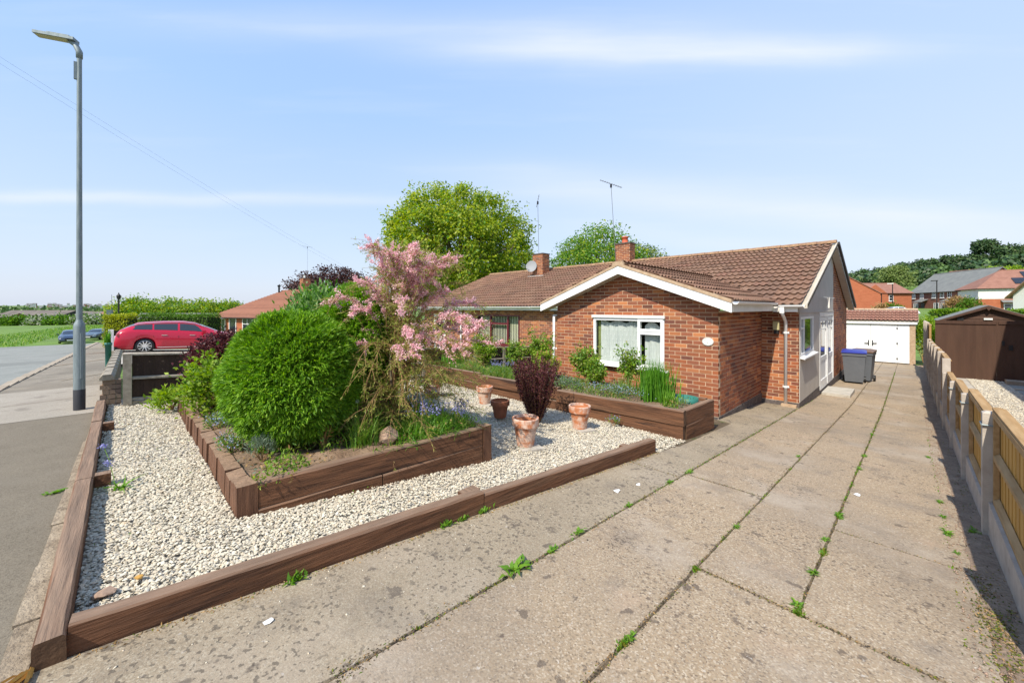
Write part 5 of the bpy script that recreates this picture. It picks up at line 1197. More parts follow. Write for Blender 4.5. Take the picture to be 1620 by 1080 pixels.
# ------------------------------------------------------------------ cars
def car(label, cat, paint, L=4.86, Wd=1.86, H=1.46, estate=True, name='parked_car', group=None, plate=False):
    t = thing(name, label, cat, (0, 0, 0), group)
    k = L / 4.86
    # stations from the tail: x, top height at centre, belt height, roof half width
    P = [(0.00, .62, .58, .70), (.05, .86, .80, .74), (.14, 1.00, .92, .74), (.24, 1.08, 1.0, .72), (.50, 1.24, 1.03, .66), (.72, 1.35, 1.04, .62), (1.0, 1.39, 1.03, .61), (1.6, H - .02, 1.01, .61), (2.3, H, .98, .61), (2.75, H - .06, .96, .60), (3.25, 1.19, .94, .64), (3.70, .99, .93, .70), (4.0, .93, .88, .70), (4.45, .83, .80, .66), (4.72, .68, .66, .60), (4.86, .52, .50, .52)] if estate else \
        [(0.00, .62, .58, .66), (.06, .85, .82, .70), (.5, .98, .93, .70), (.9, 1.12, .95, .64), (1.5, 1.36, .94, .60), (2.1, 1.42, .93, .60), (2.7, 1.38, .92, .60), (3.25, 1.12, .91, .64), (3.6, .97, .91, .70), (4.0, .92, .87, .70), (4.45, .82, .79, .66), (4.72, .68, .66, .60), (4.86, .52, .50, .52)]
    px_ = [p[0] for p in P]; f = lambda i, x: float(np.interp(x, px_, [p[i] for p in P]))
    wr_, wf_ = .98, 3.80; hw0 = Wd / 2
    def sec(x):
        zt, zb_, rw = f(1, x), f(2, x), f(3, x)
        hw = hw0 * (1 - .16 * max(0, (x - 4.2) / .66) ** 2 - .10 * max(0, (.35 - x) / .35) ** 2)
        bot = .20 + .12 * max(0, (.3 - x) / .3) + .06 * max(0, (x - 4.5) / .36)
        ar = 0
        for wc in (wr_, wf_):
            d = abs(x - wc)
            if d < .385: ar = max(ar, .335 + math.sqrt(.385 ** 2 - d ** 2) * .98)
        sh = zb_ - .02
        z6 = max(.36, ar + .002 if ar else 0); z7 = max(bot, ar)
        return [(0, zt + .012), (rw * .6, zt + .004), (rw, zt - .045 if zt > zb_ + .1 else zt - .02), (hw - .085, sh + .02), (hw - .02, sh - .07), (hw, min(max(.62, z6 + .02), sh - .09) if sh > .72 else sh - .1), (hw - .012, min(z6, sh - .11) if sh > .6 else sh - .16), (hw - .05, z7 if z7 < sh - .12 else sh - .2), (hw - .35, bot if not ar else max(bot, min(z7, .30))), (0, bot)]
    xs_ = sorted(set([round(p[0], 3) for p in P] + [round(wr_ + d, 3) for d in np.linspace(-.385, .385, 15)] + [round(wf_ + d, 3) for d in np.linspace(-.385, .385, 15)] + [1.9, 2.2, 2.5]))
    V = []; n = 0
    for x in xs_:
        s_ = sec(x); ring = [(x, y, z) for y, z in s_] + [(x, -y, z) for y, z in s_[-2:0:-1]]; n = len(ring); V += ring
    V = [(v[0] * k, v[1] * k, v[2] * k) for v in V]
    F = [(i * n + j, i * n + (j + 1) % n, (i + 1) * n + (j + 1) % n, (i + 1) * n + j) for i in range(len(xs_) - 1) for j in range(n)] + [tuple(range(n))[::-1], tuple((len(xs_) - 1) * n + j for j in range(n))]
    body = MB().add(V, F).build('body', paint, t, True)
    def side_pt(x, a, sgn, out=.008):   # on the glass band, a from belt (0) to roof rail (1)
        s_ = sec(x); y = s_[3][0] + (s_[2][0] - s_[3][0]) * a + out; z = s_[3][1] + (s_[2][1] - s_[3][1]) * a
        return (x * k, sgn * y * k, z * k)
    wins = [(.50, 1.20), (1.26, 2.08), (2.16, 2.98)] if estate else [(1.0, 1.9), (1.98, 2.85)]
    for sgn in (-1, 1):
        for wi, (a, b) in enumerate(wins):
            m_ = MB(); xs2 = np.linspace(a, b, 7); lo = [side_pt(x, .12, sgn) for x in xs2]; hi = [side_pt(x, .86 if f(1, x) > 1.25 else .8, sgn) for x in xs2]
            if wi == len(wins) - 1: hi[-1] = side_pt(b - .03, .35, sgn); hi[-2] = side_pt(b - .14, .70, sgn); 
            if wi == 0 and estate: hi[0] = side_pt(a + .12, .5, sgn); lo[0] = side_pt(a + .05, .22, sgn)
            m_.add(lo + hi, [(i, i + 1, 7 + i + 1, 7 + i) for i in range(6)]); m_.build('side_window', 'darkglass', t)
        MB().box(k * 1.0, k * 1.0, 0, 0, 0, 0)
        for xh in (1.62, 2.62) if estate else (1.7,): MB().obox((k * xh, sgn * k * (hw0 - .012), k * .82), (k * .10, 0, 0), (0, .015, 0), (0, 0, .014)).build('door_handle', 'chrome', t)
        MB().obox((k * 3.05, sgn * k * (hw0 + .05), k * .98), (k * .07, 0, 0), (0, k * .09, 0), (0, 0, k * .065)).build('mirror', paint, t)
        MB().prism([(k * 1.40, sgn * k * (hw0 - .003), k * .26), (k * 3.40, sgn * k * (hw0 - .003), k * .26), (k * 3.40, sgn * k * (hw0 - .003), k * .285), (k * 1.40, sgn * k * (hw0 - .003), k * .285)], (0, sgn * .008, 0)).build('sill_trim', 'chrome', t)
        m_ = MB(); xs2 = np.linspace(.55, 3.1, 16); pts = [side_pt(x, 1.0, sgn, .012) for x in xs2]; MB().tube(pts, .012, 5).build('roof_rail', 'chrome', t)
        for xx in (1.25, 2.12, 3.08): MB().box(k * xx - .004, k * xx + .004, sgn * k * (hw0 - .03), sgn * (k * (hw0 - .008) + .004), k * (.45 if xx > 1.5 else .74), k * .80).build('door_gap', 'black', t)
        for xx in (1.23, 2.12, 3.06):
            a = side_pt(xx, 0, sgn, .003); z0_ = .36 if abs(xx - 1.23) > .2 else .75
            MB().box(k * xx - .004, k * xx + .004, min(a[1], a[1] + sgn * .084) , max(a[1], a[1] + sgn * .084), k * z0_, a[2]).build('door_gap', 'black', t) if False else None
        # lamps
        MB().obox((k * .13, sgn * k * .72, k * .83), (k * .06, sgn * -.03, 0), (0, k * .16, 0), (0, 0, k * .055)).build('rear_lamp', 'lamp_red', t)
        MB().obox((k * 4.52, sgn * k * .66, k * .68), (k * .12, sgn * -.05, 0), (0, k * .14, 0), (0, 0, k * .06)).build('headlight', 'lamp_clear', t)
        for wc in (wr_, wf_):
            w_ = thing('wheel', None, None); w_.parent = t; w_.location = (k * wc, sgn * k * (hw0 - .12), k * .335)
            # wheel built about its own centre
            prof = [(.20, -.09), (.30, -.10), (.335, -.07), (.335, .07), (.30, .10), (.225, .095)]; nn = 28; vs = []
            for r_, yy in prof:
                for j in range(nn): a = 2 * PI * j / nn; vs.append((r_ * k * math.cos(a), sgn * yy * k, r_ * k * math.sin(a)))
            o = bpy.data.objects.new('tyre', MB().add(vs, [(i * nn + j, i * nn + (j + 1) % nn, (i + 1) * nn + (j + 1) % nn, (i + 1) * nn + j) for i in range(5) for j in range(nn)]).mesh('tyre', 'black', True)); C.objects.link(o); o.parent = w_
            rim = MB(); 
            vs = []
            for r_, yy in ((.245, .088), (.225, .10), (.215, .07)):
                for j in range(nn): a = 2 * PI * j / nn; vs.append((r_ * k * math.cos(a), sgn * yy * k, r_ * k * math.sin(a)))
            rim.add(vs, [(i * nn + j, i * nn + (j + 1) % nn, (i + 1) * nn + (j + 1) % nn, (i + 1) * nn + j) for i in range(2) for j in range(nn)])
            for j in range(10):
                a = 2 * PI * j / 10; d = Vector((math.cos(a), 0, math.sin(a))); q = Vector((-math.sin(a), 0, math.cos(a)))
                rim.prism([(d * .05 - q * .022 + Vector((0, sgn * .075, 0))) * k, (d * .05 + q * .022 + Vector((0, sgn * .075, 0))) * k, (d * .225 + q * .014 + Vector((0, sgn * .085, 0))) * k, (d * .225 - q * .014 + Vector((0, sgn * .085, 0))) * k], (0, sgn * .015, 0))
            rim.lathe([(.001, 0), (.05, 0)], (0, 0, 0), 8)
            rim.prism([(.06 * k * math.cos(2 * PI * j / 12), sgn * .088 * k, .06 * k * math.sin(2 * PI * j / 12)) for j in range(12)], (0, sgn * .012, 0))
            o = bpy.data.objects.new('rim', rim.mesh('rim', 'chrome')); C.objects.link(o); o.parent = w_
            o = bpy.data.objects.new('hub', MB().prism([(.21 * k * math.cos(2 * PI * j / 20), sgn * .045 * k, .21 * k * math.sin(2 * PI * j / 20)) for j in range(20)], (0, sgn * .01, 0)).mesh('hub', 'black')); C.objects.link(o); o.parent = w_
    # screens
    def top_pt(x, yf, out=.008):
        s_ = sec(x); y = s_[2][0] * yf; return (x * k, y * k, (s_[1][1] + (s_[2][1] - s_[1][1]) * max(0, abs(yf) - .6) / .4 + out) * k)
    for (a, b, nm) in ((2.92, 3.55, 'windscreen'), ((.24, .60, 'rear_window') if estate else (.62, 1.4, 'rear_window'))):
        m_ = MB(); vs = [top_pt(x, yf) for x in np.linspace(a, b, 4) for yf in (-.93, -.6, -.3, 0, .3, .6, .93)]; m_.add(vs, [(i * 7 + j, i * 7 + j + 1, (i + 1) * 7 + j + 1, (i + 1) * 7 + j) for i in range(3) for j in range(6)]); m_.build(nm, 'darkglass', t, True)
    MB().box(k * 4.80, k * 4.90, -k * .42, k * .42, k * .40, k * .58).build('grille', 'black', t)
    MB().box(k * 4.902, k * 4.912, -k * .26, k * .26, k * .33, k * .44).build('number_plate', 'white', t)
    MB().box(-.02 * k, .02, -k * .26, k * .26, k * .62, k * .73).build('number_plate', 'white', t)
    MB().box(k * .02, k * .2, -k * (hw0 - .1), k * (hw0 - .1), k * .24, k * .30).build('bumper_trim', 'black', t)
    MB().box(k * .3, k * 4.5, -k * .75, k * .75, k * .16, k * .3).build('underside', 'black', t)
    return t
rc = car('shiny crimson estate car parked on the next drive behind the low dark fence', 'car', 'redpaint')
rc.location = (-24.9, -.72, G(-24, .5)); rc.rotation_euler = (math.radians(0), math.radians(2.5), PI / 2)
c2 = car('dark blue car seen head-on at the end of the road, partly behind the street lamp', 'car', 'bluepaint', L=4.4, H=1.45, estate=False, group='dark cars at the road end')
c2.location = (-63.0, -4.95, G(-61, -5)); c2.rotation_euler = (0, 0, .05)
c3 = car('small dark grey car just right of the street lamp at the road end', 'car', 'greypaint', L=4.1, H=1.45, estate=False, group='dark cars at the road end')
c3.location = (-70.0, -2.6, G(-68, -4)); c3.rotation_euler = (0, 0, -.35)

# ------------------------------------------------------------------ wheelie bins
def wbin(label, x, y, rot, bodym, lidm):
    t = thing('wheelie_bin', label, 'wheelie bin', (0, 0, 0), 'wheelie bins by the side doors')
    lo, hi = (.22, .25), (.29, .33); z1 = .98
    MB().add([(-lo[0], -lo[1], .06), (lo[0], -lo[1], .06), (lo[0], lo[1], .06), (-lo[0], lo[1], .06), (-hi[0], -hi[1], z1), (hi[0], -hi[1], z1), (hi[0], hi[1], z1), (-hi[0], hi[1], z1)], [(0, 3, 2, 1), (0, 1, 5, 4), (1, 2, 6, 5), (2, 3, 7, 6), (3, 0, 4, 7), (4, 5, 6, 7)]).build('body', bodym, t)
    MB().box(-.30, .30, -.345, .345, .90, .985).build('rim', bodym, t)
    l = MB(); l.add([(-.31, -.37, .99), (.31, -.37, .99), (.31, .36, .99), (-.31, .36, .99), (-.31, -.37, 1.02), (.31, -.37, 1.02), (.31, .36, 1.05), (-.31, .36, 1.05), (-.2, -.2, 1.065), (.2, -.2, 1.065), (.2, .28, 1.08), (-.2, .28, 1.08)], [(0, 1, 5, 4), (1, 2, 6, 5), (2, 3, 7, 6), (3, 0, 4, 7), (4, 5, 9, 8), (5, 6, 10, 9), (6, 7, 11, 10), (7, 4, 8, 11), (8, 9, 10, 11)]).build('lid', lidm, t)
    MB().tube([(-.22, .40, .98), (.22, .40, .98)], .016, 6).box(-.24, -.2, .33, .41, .96, 1.0).box(.2, .24, .33, .41, .96, 1.0).build('handle', bodym, t)
    for s_ in (-1, 1):
        w_ = MB(); w_.prism([(s_ * .24, .24 + .1 * math.cos(2 * PI * j / 16), .1 + .1 * math.sin(2 * PI * j / 16)) for j in range(16)], (s_ * .05, 0, 0)); w_.build('wheel', 'black', t)
    MB().box(-.15, .15, -.335, -.30, .45, .75).build('panel', bodym, t) if False else None
    t.location = (x, y, G(x, y) + .0); t.rotation_euler = (0, 0, rot); return t
wbin('grey wheelie bin with a bright blue lid, the nearer of the two', -1.28, 16.85, .06, 'bingrey', 'binblue')
wbin('grey wheelie bin with a brown lid standing just behind the blue-lidded one', -1.12, 17.62, -.08, 'bingrey', 'binbrown')

# ------------------------------------------------------------------ terracotta pots
def pot(label, x, y, r, h, m, inner='terrainner', slab=True, slablabel=None, tilt=0):
    z = G(x, y) + .03
    t = thing('terracotta_pot', label, 'flower pot', (x, y, z), 'terracotta pots on the gravel')
    MB().lathe([(.001, .0), (r * .62, 0), (r * .84, h * .70), (r * .86, h * .71), (r * .98, h * .72), (r * 1.0, h * .98), (r * .97, h), (r * .86, h), (r * .84, h * .9)], (x, y, z), 44).build('body', m, t, False)
    MB().lathe([(r * .84, h * .9), (r * .62, h * .25), (.001, h * .24)], (x, y, z), 24).build('inside', inner, t, True)
    MB().lathe([(r * .835, h * .60), (.001, h * .61)], (x, y, z), 18).build('compost', 'soil', t)
    if slab:
        a = random.uniform(0, 1.5); pts = [(x + .05 + r * 1.15 * math.cos(a + q) * 1.1, y + r * 1.1 * math.sin(a + q), z - .035) for q in (0, 1.5, 3.1, 4.6)]
        tag(MB().prism(pts, (0, 0, .033)).build('stone_slab', 'paleconcrete'), slablabel, 'slab', 'slabs under the pots')
    return t
pot('largest whitened terracotta pot, on the gravel nearest the middle raised bed corner', -3.36, 3.50, .17, .345, 'terracotta', slablabel='rough flat stone slab under the largest terracotta pot')
pot('orange terracotta pot with a pale stained base in front of the long raised bed', -3.46, 4.78, .165, .335, 'terracotta', slablabel='rough flat stone slab under the pot nearest the drive end')
pot('plain darker brown terracotta pot left of the purple bush', -4.62, 4.22, .155, .27, 'terracotta2', slab=False)
pot('pale pinkish terracotta pot near the long raised bed, left of the brown pot', -5.60, 4.72, .16, .315, 'terracotta', slablabel='rough flat stone slab under the pale pinkish pot')
pot('terracotta pot half hidden behind the pink flowering bush', -6.75, 4.30, .22, .30, 'terracotta', slab=False)

# ------------------------------------------------------------------ vegetation builders
def ellipsoid_core(name, c, r, m, parent, lump=.08, seed=0, flat_bottom=True):
    n1, n2 = 18, 12; V = []
    for i in range(n2 + 1):
        for j in range(n1):
            a = 2 * PI * j / n1; b = PI * i / n2; V.append((math.sin(b) * math.cos(a), math.sin(b) * math.sin(a), math.cos(b)))
    V = np.array(V); V = V * (1 + lump * gnoise(V, 2.5, seed))[:, None] * np.array(r) + np.array(c)
    F = np.array([(i * n1 + j, (i + 1) * n1 + j, (i + 1) * n1 + (j + 1) % n1, i * n1 + (j + 1) % n1) for i in range(n2) for j in range(n1)])
    return npobj(name, V, F, [m], parent, smooth=True)
def shellpts(n, c, r, lump, seed, depth=.12, zmin=-1):
    d = unit(rng.normal(size=(int(n * 1.7), 3))); d = d[d[:, 2] > zmin][:n]
    k = (1 + lump * gnoise(d, 2.5, seed)) * (1 - depth * rng.uniform(0, 1, len(d)) ** 1.5)
    return d * k[:, None] * np.array(r) + np.array(c), unit(d / np.array(r))
def branches(P0, targets, rad, m_, name, parent, sag=.1, n=5, sides=4, jit=.12):
    b = MB()
    for tg in targets:
        a = Vector(P0); e = Vector(tg); pts = []; L = (e - a).length; off = Vector((random.uniform(-1, 1), random.uniform(-1, 1), random.uniform(0, 1))) * L * jit
        for k in range(n + 1): t = k / n; pts.append(a + (e - a) * t + off * math.sin(PI * t) - Vector((0, 0, sag * L * t * t)) + Vector((0, 0, sag * L * t)))
        b.tube(pts, [rad * (1 - .8 * k / n) + .002 for k in range(n + 1)], sides, cap=False)
    return b.build(name, m_, parent)

# --- clipped conifer ball: feathery sprays hanging outwards over a dark core
def spray_shell(name, parent, c, r, n, m, L=.085, seed=1, lump=.07, zmin=-.85, fan=6, droop=-.15, leafw=.014):
    P, Nn = shellpts(n, c, r, lump, seed, .10, zmin); q_ = gnoise(P, 9, seed + 3); P = P + Nn * (q_ * .035)[:, None]; keep = q_ > -.75; P, Nn = P[keep], Nn[keep]
    D = unit(Nn + np.array([0, 0, droop]) + rng.normal(0, .28, P.shape)); T = unit(np.cross(D, rng.normal(size=P.shape)))
    Vs = []
    for k in range(fan):
        t = (k + .5) / fan; s_ = 1 if k % 2 else -1
        base = P + D * L * (t * .8 - .35)[..., None] if False else P + D * (L * (t * .9 - .4))
        dd = unit(D * .75 + T * s_ * (.75 - .4 * t)); V, F = leafquads(base, dd, L * (.62 - .25 * t) * rng.uniform(.8, 1.2, len(P)), leafw, Nn * .9 + np.array([0, 0, .5]) + T * s_ * .3 + rng.normal(0, .35, P.shape)); Vs.append((V, F, 0))
    V, F = leafquads(P - D * L * .3, D, L * 1.05, leafw, np.cross(D, T)); Vs.append((V, F, 0))
    V, F, mi = merge(Vs); return npobj(name, V, F, [m], parent)
t = thing('conifer', 'big rounded bright green clipped conifer in the middle raised bed', 'conifer', (-4.45, 1.18, .12))
cc, cr = (-4.48, 1.20, .75), (.62, .58, .63)
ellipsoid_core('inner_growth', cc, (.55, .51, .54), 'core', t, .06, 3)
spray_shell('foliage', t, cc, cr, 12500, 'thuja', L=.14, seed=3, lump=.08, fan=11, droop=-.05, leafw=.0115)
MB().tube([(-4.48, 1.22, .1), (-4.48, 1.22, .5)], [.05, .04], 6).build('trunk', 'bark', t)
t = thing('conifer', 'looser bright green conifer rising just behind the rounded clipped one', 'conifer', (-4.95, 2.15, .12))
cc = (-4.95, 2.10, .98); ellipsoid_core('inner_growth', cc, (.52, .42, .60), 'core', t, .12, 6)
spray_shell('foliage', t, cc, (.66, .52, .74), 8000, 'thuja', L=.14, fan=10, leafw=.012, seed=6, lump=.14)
MB().tube([(-4.95, 2.1, .1), (-4.95, 2.1, .5)], [.05, .04], 6).build('trunk', 'bark', t)

# --- broad-leaved shrubs
def shrub(name, label, cat, base, c, r, nclump, leaves_per, leaf_l, leaf_w, m, seed=1, stems=10, clump_r=.10, share=None, extra=None, group=None, zmin=-.5, up=.5, twigm='twig', stem_r=.012, lump=.22, fill=.35):
    t = thing(name, label, cat, base, group)
    P, Nn = shellpts(nclump, c, r, lump, seed, fill, zmin)
    branches(base, [tuple(p) for p in P[:stems]], stem_r, twigm, 'stems', t)
    n = nclump * leaves_per; C_ = np.repeat(P, leaves_per, 0)[:n]; NN = np.repeat(Nn, leaves_per, 0)[:n]
    Q = C_ + rng.normal(0, clump_r, C_.shape); D = unit(NN * .6 + rng.normal(0, .7, Q.shape) + np.array([0, 0, up])); Nl = unit(rng.normal(0, .6, Q.shape) + np.array([0, 0, 1.]))
    V, F = leafquads(Q, D, leaf_l * rng.uniform(.6, 1.25, len(Q)), leaf_w, Nl)
    ms = m if isinstance(m, list) else [m]; mi = rng.choice(len(ms), len(F), p=share)
    npobj('foliage', V, F, ms, t, mi)
    if extra:
        em, en, es, ename = extra; Q = P[rng.integers(0, len(P), en)] + Nn[rng.integers(0, len(P), en)] * .02 + rng.normal(0, clump_r * .6, (en, 3))
        C5 = np.repeat(Q, 5, 0) + rng.normal(0, es * .15, (en * 5, 3)); V, F = leafquads(C5, rng.normal(size=C5.shape) + [0, 0, .6], es, es * .7); npobj(ename, V, F, [em], t)['kind'] = 'stuff'
    return t
shrub('purple_shrub', 'rounded dark purple leaved shrub behind the lime green rose and beside the conifer', 'shrub', (-7.10, .90, .1), (-6.98, .92, .68), (.42, .36, .40), 420, 26, .045, .03, ['purpleleaf'], seed=8, stems=16, clump_r=.055, zmin=-.7, fill=.2, lump=.1)
shrub('rose_bush', 'loose lime green rose bush at the footway end of the middle raised bed', 'shrub', (-6.35, .80, .1), (-6.45, .74, .40), (.42, .26, .38), 120, 30, .055, .038, ['limeleaf', 'roseleaf'], seed=9, stems=34, clump_r=.07, share=[.75, .25], zmin=-.6)
shrub('low_plant', 'small fresh green plant spilling onto the gravel at the raised bed corner', 'plant', (-7.6, .38, .0), (-7.75, .34, .10), (.24, .16, .13), 34, 14, .075, .034, ['limeleaf'], seed=10, stems=8, clump_r=.05, zmin=-.2)
shrub('flowering_shrub', 'tall pale green shrub with a few white flowers behind the conifers', 'shrub', (-6.6, 2.3, .1), (-6.6, 2.25, 1.03), (.95, .6, .66), 460, 30, .10, .035, ['shrub', 'treeleaf2'], seed=12, stems=26, clump_r=.09, share=[.7, .3], extra=('whitepetal', 16, .06, 'flowers'), zmin=-.9, up=.9)

# --- purple upright berberis, an inverted cone of thin upright stems
t = thing('purple_shrub', 'vase-shaped dark purple shrub standing alone in the gravel beside the pots', 'shrub', (-4.12, 4.54, G(-4, 4.5)))
z0 = G(-4, 4.5); n = 135; b = MB(); Ps = []; Ds = []
for i in range(n):
    a = random.uniform(0, 2 * PI); q = math.sqrt(random.uniform(0, 1)); top = Vector((-4.12 + .43 * q * math.cos(a), 4.54 + .40 * q * math.sin(a), z0 + random.uniform(.88, 1.08) - .10 * q)); bs = Vector((-4.12 + .05 * q * math.cos(a), 4.54 + .05 * q * math.sin(a), z0 - .02))
    mid = bs + (top - bs) * .5 + Vector((.05 * q * math.cos(a), .05 * q * math.sin(a), 0)); pts = [bs, bs + (mid - bs) * .5 , mid, mid + (top - mid) * .5, top]; b.tube(pts, [.005, .004, .003, .002, .001], 3, cap=False)
    L_ = 100
    for k in range(L_):
        t_ = .10 + .90 * (k + random.random()) / L_; t4 = t_ * 4; j = min(3, int(t4)); p = pts[j] + (pts[j + 1] - pts[j]) * (t4 - j); Ps.append(p + Vector((random.gauss(0, .012), random.gauss(0, .012), 0))); Ds.append((random.gauss(0, 1), random.gauss(0, 1), random.uniform(0, 1.1)))
b.build('stems', 'twig', t); V, F = leafquads(np.array(Ps), np.array(Ds), rng.uniform(.022, .038, len(Ps)), .019); npobj('foliage', V, F, ['purpleleaf'], t)

# --- pink tamarisk: arching whippy branches with feathery leaves and plumes of pink
random.seed(21)
t = thing('pink_flowering_bush', 'airy bush of arching twigs with pink blossom plumes at the end of the raised bed', 'flowering bush', (-4.22, 2.22, .12))
bx_, by_ = -4.22, 2.22
RG = Vector((math.cos(YAW), math.sin(YAW), 0)); FW = Vector((-math.sin(YAW), math.cos(YAW), 0))
wood = MB(); twg = MB(); nP, nD, pP, pD = [], [], [], []
def bez(a, c, e, k): return [a * (1 - t_) ** 2 + c * 2 * t_ * (1 - t_) + e * t_ * t_ for t_ in np.linspace(0, 1, k)]
root_ = Vector((bx_, by_, .10)); crown = []
trunks = []
for k in range(6):
    a = random.uniform(0, 2 * PI); e = Vector((bx_ + .13 * math.cos(a), by_ + .13 * math.sin(a), random.uniform(.75, 1.25))); pts = bez(root_ + Vector((.04 * math.cos(a), .04 * math.sin(a), 0)), root_ + Vector((.12 * math.cos(a), .12 * math.sin(a), .4)), e, 6)
    wood.tube(pts, [.022, .02, .018, .015, .013, .01], 6, cap=False); trunks.append(pts)
wood.build('trunk', 'bark', t)
# (direction angle round the bush, reach, peak height, end height, blossom length share)
arms = []
for k in range(146):
    a = random.uniform(0, 2 * PI); kind = random.random()
    if kind < .38: reach = random.uniform(.25, .62); zt = random.uniform(1.6, 2.22); ze = zt - .02
    elif kind < .75: reach = random.uniform(.65, 1.12); zt = random.uniform(1.05, 1.75); ze = zt - random.uniform(.1, .6)
    else: reach = random.uniform(.5, .95); zt = random.uniform(.5, 1.0); ze = zt - random.uniform(.1, .5)
    arms.append((a, reach, zt, ze))
for (a, reach, zt, ze) in arms:
    d = Vector((math.cos(a), math.sin(a), 0)); tr = random.choice(trunks); s0 = tr[random.randint(2, 5)] if zt > .9 else tr[random.randint(0, 3)]
    off_ = RG * .18 * min(1, reach / .6); e = Vector((bx_, by_, 0)) + d * reach + off_; e.z = ze; c = Vector((bx_, by_, 0)) + d * reach * .45 + off_ * .4; c.z = zt + (zt - s0.z) * .12
    pts = bez(s0, c, e, 9); twg.tube(pts, [.0065 - .0006 * i for i in range(9)], 3, cap=False)
    # side twigs
    L = sum((pts[i + 1] - pts[i]).length for i in range(8))
    for q in range(int(16 * L) + 5):
        u_ = random.uniform(.15, 1.0) * 7.999; i = int(u_); p = pts[i] + (pts[i + 1] - pts[i]) * (u_ - i); tn = (pts[i + 1] - pts[i]).normalized()
        sd_ = (tn + Vector((random.gauss(0, .55), random.gauss(0, .55), random.gauss(0, .45)))).normalized(); ln = random.uniform(.10, .28); q2 = p + sd_ * ln + Vector((0, 0, -.12 * ln))
        twg.tube([p, p + sd_ * ln * .55, q2], [.0022, .0018, .001], 3, cap=False)
        for _ in range(13):
            w_ = random.random(); nP.append(p + (q2 - p) * w_); v = sd_ * .8 + Vector((random.gauss(0, .55), random.gauss(0, .55), random.gauss(0, .55))); nD.append(v)
    arms_ok = random.random() < (.78 if zt > 1.1 and ze > .95 else 0)
    if arms_ok:
        st = random.uniform(.35, .62); m_ = int(400 * L * (1 - st))
        for _ in range(m_):
            u_ = (st + (1 - st) * random.random()) * 7.999; i = int(u_); p = pts[i] + (pts[i + 1] - pts[i]) * (u_ - i)
            o_ = Vector((random.gauss(0, 1), random.gauss(0, 1), random.gauss(0, 1))).normalized() * abs(random.gauss(0, .022)); o_.z -= .004
            pP.append(p + o_); pD.append(o_ * 20 + Vector((random.gauss(0, .5), random.gauss(0, .5), random.gauss(0, .5))))
        # short plumes off the side
        for _ in range(int(6 * L)):
            u_ = (st + (1 - st) * random.random()) * 7.999; i = int(u_); p = pts[i] + (pts[i + 1] - pts[i]) * (u_ - i)
            dv_ = ((pts[i + 1] - pts[i]).normalized() + Vector((random.gauss(0, .7), random.gauss(0, .7), random.gauss(0, .5)))).normalized(); ln = random.uniform(.06, .16)
            for _q in range(75):
                w_ = random.random(); pP.append(p + dv_ * ln * w_ + Vector((random.gauss(0, .011), random.gauss(0, .011), random.gauss(0, .011)))); pD.append(dv_ + Vector((random.gauss(0, .7), random.gauss(0, .7), random.gauss(0, .7))))
twg.build('twigs', 'twig', t)
V, F = leafquads(np.array([tuple(p) for p in nP]), np.array([tuple(p) for p in nD]), rng.uniform(.025, .05, len(nP)), .0065); npobj('feathery_foliage', V, F, ['needle'], t)
V, F = leafquads(np.array([tuple(p) for p in pP]), np.array([tuple(p) for p in pD]), rng.uniform(.013, .028, len(pP)), .013); npobj('blossom', V, F, ['pink'], t)

# --- plants of the beds
def clump(name, label, cat, x, y, z, n, h, spread, wid, m, rad=.06, group=None, lean=None, seg=4, part='blades'):
    t = thing(name, label, cat, (x, y, z), group)
    P = np.stack([rng.normal(x, rad, n), rng.normal(y, rad, n), np.full(n, z)], 1)
    V, F = blades(P, h, spread, wid, lean=lean, seg=seg); npobj(part, V, F, [m], t); return t
def flowers_on(t, x, y, z, n, h, spread, m, stemm='grassleaf', size=.018, per=10, seed=0):
    b = MB(); Q = []
    for k in range(n):
        a = random.uniform(0, 2 * PI); q = spread * math.sqrt(random.random()); e = Vector((x + q * math.cos(a), y + q * math.sin(a), z + h * random.uniform(.8, 1.1))); b.tube([(x + q * .5 * math.cos(a), y + q * .5 * math.sin(a), z), e], [.003, .002], 3, cap=False)
        for j in range(per): Q.append(e + Vector((random.gauss(0, size * .6), random.gauss(0, size * .6), -random.uniform(0, size * 3.0))))
    b.build('stalks', stemm, t); Q = np.array([tuple(p) for p in Q]); V, F = leafquads(Q, rng.normal(size=Q.shape) + [0, 0, -.4], size, size * .6); npobj('flowers', V, F, [m], t)['kind'] = 'stuff'
# middle bed
c1 = clump('strappy_plant', 'tuft of long strappy leaves with a seed head left of the rock', 'plant', -3.84, 1.62, .12, 150, .40, .34, .009, 'grassleaf', .06)
MB().tube([(-3.84, 1.60, .15), (-3.84, 1.58, .56)], .003, 4, cap=False).build('stalk', 'grassleaf', c1); Q = np.tile([[-3.84, 1.58, .57]], (160, 1)); V, F = leafquads(Q, rng.normal(size=Q.shape), .022, .002); npobj('seed_head', V, F, ['silver'], c1)
for i, (x, y, lb) in enumerate([(-3.78, 2.28, 'bluebells nearest the rock at the end of the middle raised bed'), (-3.62, 2.62, 'bluebells by the far corner post of the middle raised bed'), (-4.35, 2.68, 'bluebells beneath the pink flowering bush'), (-5.05, 1.70, 'bluebells between the clipped conifer and the pink bush')]):
    c_ = clump('bluebell_clump', lb, 'flowers', x, y, .12, 100, .22, .20, .011, 'grassleaf', .10, 'bluebell clumps in the middle raised bed'); flowers_on(c_, x, y, .12, 17, .31, .20, 'bluebell', per=14, size=.024)
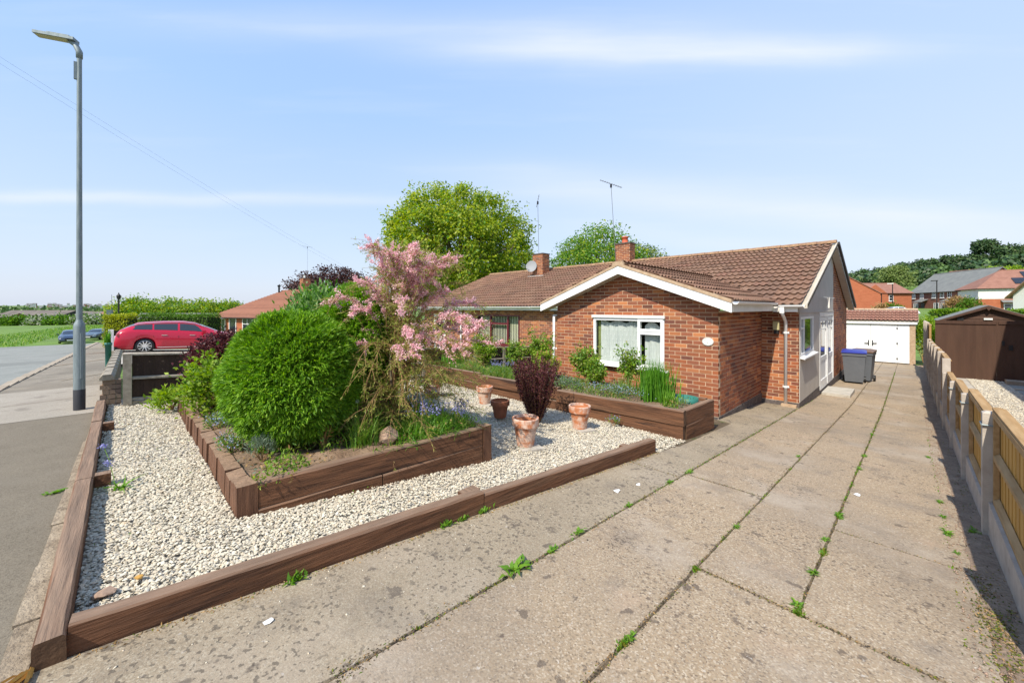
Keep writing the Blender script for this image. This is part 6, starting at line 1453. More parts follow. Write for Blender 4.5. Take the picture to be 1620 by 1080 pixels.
for i, (x, y, lb) in enumerate([(-6.55, .72, 'small blue forget-me-nots under the lime green rose'), (-5.55, .68, 'pale blue forget-me-nots beside the bare soil of the raised bed'), (-4.62, .66, 'little blue flowers close to the corner of the upright sleepers')]):
    c_ = shrub('forget_me_nots', lb, 'flowers', (x, y, .10), (x, y, .17), (.17, .10, .08), 40, 16, .035, .014, ['roseleaf', 'silver'], seed=30 + i, stems=6, clump_r=.03, share=[.7, .3], group='forget-me-not patches', zmin=-.1, stem_r=.003)
    Q = np.stack([rng.normal(x, .12, 60), rng.normal(y, .06, 60), rng.uniform(.18, .27, 60)], 1); Q = np.repeat(Q, 4, 0) + rng.normal(0, .004, (240, 3)); V, F = leafquads(Q, rng.normal(size=Q.shape) + [0, 0, 1], .012, .009); npobj('petals', V, F, ['forget'], c_)['kind'] = 'stuff'
shrub('lavender', 'small grey leaved lavender at the foot of the clipped conifer', 'plant', (-4.10, .82, .1), (-4.10, .82, .20), (.11, .09, .12), 40, 22, .05, .006, ['silver'], seed=41, stems=8, clump_r=.025, zmin=0, up=1.2, stem_r=.003)
c_ = shrub('young_rose', 'young rose with reddish new leaves in front of the conifer', 'plant', (-4.02, 1.32, .1), (-4.02, 1.32, .36), (.14, .12, .16), 22, 12, .045, .03, ['roseleaf', 'dry'], seed=42, stems=9, clump_r=.03, share=[.7, .3], zmin=-.5)
# mixed ground cover in both beds
def cover(name, pts_xy, z, h, mats, share, L=.03, W=.016):
    P = np.stack([pts_xy[:, 0], pts_xy[:, 1], z + rng.uniform(0, 1, len(pts_xy)) ** 1.5 * h], 1); D = rng.normal(0, .7, P.shape) + [0, 0, .9]; V, F = leafquads(P, D, rng.uniform(.5, 1.3, len(P)) * L, W); mi = rng.choice(len(mats), len(P), p=share)
    return tag(npobj(name, V, F, mats, None, mi), None, None, kind='stuff')
n = 26000; x = rng.uniform(-7.6, -3.42, n); y = rng.uniform(.6, 2.8, n); q = gnoise(np.stack([x, y, x * 0], 1), 3.2, 5)
ok = (q > .02) | (y > 1.55) | ((x > -4.0) & (y > 1.25)); ok &= ~((x > -6.4) & (x < -3.5) & (y < .95) & (q < .35)); ok &= ~((x > -4.0) & (y < 1.2) & (q < .3)); ok &= (np.hypot(x + 3.67, y - 1.80) > .17); ok &= ~((x > -3.8) & (y < 2.0) & (q < .5)); ok &= rng.uniform(0, 1, n) < .75
cover('ground_cover', np.stack([x[ok], y[ok]], 1), .11, .13, ['grassleaf', 'limeleaf', 'roseleaf', 'dry'], [.45, .2, .25, .1], .045, .016)
n = 2200; P = np.stack([rng.uniform(-5.2, -3.42, n), rng.uniform(1.3, 2.8, n), np.full(n, .11)], 1); P = P[((P[:, 1] > 1.9) | (P[:, 0] < -4.3)) & (gnoise(P, 6, 4) > 0)]
V, F = blades(P, .20, .14, .009); tag(npobj('bed_grass', V, F, ['grassleaf']), None, None, kind='stuff')
for x, y, n_ in ((-3.60, 2.14, 70), (-3.55, 2.3, 90), (-3.70, 2.55, 90), (-3.95, 2.2, 80), (-4.15, 1.75, 60)):
    P = np.stack([rng.normal(x, .09, n_), rng.normal(y, .12, n_), np.full(n_, .12)], 1); V, F = blades(P, .26, .24, .012, lean=np.array([.5, -.3, 0])); tag(npobj('bed_grass', V, F, ['iris' if n_ % 20 else 'grassleaf']), None, None, kind='stuff')
# grass blades hanging over the front sleeper
P = np.stack([rng.normal(-3.46, .02, 46), rng.uniform(1.6, 2.78, 46), np.full(46, .15)], 1); P = np.concatenate([P, P + rng.normal(0, .05, P.shape) * [1, 1, 0]]); V, F = blades(P, .13, .27, .012, lean=np.array([1.4, -.2, 0])); tag(npobj('trailing_grass', V, F, ['grassleaf']), None, None, kind='stuff')
k = 420; leaf_scatter('dead_leaves', np.stack([rng.uniform(-6.5, -3.5, k), rng.uniform(.58, 1.3, k), np.full(k, .13)], 1), .035, .018, ['dry', 'silver'], share=[.8, .2], up=.2)

# bed along the house: roses, sword leaves, blue flowers
def rose(label, x, y, z, w_, h, seed, stems=9, n=46, cat='rose bush', name='rose_bush', lm=('roseleaf', 'limeleaf')):
    rr = random.Random(seed); t = thing(name, label, cat, (x, y, z)); b = MB(); Q = []
    for k in range(stems):
        a = rr.uniform(0, 2 * PI); e = Vector((x + w_ * rr.uniform(.3, 1) * math.cos(a), y + w_ * .45 * rr.uniform(.2, 1) * math.sin(a), z + h * rr.uniform(.55, 1.0))); c = Vector((x + (e.x - x) * .25, y + (e.y - y) * .3, z + (e.z - z) * .75)); pts = bez(Vector((x + rr.gauss(0, .03), y + rr.gauss(0, .03), z)), c, e, 7)
        b.tube(pts, [.008, .007, .006, .005, .004, .003, .002], 4, cap=False)
        for _ in range(int(n * .8)):
            u_ = rr.uniform(.35, 1.0) * 5.999; i = int(u_); p = pts[i] + (pts[i + 1] - pts[i]) * (u_ - i); q = p + Vector((rr.gauss(0, .065), rr.gauss(0, .06), rr.gauss(0, .055)))
            for _k in range(5): Q.append(q + Vector((rr.gauss(0, .022), rr.gauss(0, .022), rr.gauss(0, .018))))
    b.build('stems', 'twig', t); Q = np.array([tuple(p) for p in Q]); V, F = leafquads(Q, rng.normal(0, .8, Q.shape) + [0, 0, .2], rng.uniform(.04, .068, len(Q)), .036, unit(rng.normal(0, .5, Q.shape) + [0, 0, 1])); mi = rng.choice(2, len(F), p=[.7, .3]); npobj('foliage', V, F, list(lm), t, mi); return t
rose('tall green rose bush against the brick wall left of the white window', -5.75, 6.45, -.02, .36, 1.02, 1, 12, 60)
rose('rose with reddish stems and yellowing leaves below the left of the window', -5.35, 6.15, -.02, .34, .62, 2, 11, 60, lm=('limeleaf', 'dry'))
rose('leggy rose whose leaves cross the left half of the white window', -4.55, 6.55, -.02, .40, .74, 3, 11, 50)
rose('thin rose reaching up in front of the right half of the white window', -3.62, 6.55, -.02, .30, .84, 4, 7, 44)
rose('low rose bush beneath the middle of the white window sill', -4.15, 6.35, -.02, .28, .48, 5, 8, 44)
clump('crocosmia_clump', 'dense upright clump of bright green sword leaves below the window corner', 'plant', -2.95, 6.2, -.02, 620, .62, .17, .016, 'iris', .12)
clump('strappy_plant', 'small lime green strappy tuft at the drive end of the long raised bed', 'plant', -2.62, 5.95, -.02, 70, .26, .20, .016, 'weedleaf', .06)
clump('fine_grass', 'tuft of fine grassy leaves under the window in the long raised bed', 'plant', -3.55, 6.2, -.02, 220, .30, .14, .007, 'grassleaf', .08)
shrub('catmint', 'grey green low catmint spilling over the long raised bed', 'plant', (-4.55, 5.8, -.02), (-4.6, 5.85, .05), (.42, .16, .10), 60, 20, .04, .016, ['silver', 'grassleaf'], seed=52, stems=6, clump_r=.04, share=[.75, .25], zmin=0, stem_r=.003)
c_ = shrub('forget_me_nots', 'misty blue flowers along the front of the long raised bed', 'flowers', (-3.5, 5.85, -.02), (-3.45, 5.9, .05), (.42, .16, .12), 60, 18, .035, .012, ['silver', 'roseleaf'], seed=53, stems=6, clump_r=.04, share=[.5, .5], zmin=0, stem_r=.003, group='forget-me-not patches')
Q = np.stack([rng.normal(-3.5, .28, 160), rng.normal(5.85, .08, 160), rng.uniform(.08, .2, 160)], 1); V, F = leafquads(np.repeat(Q, 3, 0), rng.normal(size=(480, 3)), .014, .01); npobj('petals', V, F, ['forget'], c_)['kind'] = 'stuff'
tag(MB().lathe([(.001, .10), (.14, .10), (.16, .16), (.17, .16), (.16, .05), (.1, -.1)], (-2.55, 6.40, -.10), 20, sx=1.2).build('plastic_pot', 'green_trough', None, True), 'low green plastic pot tucked behind the end of the long raised bed', 'flower pot')
rose('bright lime green rose by the dark fence beyond the purple bush', -7.35, 6.15, -.02, .42, .85, 6, 15, 80, lm=('limeleaf', 'roseleaf'))
rose('thin rose bush just right of the grey fence post in the long bed', -6.35, 6.3, -.02, .32, .72, 7, 9, 40)
clump('sword_leaf_clump', 'upright green sword leaves against the dark fence behind the pink bush', 'plant', -8.35, 6.0, -.02, 90, .52, .14, .028, 'iris', .16)
c_ = clump('bluebell_clump', 'lavender blue bluebells in the long bed left of the purple bush', 'flowers', -6.35, 5.85, -.02, 160, .22, .18, .012, 'grassleaf', .16); flowers_on(c_, -6.35, 5.85, -.02, 30, .34, .30, 'bluebell', per=12)
n = 15000; x = rng.uniform(-8.9, -2.4, n); y = rng.uniform(5.66, 6.5, n); q = gnoise(np.stack([x, y, x * 0], 1), 3.2, 9); ok = (q > -.25) | (x < -5.5)
cover('ground_cover', np.stack([x[ok], y[ok]], 1), -.02, .10, ['grassleaf', 'silver', 'roseleaf', 'dry'], [.45, .2, .25, .1], .04, .014)
n = 5200; P = np.stack([rng.uniform(-8.9, -5.6, n), rng.uniform(5.64, 6.5, n), np.full(n, -.03)], 1); V, F = blades(P, .17, .10, .008); tag(npobj('bed_grass', V, F, ['grassleaf']), None, None, kind='stuff')

# small plants in the gravel and the joints of the drive
def weed(label, x, y, s_=.05, n=24, m='weedleaf', up=.6, group='weeds in the drive', name='weed', cat='weed'):
    z = G(x, y); t = thing(name, label, cat, (x, y, z), group); P = np.tile([[x, y, z + .003]], (n, 1)) + rng.normal(0, 1, (n, 3)) * [s_ * .12, s_ * .55, 0]
    a = rng.uniform(0, 2 * PI, n); D = np.stack([np.cos(a), np.sin(a), rng.uniform(.1, up, n)], 1); V, F = leafquads(P, D, s_ * rng.uniform(.6, 1.2, n), s_ * .32, np.tile([[0, 0, 1.]], (n, 1)), bend=.2); npobj('leaves', V, F, [m], t); return t
W = [(-1.70, 1.70, .085, 'largest weed with long leaves in the first joint of the drive'), (-1.72, 2.36, .06, 'leafy weed with a pale flower in the first joint, beyond the largest weed'), (-1.69, 2.02, .05, 'dark spreading weed between the two larger weeds of the first joint'),
     (-1.69, 3.86, .05, 'nearer of two bright weeds far along the first joint of the drive'), (-1.68, 4.32, .055, 'farther of two bright weeds far along the first joint of the drive'), (-1.70, 3.05, .045, 'small weed midway along the first joint of the drive'),
     (-.45, 2.70, .045, 'bright round weed where two slab joints meet near the front of the drive'), (-.45, 3.74, .04, 'small star-shaped weed just before the crack across the slabs'), (-.43, 4.35, .06, 'mossy green weed in the third joint just past the crack'), (-.44, 3.15, .05, 'yellow-green moss tuft in the third joint nearest the viewer'),
     (-.42, 6.15, .05, 'green tuft in the third joint level with the step up of the fence'), (-.42, 6.9, .05, 'green tuft farther up the third joint of the drive'), (-.43, 8.6, .06, 'tuft of green far up the third joint of the drive'),
     (.21, 4.68, .06, 'biggest weed at the foot of the fence strip'), (.20, 5.55, .05, 'green weed in the fence-side joint beyond the biggest one'), (.20, 5.1, .04, 'small weed between two larger ones along the fence-side joint'), (.24, 4.3, .03, 'tiny weed nearest the viewer in the fence-side joint'), (.17, 7.6, .05, 'weed beside the shadow of the low fence'),
     (-.96, 3.4, .04, 'faint grey-green weed in the second joint of the drive'), (-.96, 1.75, .04, 'small weed in the second joint near the bottom of the drive'), (-.97, 1.25, .035, 'weed in the second joint closest to the viewer'),
     (.36, 4.9, .06, 'dark weed in the shade against the gravel board'), (-1.0, 6.1, .04, 'weed in the second joint level with the corner of the raised bed'),
     (-4.82, -.47, .07, 'bright green weed between the footway and the timber edging')]
for x, y, s_, lb in W: weed(lb, x, y, s_ * (.8 if s_ < .08 else 1))
for x, y, s_, lb in [(-2.44, .66, .055, 'grey green seedling at the foot of the drive edging, nearest the front'), (-2.40, 1.66, .045, 'little seedling against the drive edging, first of a close pair'), (-2.39, 1.80, .04, 'little seedling against the drive edging, second of a close pair'), (-2.385, 2.0, .05, 'taller seedling at the joint of the two edging timbers')]:
    weed(lb, x, y, s_, 30, 'weedleaf', 3.0, 'seedlings along the drive edging')
c_ = clump('strappy_plant', 'spreading strappy plant with two pale flowers beside the footway timber', 'plant', -4.55, -.10, 0, 16, .10, .26, .016, 'weedleaf', .02)
MB().tube([(-4.60, -.12, 0), (-4.72, -.16, .2), (-4.80, -.2, .32)], .003, 4, cap=False).build('stalk', 'grassleaf', c_); Q = np.repeat(np.array([[-4.80, -.2, .32], [-4.70, -.17, .20]]), 30, 0) + rng.normal(0, .012, (60, 3)); V, F = leafquads(Q, rng.normal(size=Q.shape), .02, .012); npobj('flowers', V, F, ['bluebell'], c_)['kind'] = 'stuff'
shrub('low_plant', 'tiny pale flowering plant in the gravel before the long raised bed', 'plant', (-3.25, 5.38, G(-3, 5.4)), (-3.25, 5.38, G(-3, 5.4) + .08), (.09, .07, .08), 22, 14, .03, .010, ['grassleaf', 'bluebell'], seed=61, stems=5, clump_r=.02, share=[.75, .25], zmin=0, stem_r=.002)
n = 2600; x = rng.uniform(-8, -2.3, n); y = rng.uniform(-.2, 5.4, n); ok = ingravel(x, y); q = gnoise(np.stack([x, y, x * 0], 1), 4, 2); ok &= q > .25; leaf_scatter('gravel_litter', np.stack([x[ok], y[ok], Gv(x[ok], y[ok]) + .025], 1), .02, .009, ['dry', 'weedleaf'], share=[.6, .4], up=.4)

# ------------------------------------------------------------------ houses farther off
def fhouse(name, label, cat, A, B, d, depth, z0, eave, ridge, wall, roof, hipA=0, hipB=0, group=None, upper=None, over=.3, tiles=False):
    """A-B is the near eave line, d points away from it; returns (thing, point function on the near wall)"""
    A = Vector((A[0], A[1], 0)); B = Vector((B[0], B[1], 0)); e = (B - A); L = e.length; e.normalize(); d = Vector((d[0], d[1], 0)).normalized(); d = (d - e * d.dot(e)).normalized()
    t = thing(name, label, cat, (A.x, A.y, z0), group); Z = lambda z: Vector((0, 0, z))
    b = MB(); zt = eave - .02
    if upper:
        zm, um = upper; b.prism([A + Z(z0), B + Z(z0), B + d * depth + Z(z0), A + d * depth + Z(z0)], Z(zm - z0)); MB().prism([A - e * .03 - d * .03 + Z(zm + .002), B + e * .03 - d * .03 + Z(zm + .002), B + e * .03 + d * depth + Z(zm + .002), A - e * .03 + d * depth + Z(zm + .002)], Z(zt - zm - .004)).build('upper_wall', um, t)
    else: b.prism([A + Z(z0), B + Z(z0), B + d * depth + Z(z0), A + d * depth + Z(z0)], Z(zt - z0))
    for (P, hip) in ((A + e * .02, hipA), (B - e * .22, hipB)):
        if not hip: b.prism([P + Z(zt + .002), P + d * depth + Z(zt + .002), P + d * depth / 2 + Z(ridge - .12)], e * .2)
    b.build('wall', wall, t)
    o = over; R0 = A + d * depth / 2 + e * (hipA - (0 if hipA else o)) + Z(ridge); R1 = B + d * depth / 2 - e * (hipB - (0 if hipB else o)) + Z(ridge)
    dzo = (ridge - eave) / (depth / 2) * o; c1 = A - e * o - d * o + Z(eave - dzo); c2 = B + e * o - d * o + Z(eave - dzo); c3 = B + e * o + d * (depth + o) + Z(eave - dzo); c4 = A - e * o + d * (depth + o) + Z(eave - dzo)
    r = MB(); r.add([c1, c2, c3, c4, R0, R1], [(0, 1, 5, 4), (2, 3, 4, 5)] + ([(3, 0, 4)] if hipA else []) + ([(1, 2, 5)] if hipB else [])); th = Z(-.12); r.add([q + th for q in (c1, c2, c3, c4, R0, R1)], [(4, 5, 1, 0), (5, 4, 3, 2)] + ([(4, 0, 3)] if hipA else []) + ([(5, 2, 1)] if hipB else []))
    r.add([c1, c2, c2 + th, c1 + th], [(0, 3, 2, 1)])
    for (p, q) in ([] if hipB else [(c2, R1), (c3, R1)]) + ([] if hipA else [(c1, R0), (c4, R0)]): r.add([p, q, q + th, p + th], [(0, 1, 2, 3)])
    r.build('roof', roof, t)
    MB().tube([R0 + Z(.02), R1 + Z(.02)], .09, 6).build('ridge', roof, t)
    if tiles:   # course lines: each course of tiles a thin step on the near slope
        n = int((ridge - eave + dzo) / .125)
        for i in range(n):
            f0 = i / n; p = c1.lerp(R0, f0); q = c2.lerp(R1, f0); MB().prism([p - d * .03 + Z(-.02), p - d * .03 + Z(.05), p + (R0 - c1).normalized() * .25 + Z(.0)], q - p).build('tile_course', roof, t)
    g = MB().prism([c1 + Z(-.13), c1 + Z(-.02), c1 - d * .1 + Z(-.02), c1 - d * .1 + Z(-.10)], c2 - c1).build('gutter', 'black' if wall != 'housewhite' else 'white', t)
    W = lambda s_, z, o_=0: A + e * s_ - d * o_ + Z(z)
    def win(s0, s1, z0_, z1_, fr='white', bars=1, nm='window', side=None):
        if side == 'A': W2 = lambda s_, z, o_: A + d * s_ - e * (o_ + .03) + Z(z)
        elif side == 'B': W2 = lambda s_, z, o_: B + d * s_ + e * (o_ + .03) + Z(z)
        else: W2 = W
        u_ = d if side else e; nn = (-e if side == 'A' else e) if side else -d
        def pl_(a, b, c, dd, o0, o1, bm): bm.prism([W2(a, c, o0), W2(b, c, o0), W2(b, dd, o0), W2(a, dd, o0)], nn * (o1 - o0))
        f = MB(); tk = min(.09, (s1 - s0) * .12)
        pl_(s0, s0 + tk, z0_, z1_, -.02, .06, f); pl_(s1 - tk, s1, z0_, z1_, -.02, .06, f); pl_(s0 + tk, s1 - tk, z0_, z0_ + tk, -.02, .06, f); pl_(s0 + tk, s1 - tk, z1_ - tk, z1_, -.02, .06, f)
        for k in range(1, bars + 1): sm_ = s0 + (s1 - s0) * k / (bars + 1); pl_(sm_ - .025, sm_ + .025, z0_ + tk, z1_ - tk, 0, .05, f)
        if z1_ - z0_ > .8 and nm == 'window': pl_(s0 + tk, s1 - tk, (z0_ + z1_) / 2 - .025, (z0_ + z1_) / 2 + .025, 0, .045, f)
        fo = f.build(nm, fr, t); g_ = MB(); pl_(s0 + tk, s1 - tk, z0_ + tk, z1_ - tk, -.01, .02, g_); g_.build('pane', 'darkglass', fo)
        s_ = MB(); pl_(s0 - .08, s1 + .08, z0_ - .09, z0_ - .003, 0, .12, s_); s_.build('sill', fr, fo); return fo
    t['c'] = 1
    return t, W, win, e, d
# next pair down the street
h2, W, win, e, d = fhouse('bungalow', 'orange tiled bungalow pair down the street behind the red car', 'house', (-56.5, 6.4), (-38, 13.8), (-.37, .93), 9.5, -1.9, .66, 3.55, 'farbrick', 'house2roof', hipA=5.2, over=.35, tiles=True)
win(3.1, 4.4, -1.7, .45, nm='door', bars=0); win(5.5, 8.0, -1.0, .45, bars=2); win(1.7, 2.4, -1.6, .45, bars=0); win(10.5, 12.5, -.9, .45, bars=2); win(15, 17.5, -.9, .45, bars=2)
for s_ in (.1, 1.2): MB().tube([W(s_, -1.7, 1.2), W(s_, .2, 1.2)], .05, 5).build('porch_post', 'white', h2)
MB().prism([W(-.2, .25, 1.4), W(2.6, .25, 1.4), W(2.6, .38, 1.4), W(-.2, .38, 1.4)], d * 1.4).build('porch_canopy', 'offwhite', h2)
MB().tube([W(1.2, -1.2, 1.25), W(2.2, .1, 1.25)], .04, 5).build('porch_brace', 'offwhite', h2)
RP = W(9.3, 0, -4.75); c3_ = chimney(h2, RP.x - .65, RP.x + .65, RP.y - .4, RP.y + .4, 3.2, 4.95, pot=None)
MB().lathe([(.12, 0), (.10, .35), (.13, .36)], (RP.x - .2, RP.y, 4.99), 10).build('pot', 'cream', c3_)
FP = W(5.2, 0, -4.4); MB().lathe([(.10, -.3), (.10, .75), (.17, .76), (.17, .95), (.02, 1.0)], (FP.x, FP.y, 3.3), 8).build('flue', 'black', h2)
aerial('tv_aerial', 'thin pale TV aerial on a mast above the far chimney beside the copper beech', (RP.x + .8, RP.y, 4.9), (RP.x + .85, RP.y, 8.6), (.93, .3, -.16), 1.9, 'TV aerials on the chimneys', 7, .12)
h2b, W, win, e, d = fhouse('house', 'small pink gabled house with grey roof beyond the bungalow pair', 'house', (-91, 9), (-82.2, 14.5), (-.5, .86), 7, -2.6, .0, 2.0, 'farbrick', 'greyroof')
h2c, W, win, e, d = fhouse('low_building', 'long low grey roofed outbuilding beyond the hedges on the left', 'outbuilding', (-64.5, -1.2), (-57.5, 5.6), (-.7, .7), 5, -2.4, .25, .75, 'farbrick2', 'greyroof')
# housing estate behind the garage
h, W, win, e, d = fhouse('house', 'tall orange brick gable end with one small white window above the garage', 'house', (-3.32, 85.56), (-3.9, 97), (-.99, .1), 8.6, -.5, 4.0, 7.1, 'farbrick', 'farroof', over=.12)
win(3.4, 4.7, 1.05, 2.15, side='A', bars=1)
MB().tube([W(.15, -.4, .12), W(.15, 3.8, .12)], .06, 5).build('downpipe', 'black', h)
h, W, win, e, d = fhouse('house', 'orange brick house with a red roof between the tall gable and the dark terrace', 'house', (-8.0, 113.5), (.2, 121.2), (-.68, .73), 8, .4, 4.9, 7.1, 'farbrick', 'farroof')
win(6.5, 7.4, 3.0, 4.3, bars=0)
p = W(3.4, 0, .05); A_ = W(1.0, .4, .3); B_ = W(6.0, .4, .3); MB().prism([A_, B_, B_ + Vector((0, 0, 4.2)), A_ + e * 2.5 + Vector((0, 0, 6.2)), A_ + Vector((0, 0, 4.2))], d * .3).build('gable_wall', 'farbrick', h)
h, W, win, e, d = fhouse('terrace', 'dark brick terrace with a long grey roof and white windows on the hill', 'house', (0, 129.16), (8, 114.44), (.88, .48), 9, .6, 5.1, 9.2, 'farbrick2', 'greyroof', over=.25)
for s0 in (.7, 3.3, 6.9, 9.2, 11.2, 14.6): win(s0, s0 + 1.05, 3.6, 4.85, bars=1)
for s0 in (1.2, 7.4, 9.4, 14.2): win(s0, s0 + 1.5, 1.0, 2.6, bars=2)
for s0 in (3.4, 11.3):
    MB().prism([W(s0 - .3, 2.75, 1.3), W(s0 + 2.4, 2.75, 1.3), W(s0 + 2.4, 3.35, 0), W(s0 - .3, 3.35, 0)], (0, 0, .1)).build('porch_canopy', 'greyroof', h)
    dd_ = MB(); dd_.prism([W(s0 + .2, .6, .03), W(s0 + 1.3, .6, .03), W(s0 + 1.3, 2.6, .03), W(s0 + .2, 2.6, .03)], -d * .05); dd_.build('door', 'black', h)
h, W, win, e, d = fhouse('house', 'white and red brick house with solar panels on its red roof', 'house', (8.61, 109.3), (23, 113.0), (-.25, .968), 8.5, .9, 5.25, 8.4, 'farbrick', 'farroof', hipA=4.0, upper=(3.1, 'cream'), over=.35)
win(3.4, 5.4, 3.55, 4.75, bars=2); win(3.0, 6.4, .95, 2.3, bars=3, fr='white')
MB().prism([W(2.6, 2.45, .9), W(7.0, 2.45, .9), W(7.0, 2.85, 0), W(2.6, 2.85, 0)], (0, 0, .08)).build('canopy', 'greyroof', h)
sl_ = (8.4 - 5.25) / 4.25
def rp(s_, q): return W(s_, 5.25 + sl_ * q + .10, -q)
for (s0, s1, q0, q1) in ((4.6, 14, .6, 2.0), (6.2, 14, 2.1, 3.6)):
    k_ = s0
    while k_ < s1: MB().prism([rp(k_, q0), rp(k_ + .98, q0), rp(k_ + .98, q1), rp(k_, q1)], (0, 0, .06)).build('solar_panel', 'solar', h); k_ += 1.0
h, W, win, e, d = fhouse('house', 'red roof ridge showing above the grey terrace roof', 'house', (4.5, 158), (12, 150), (.7, .7), 9, 2, 8.6, 11.5, 'farbrick', 'farroof')
hn, W, win, e, d = fhouse('house', 'next-door brick house whose shadow falls across the brown gate with the latch', 'house', (2.76, 8), (2.76, 15.9), (1, 0), 7, -.95, 4.25, 6.2, 'farbrick', 'tile', over=.24)
h, W, win, e, d = fhouse('house', 'small gable edge of a pale house at the far right above the shed', 'house', (11.6, 62), (16, 66), (-.6, .8), 6, -.6, 3.0, 6.0, 'cream', 'ridge', over=.4)
for (x, y, ht, lb) in ((3.35, 103.9, 6.4, 'dark street lamp standing in front of the grey roofed terrace'), (-2.39, 105.2, 6.2, 'pale topped street lamp beside the tall orange gable')):
    t = thing('street_lamp', lb, 'street lamp', (x, y, .5)); MB().tube([(x, y, .4), (x, y, ht)], .075, 6).build('column', 'black', t); MB().obox((x - .3, y, ht + .03), (.45, 0, 0), (0, .12, 0), (0, 0, .07)).build('lamp_head', 'cream' if x < 0 else 'black', t)
wc = car('white car parked on the estate seen above the garage roof', 'car', 'whitepaint', L=4.3, H=1.5, estate=False)
wc.location = (-2.9, 76.5, .42); wc.rotation_euler = (0, 0, math.radians(35))

# ------------------------------------------------------------------ trees
def tree(name, label, base, c, r, m, nclump=240, per=60, leaf=.16, seed=1, limbs=14, clump_r=.55, trunk_r=.22, group=None, share=None, zmin=-.75, fill=.45, lump=.25, twigs=True, cat='tree'):
    t = thing(name, label, cat, base, group); P, Nn = shellpts(nclump, c, r, lump, seed, fill, zmin)
    cz = c[2] - r[2] * .55; MB().tube([base, (base[0] * .5 + c[0] * .5, base[1] * .5 + c[1] * .5, (base[2] + cz) / 2), (c[0], c[1], cz), (c[0], c[1], c[2] + r[2] * .3)], [trunk_r, trunk_r * .85, trunk_r * .7, trunk_r * .3], 8, cap=False).build('trunk', 'bark', t)
    branches((c[0], c[1], cz), [tuple(p) for p in P[:limbs]], trunk_r * .35, 'bark', 'limbs', t, sag=-.05, n=5, sides=4)
    C_ = np.repeat(P, per, 0); NN = np.repeat(Nn, per, 0); cr_ = np.repeat(rng.uniform(.5, 1.2, len(P)), per)[:, None] * clump_r
    off = np.clip(rng.normal(0, 1, C_.shape), -1.5, 1.5) * cr_ * [1, 1, .6]; Q = C_ + off; D = unit(off * .8 + NN * .4 + rng.normal(0, .6, Q.shape)); Nl = unit(off / cr_ * .7 + NN * .5 + rng.normal(0, .45, Q.shape) + [0, 0, .35]); D = D - Nl * (D * Nl).sum(1, keepdims=True) * .7
    V, F = leafquads(Q, D, leaf * rng.uniform(.6, 1.3, len(Q)), leaf * .62, Nl); ms = m if isinstance(m, list) else [m]; mi = rng.choice(len(ms), len(F), p=share)
    npobj('crown', V, F, ms, t, mi); return t
tree('broadleaf_tree', 'big spreading fresh green tree behind the attached bungalows', (-29.3, 22.2, -1.2), (-29.3, 21.8, 6.6), (6.7, 6.7, 6.1), ['treeleaf', 'treeleaf2'], 620, 100, .26, 71, 60, .60, .38, share=[.8, .2], zmin=-.8, fill=.5, lump=.15)
tree('broadleaf_tree', 'rounded green tree seen between the two near chimneys', (-23.9, 36, -1.2), (-23.8, 36.0, 6.1), (4.4, 4.4, 4.0), ['treeleaf2', 'treeleaf'], 260, 60, .26, 72, 26, .62, .25, share=[.75, .25], fill=.5)
tree('broadleaf_tree', 'small wispy young tree between the big tree and the dish chimney', (-28.2, 33.0, -1.2), (-28.2, 33.0, 4.7), (1.7, 1.7, 2.4), ['treeleaf2'], 60, 40, .22, 73, 14, .4, .12)
tree('broadleaf_tree', 'grey green treetop peeping out right of the right-hand chimney', (-20.0, 40, -1.2), (-20.2, 39.6, 6.2), (2.0, 2.0, 2.7), ['fartree', 'treeleaf'], 70, 36, .24, 74, 16, .45, .14, share=[.6, .4])
tree('copper_beech', 'dark copper coloured tree behind the chimney of the orange roofed bungalow', (-62.5, 22, -2), (-62.4, 22.0, 3.2), (6.6, 6.6, 4.1), ['copper'], 300, 60, .36, 75, 20, .8, .3, fill=.4)
for i, (x, y, rz_, rx_, lb) in enumerate([(-84.5, -.4, 2.2, 3.0, 'first of the bright green trees beyond the golden hedge'), (-81, 3.4, 1.9, 3.6, 'middle bright green tree above the red car'), (-78, 7.2, 1.8, 3.4, 'bright green tree above the bonnet of the red car'), (-76, 10.2, 1.7, 3.0, 'bright green tree beside the small pink gabled house')]):
    tree('broadleaf_tree', lb, (x, y, -2.6), (x, y, .75), (rx_, rx_, rz_), ['treeleaf', 'treeleaf2'], 120, 40, .32, 80 + i, 8, .55, .15, share=[.5, .5], group='bright green trees beyond the hedges')
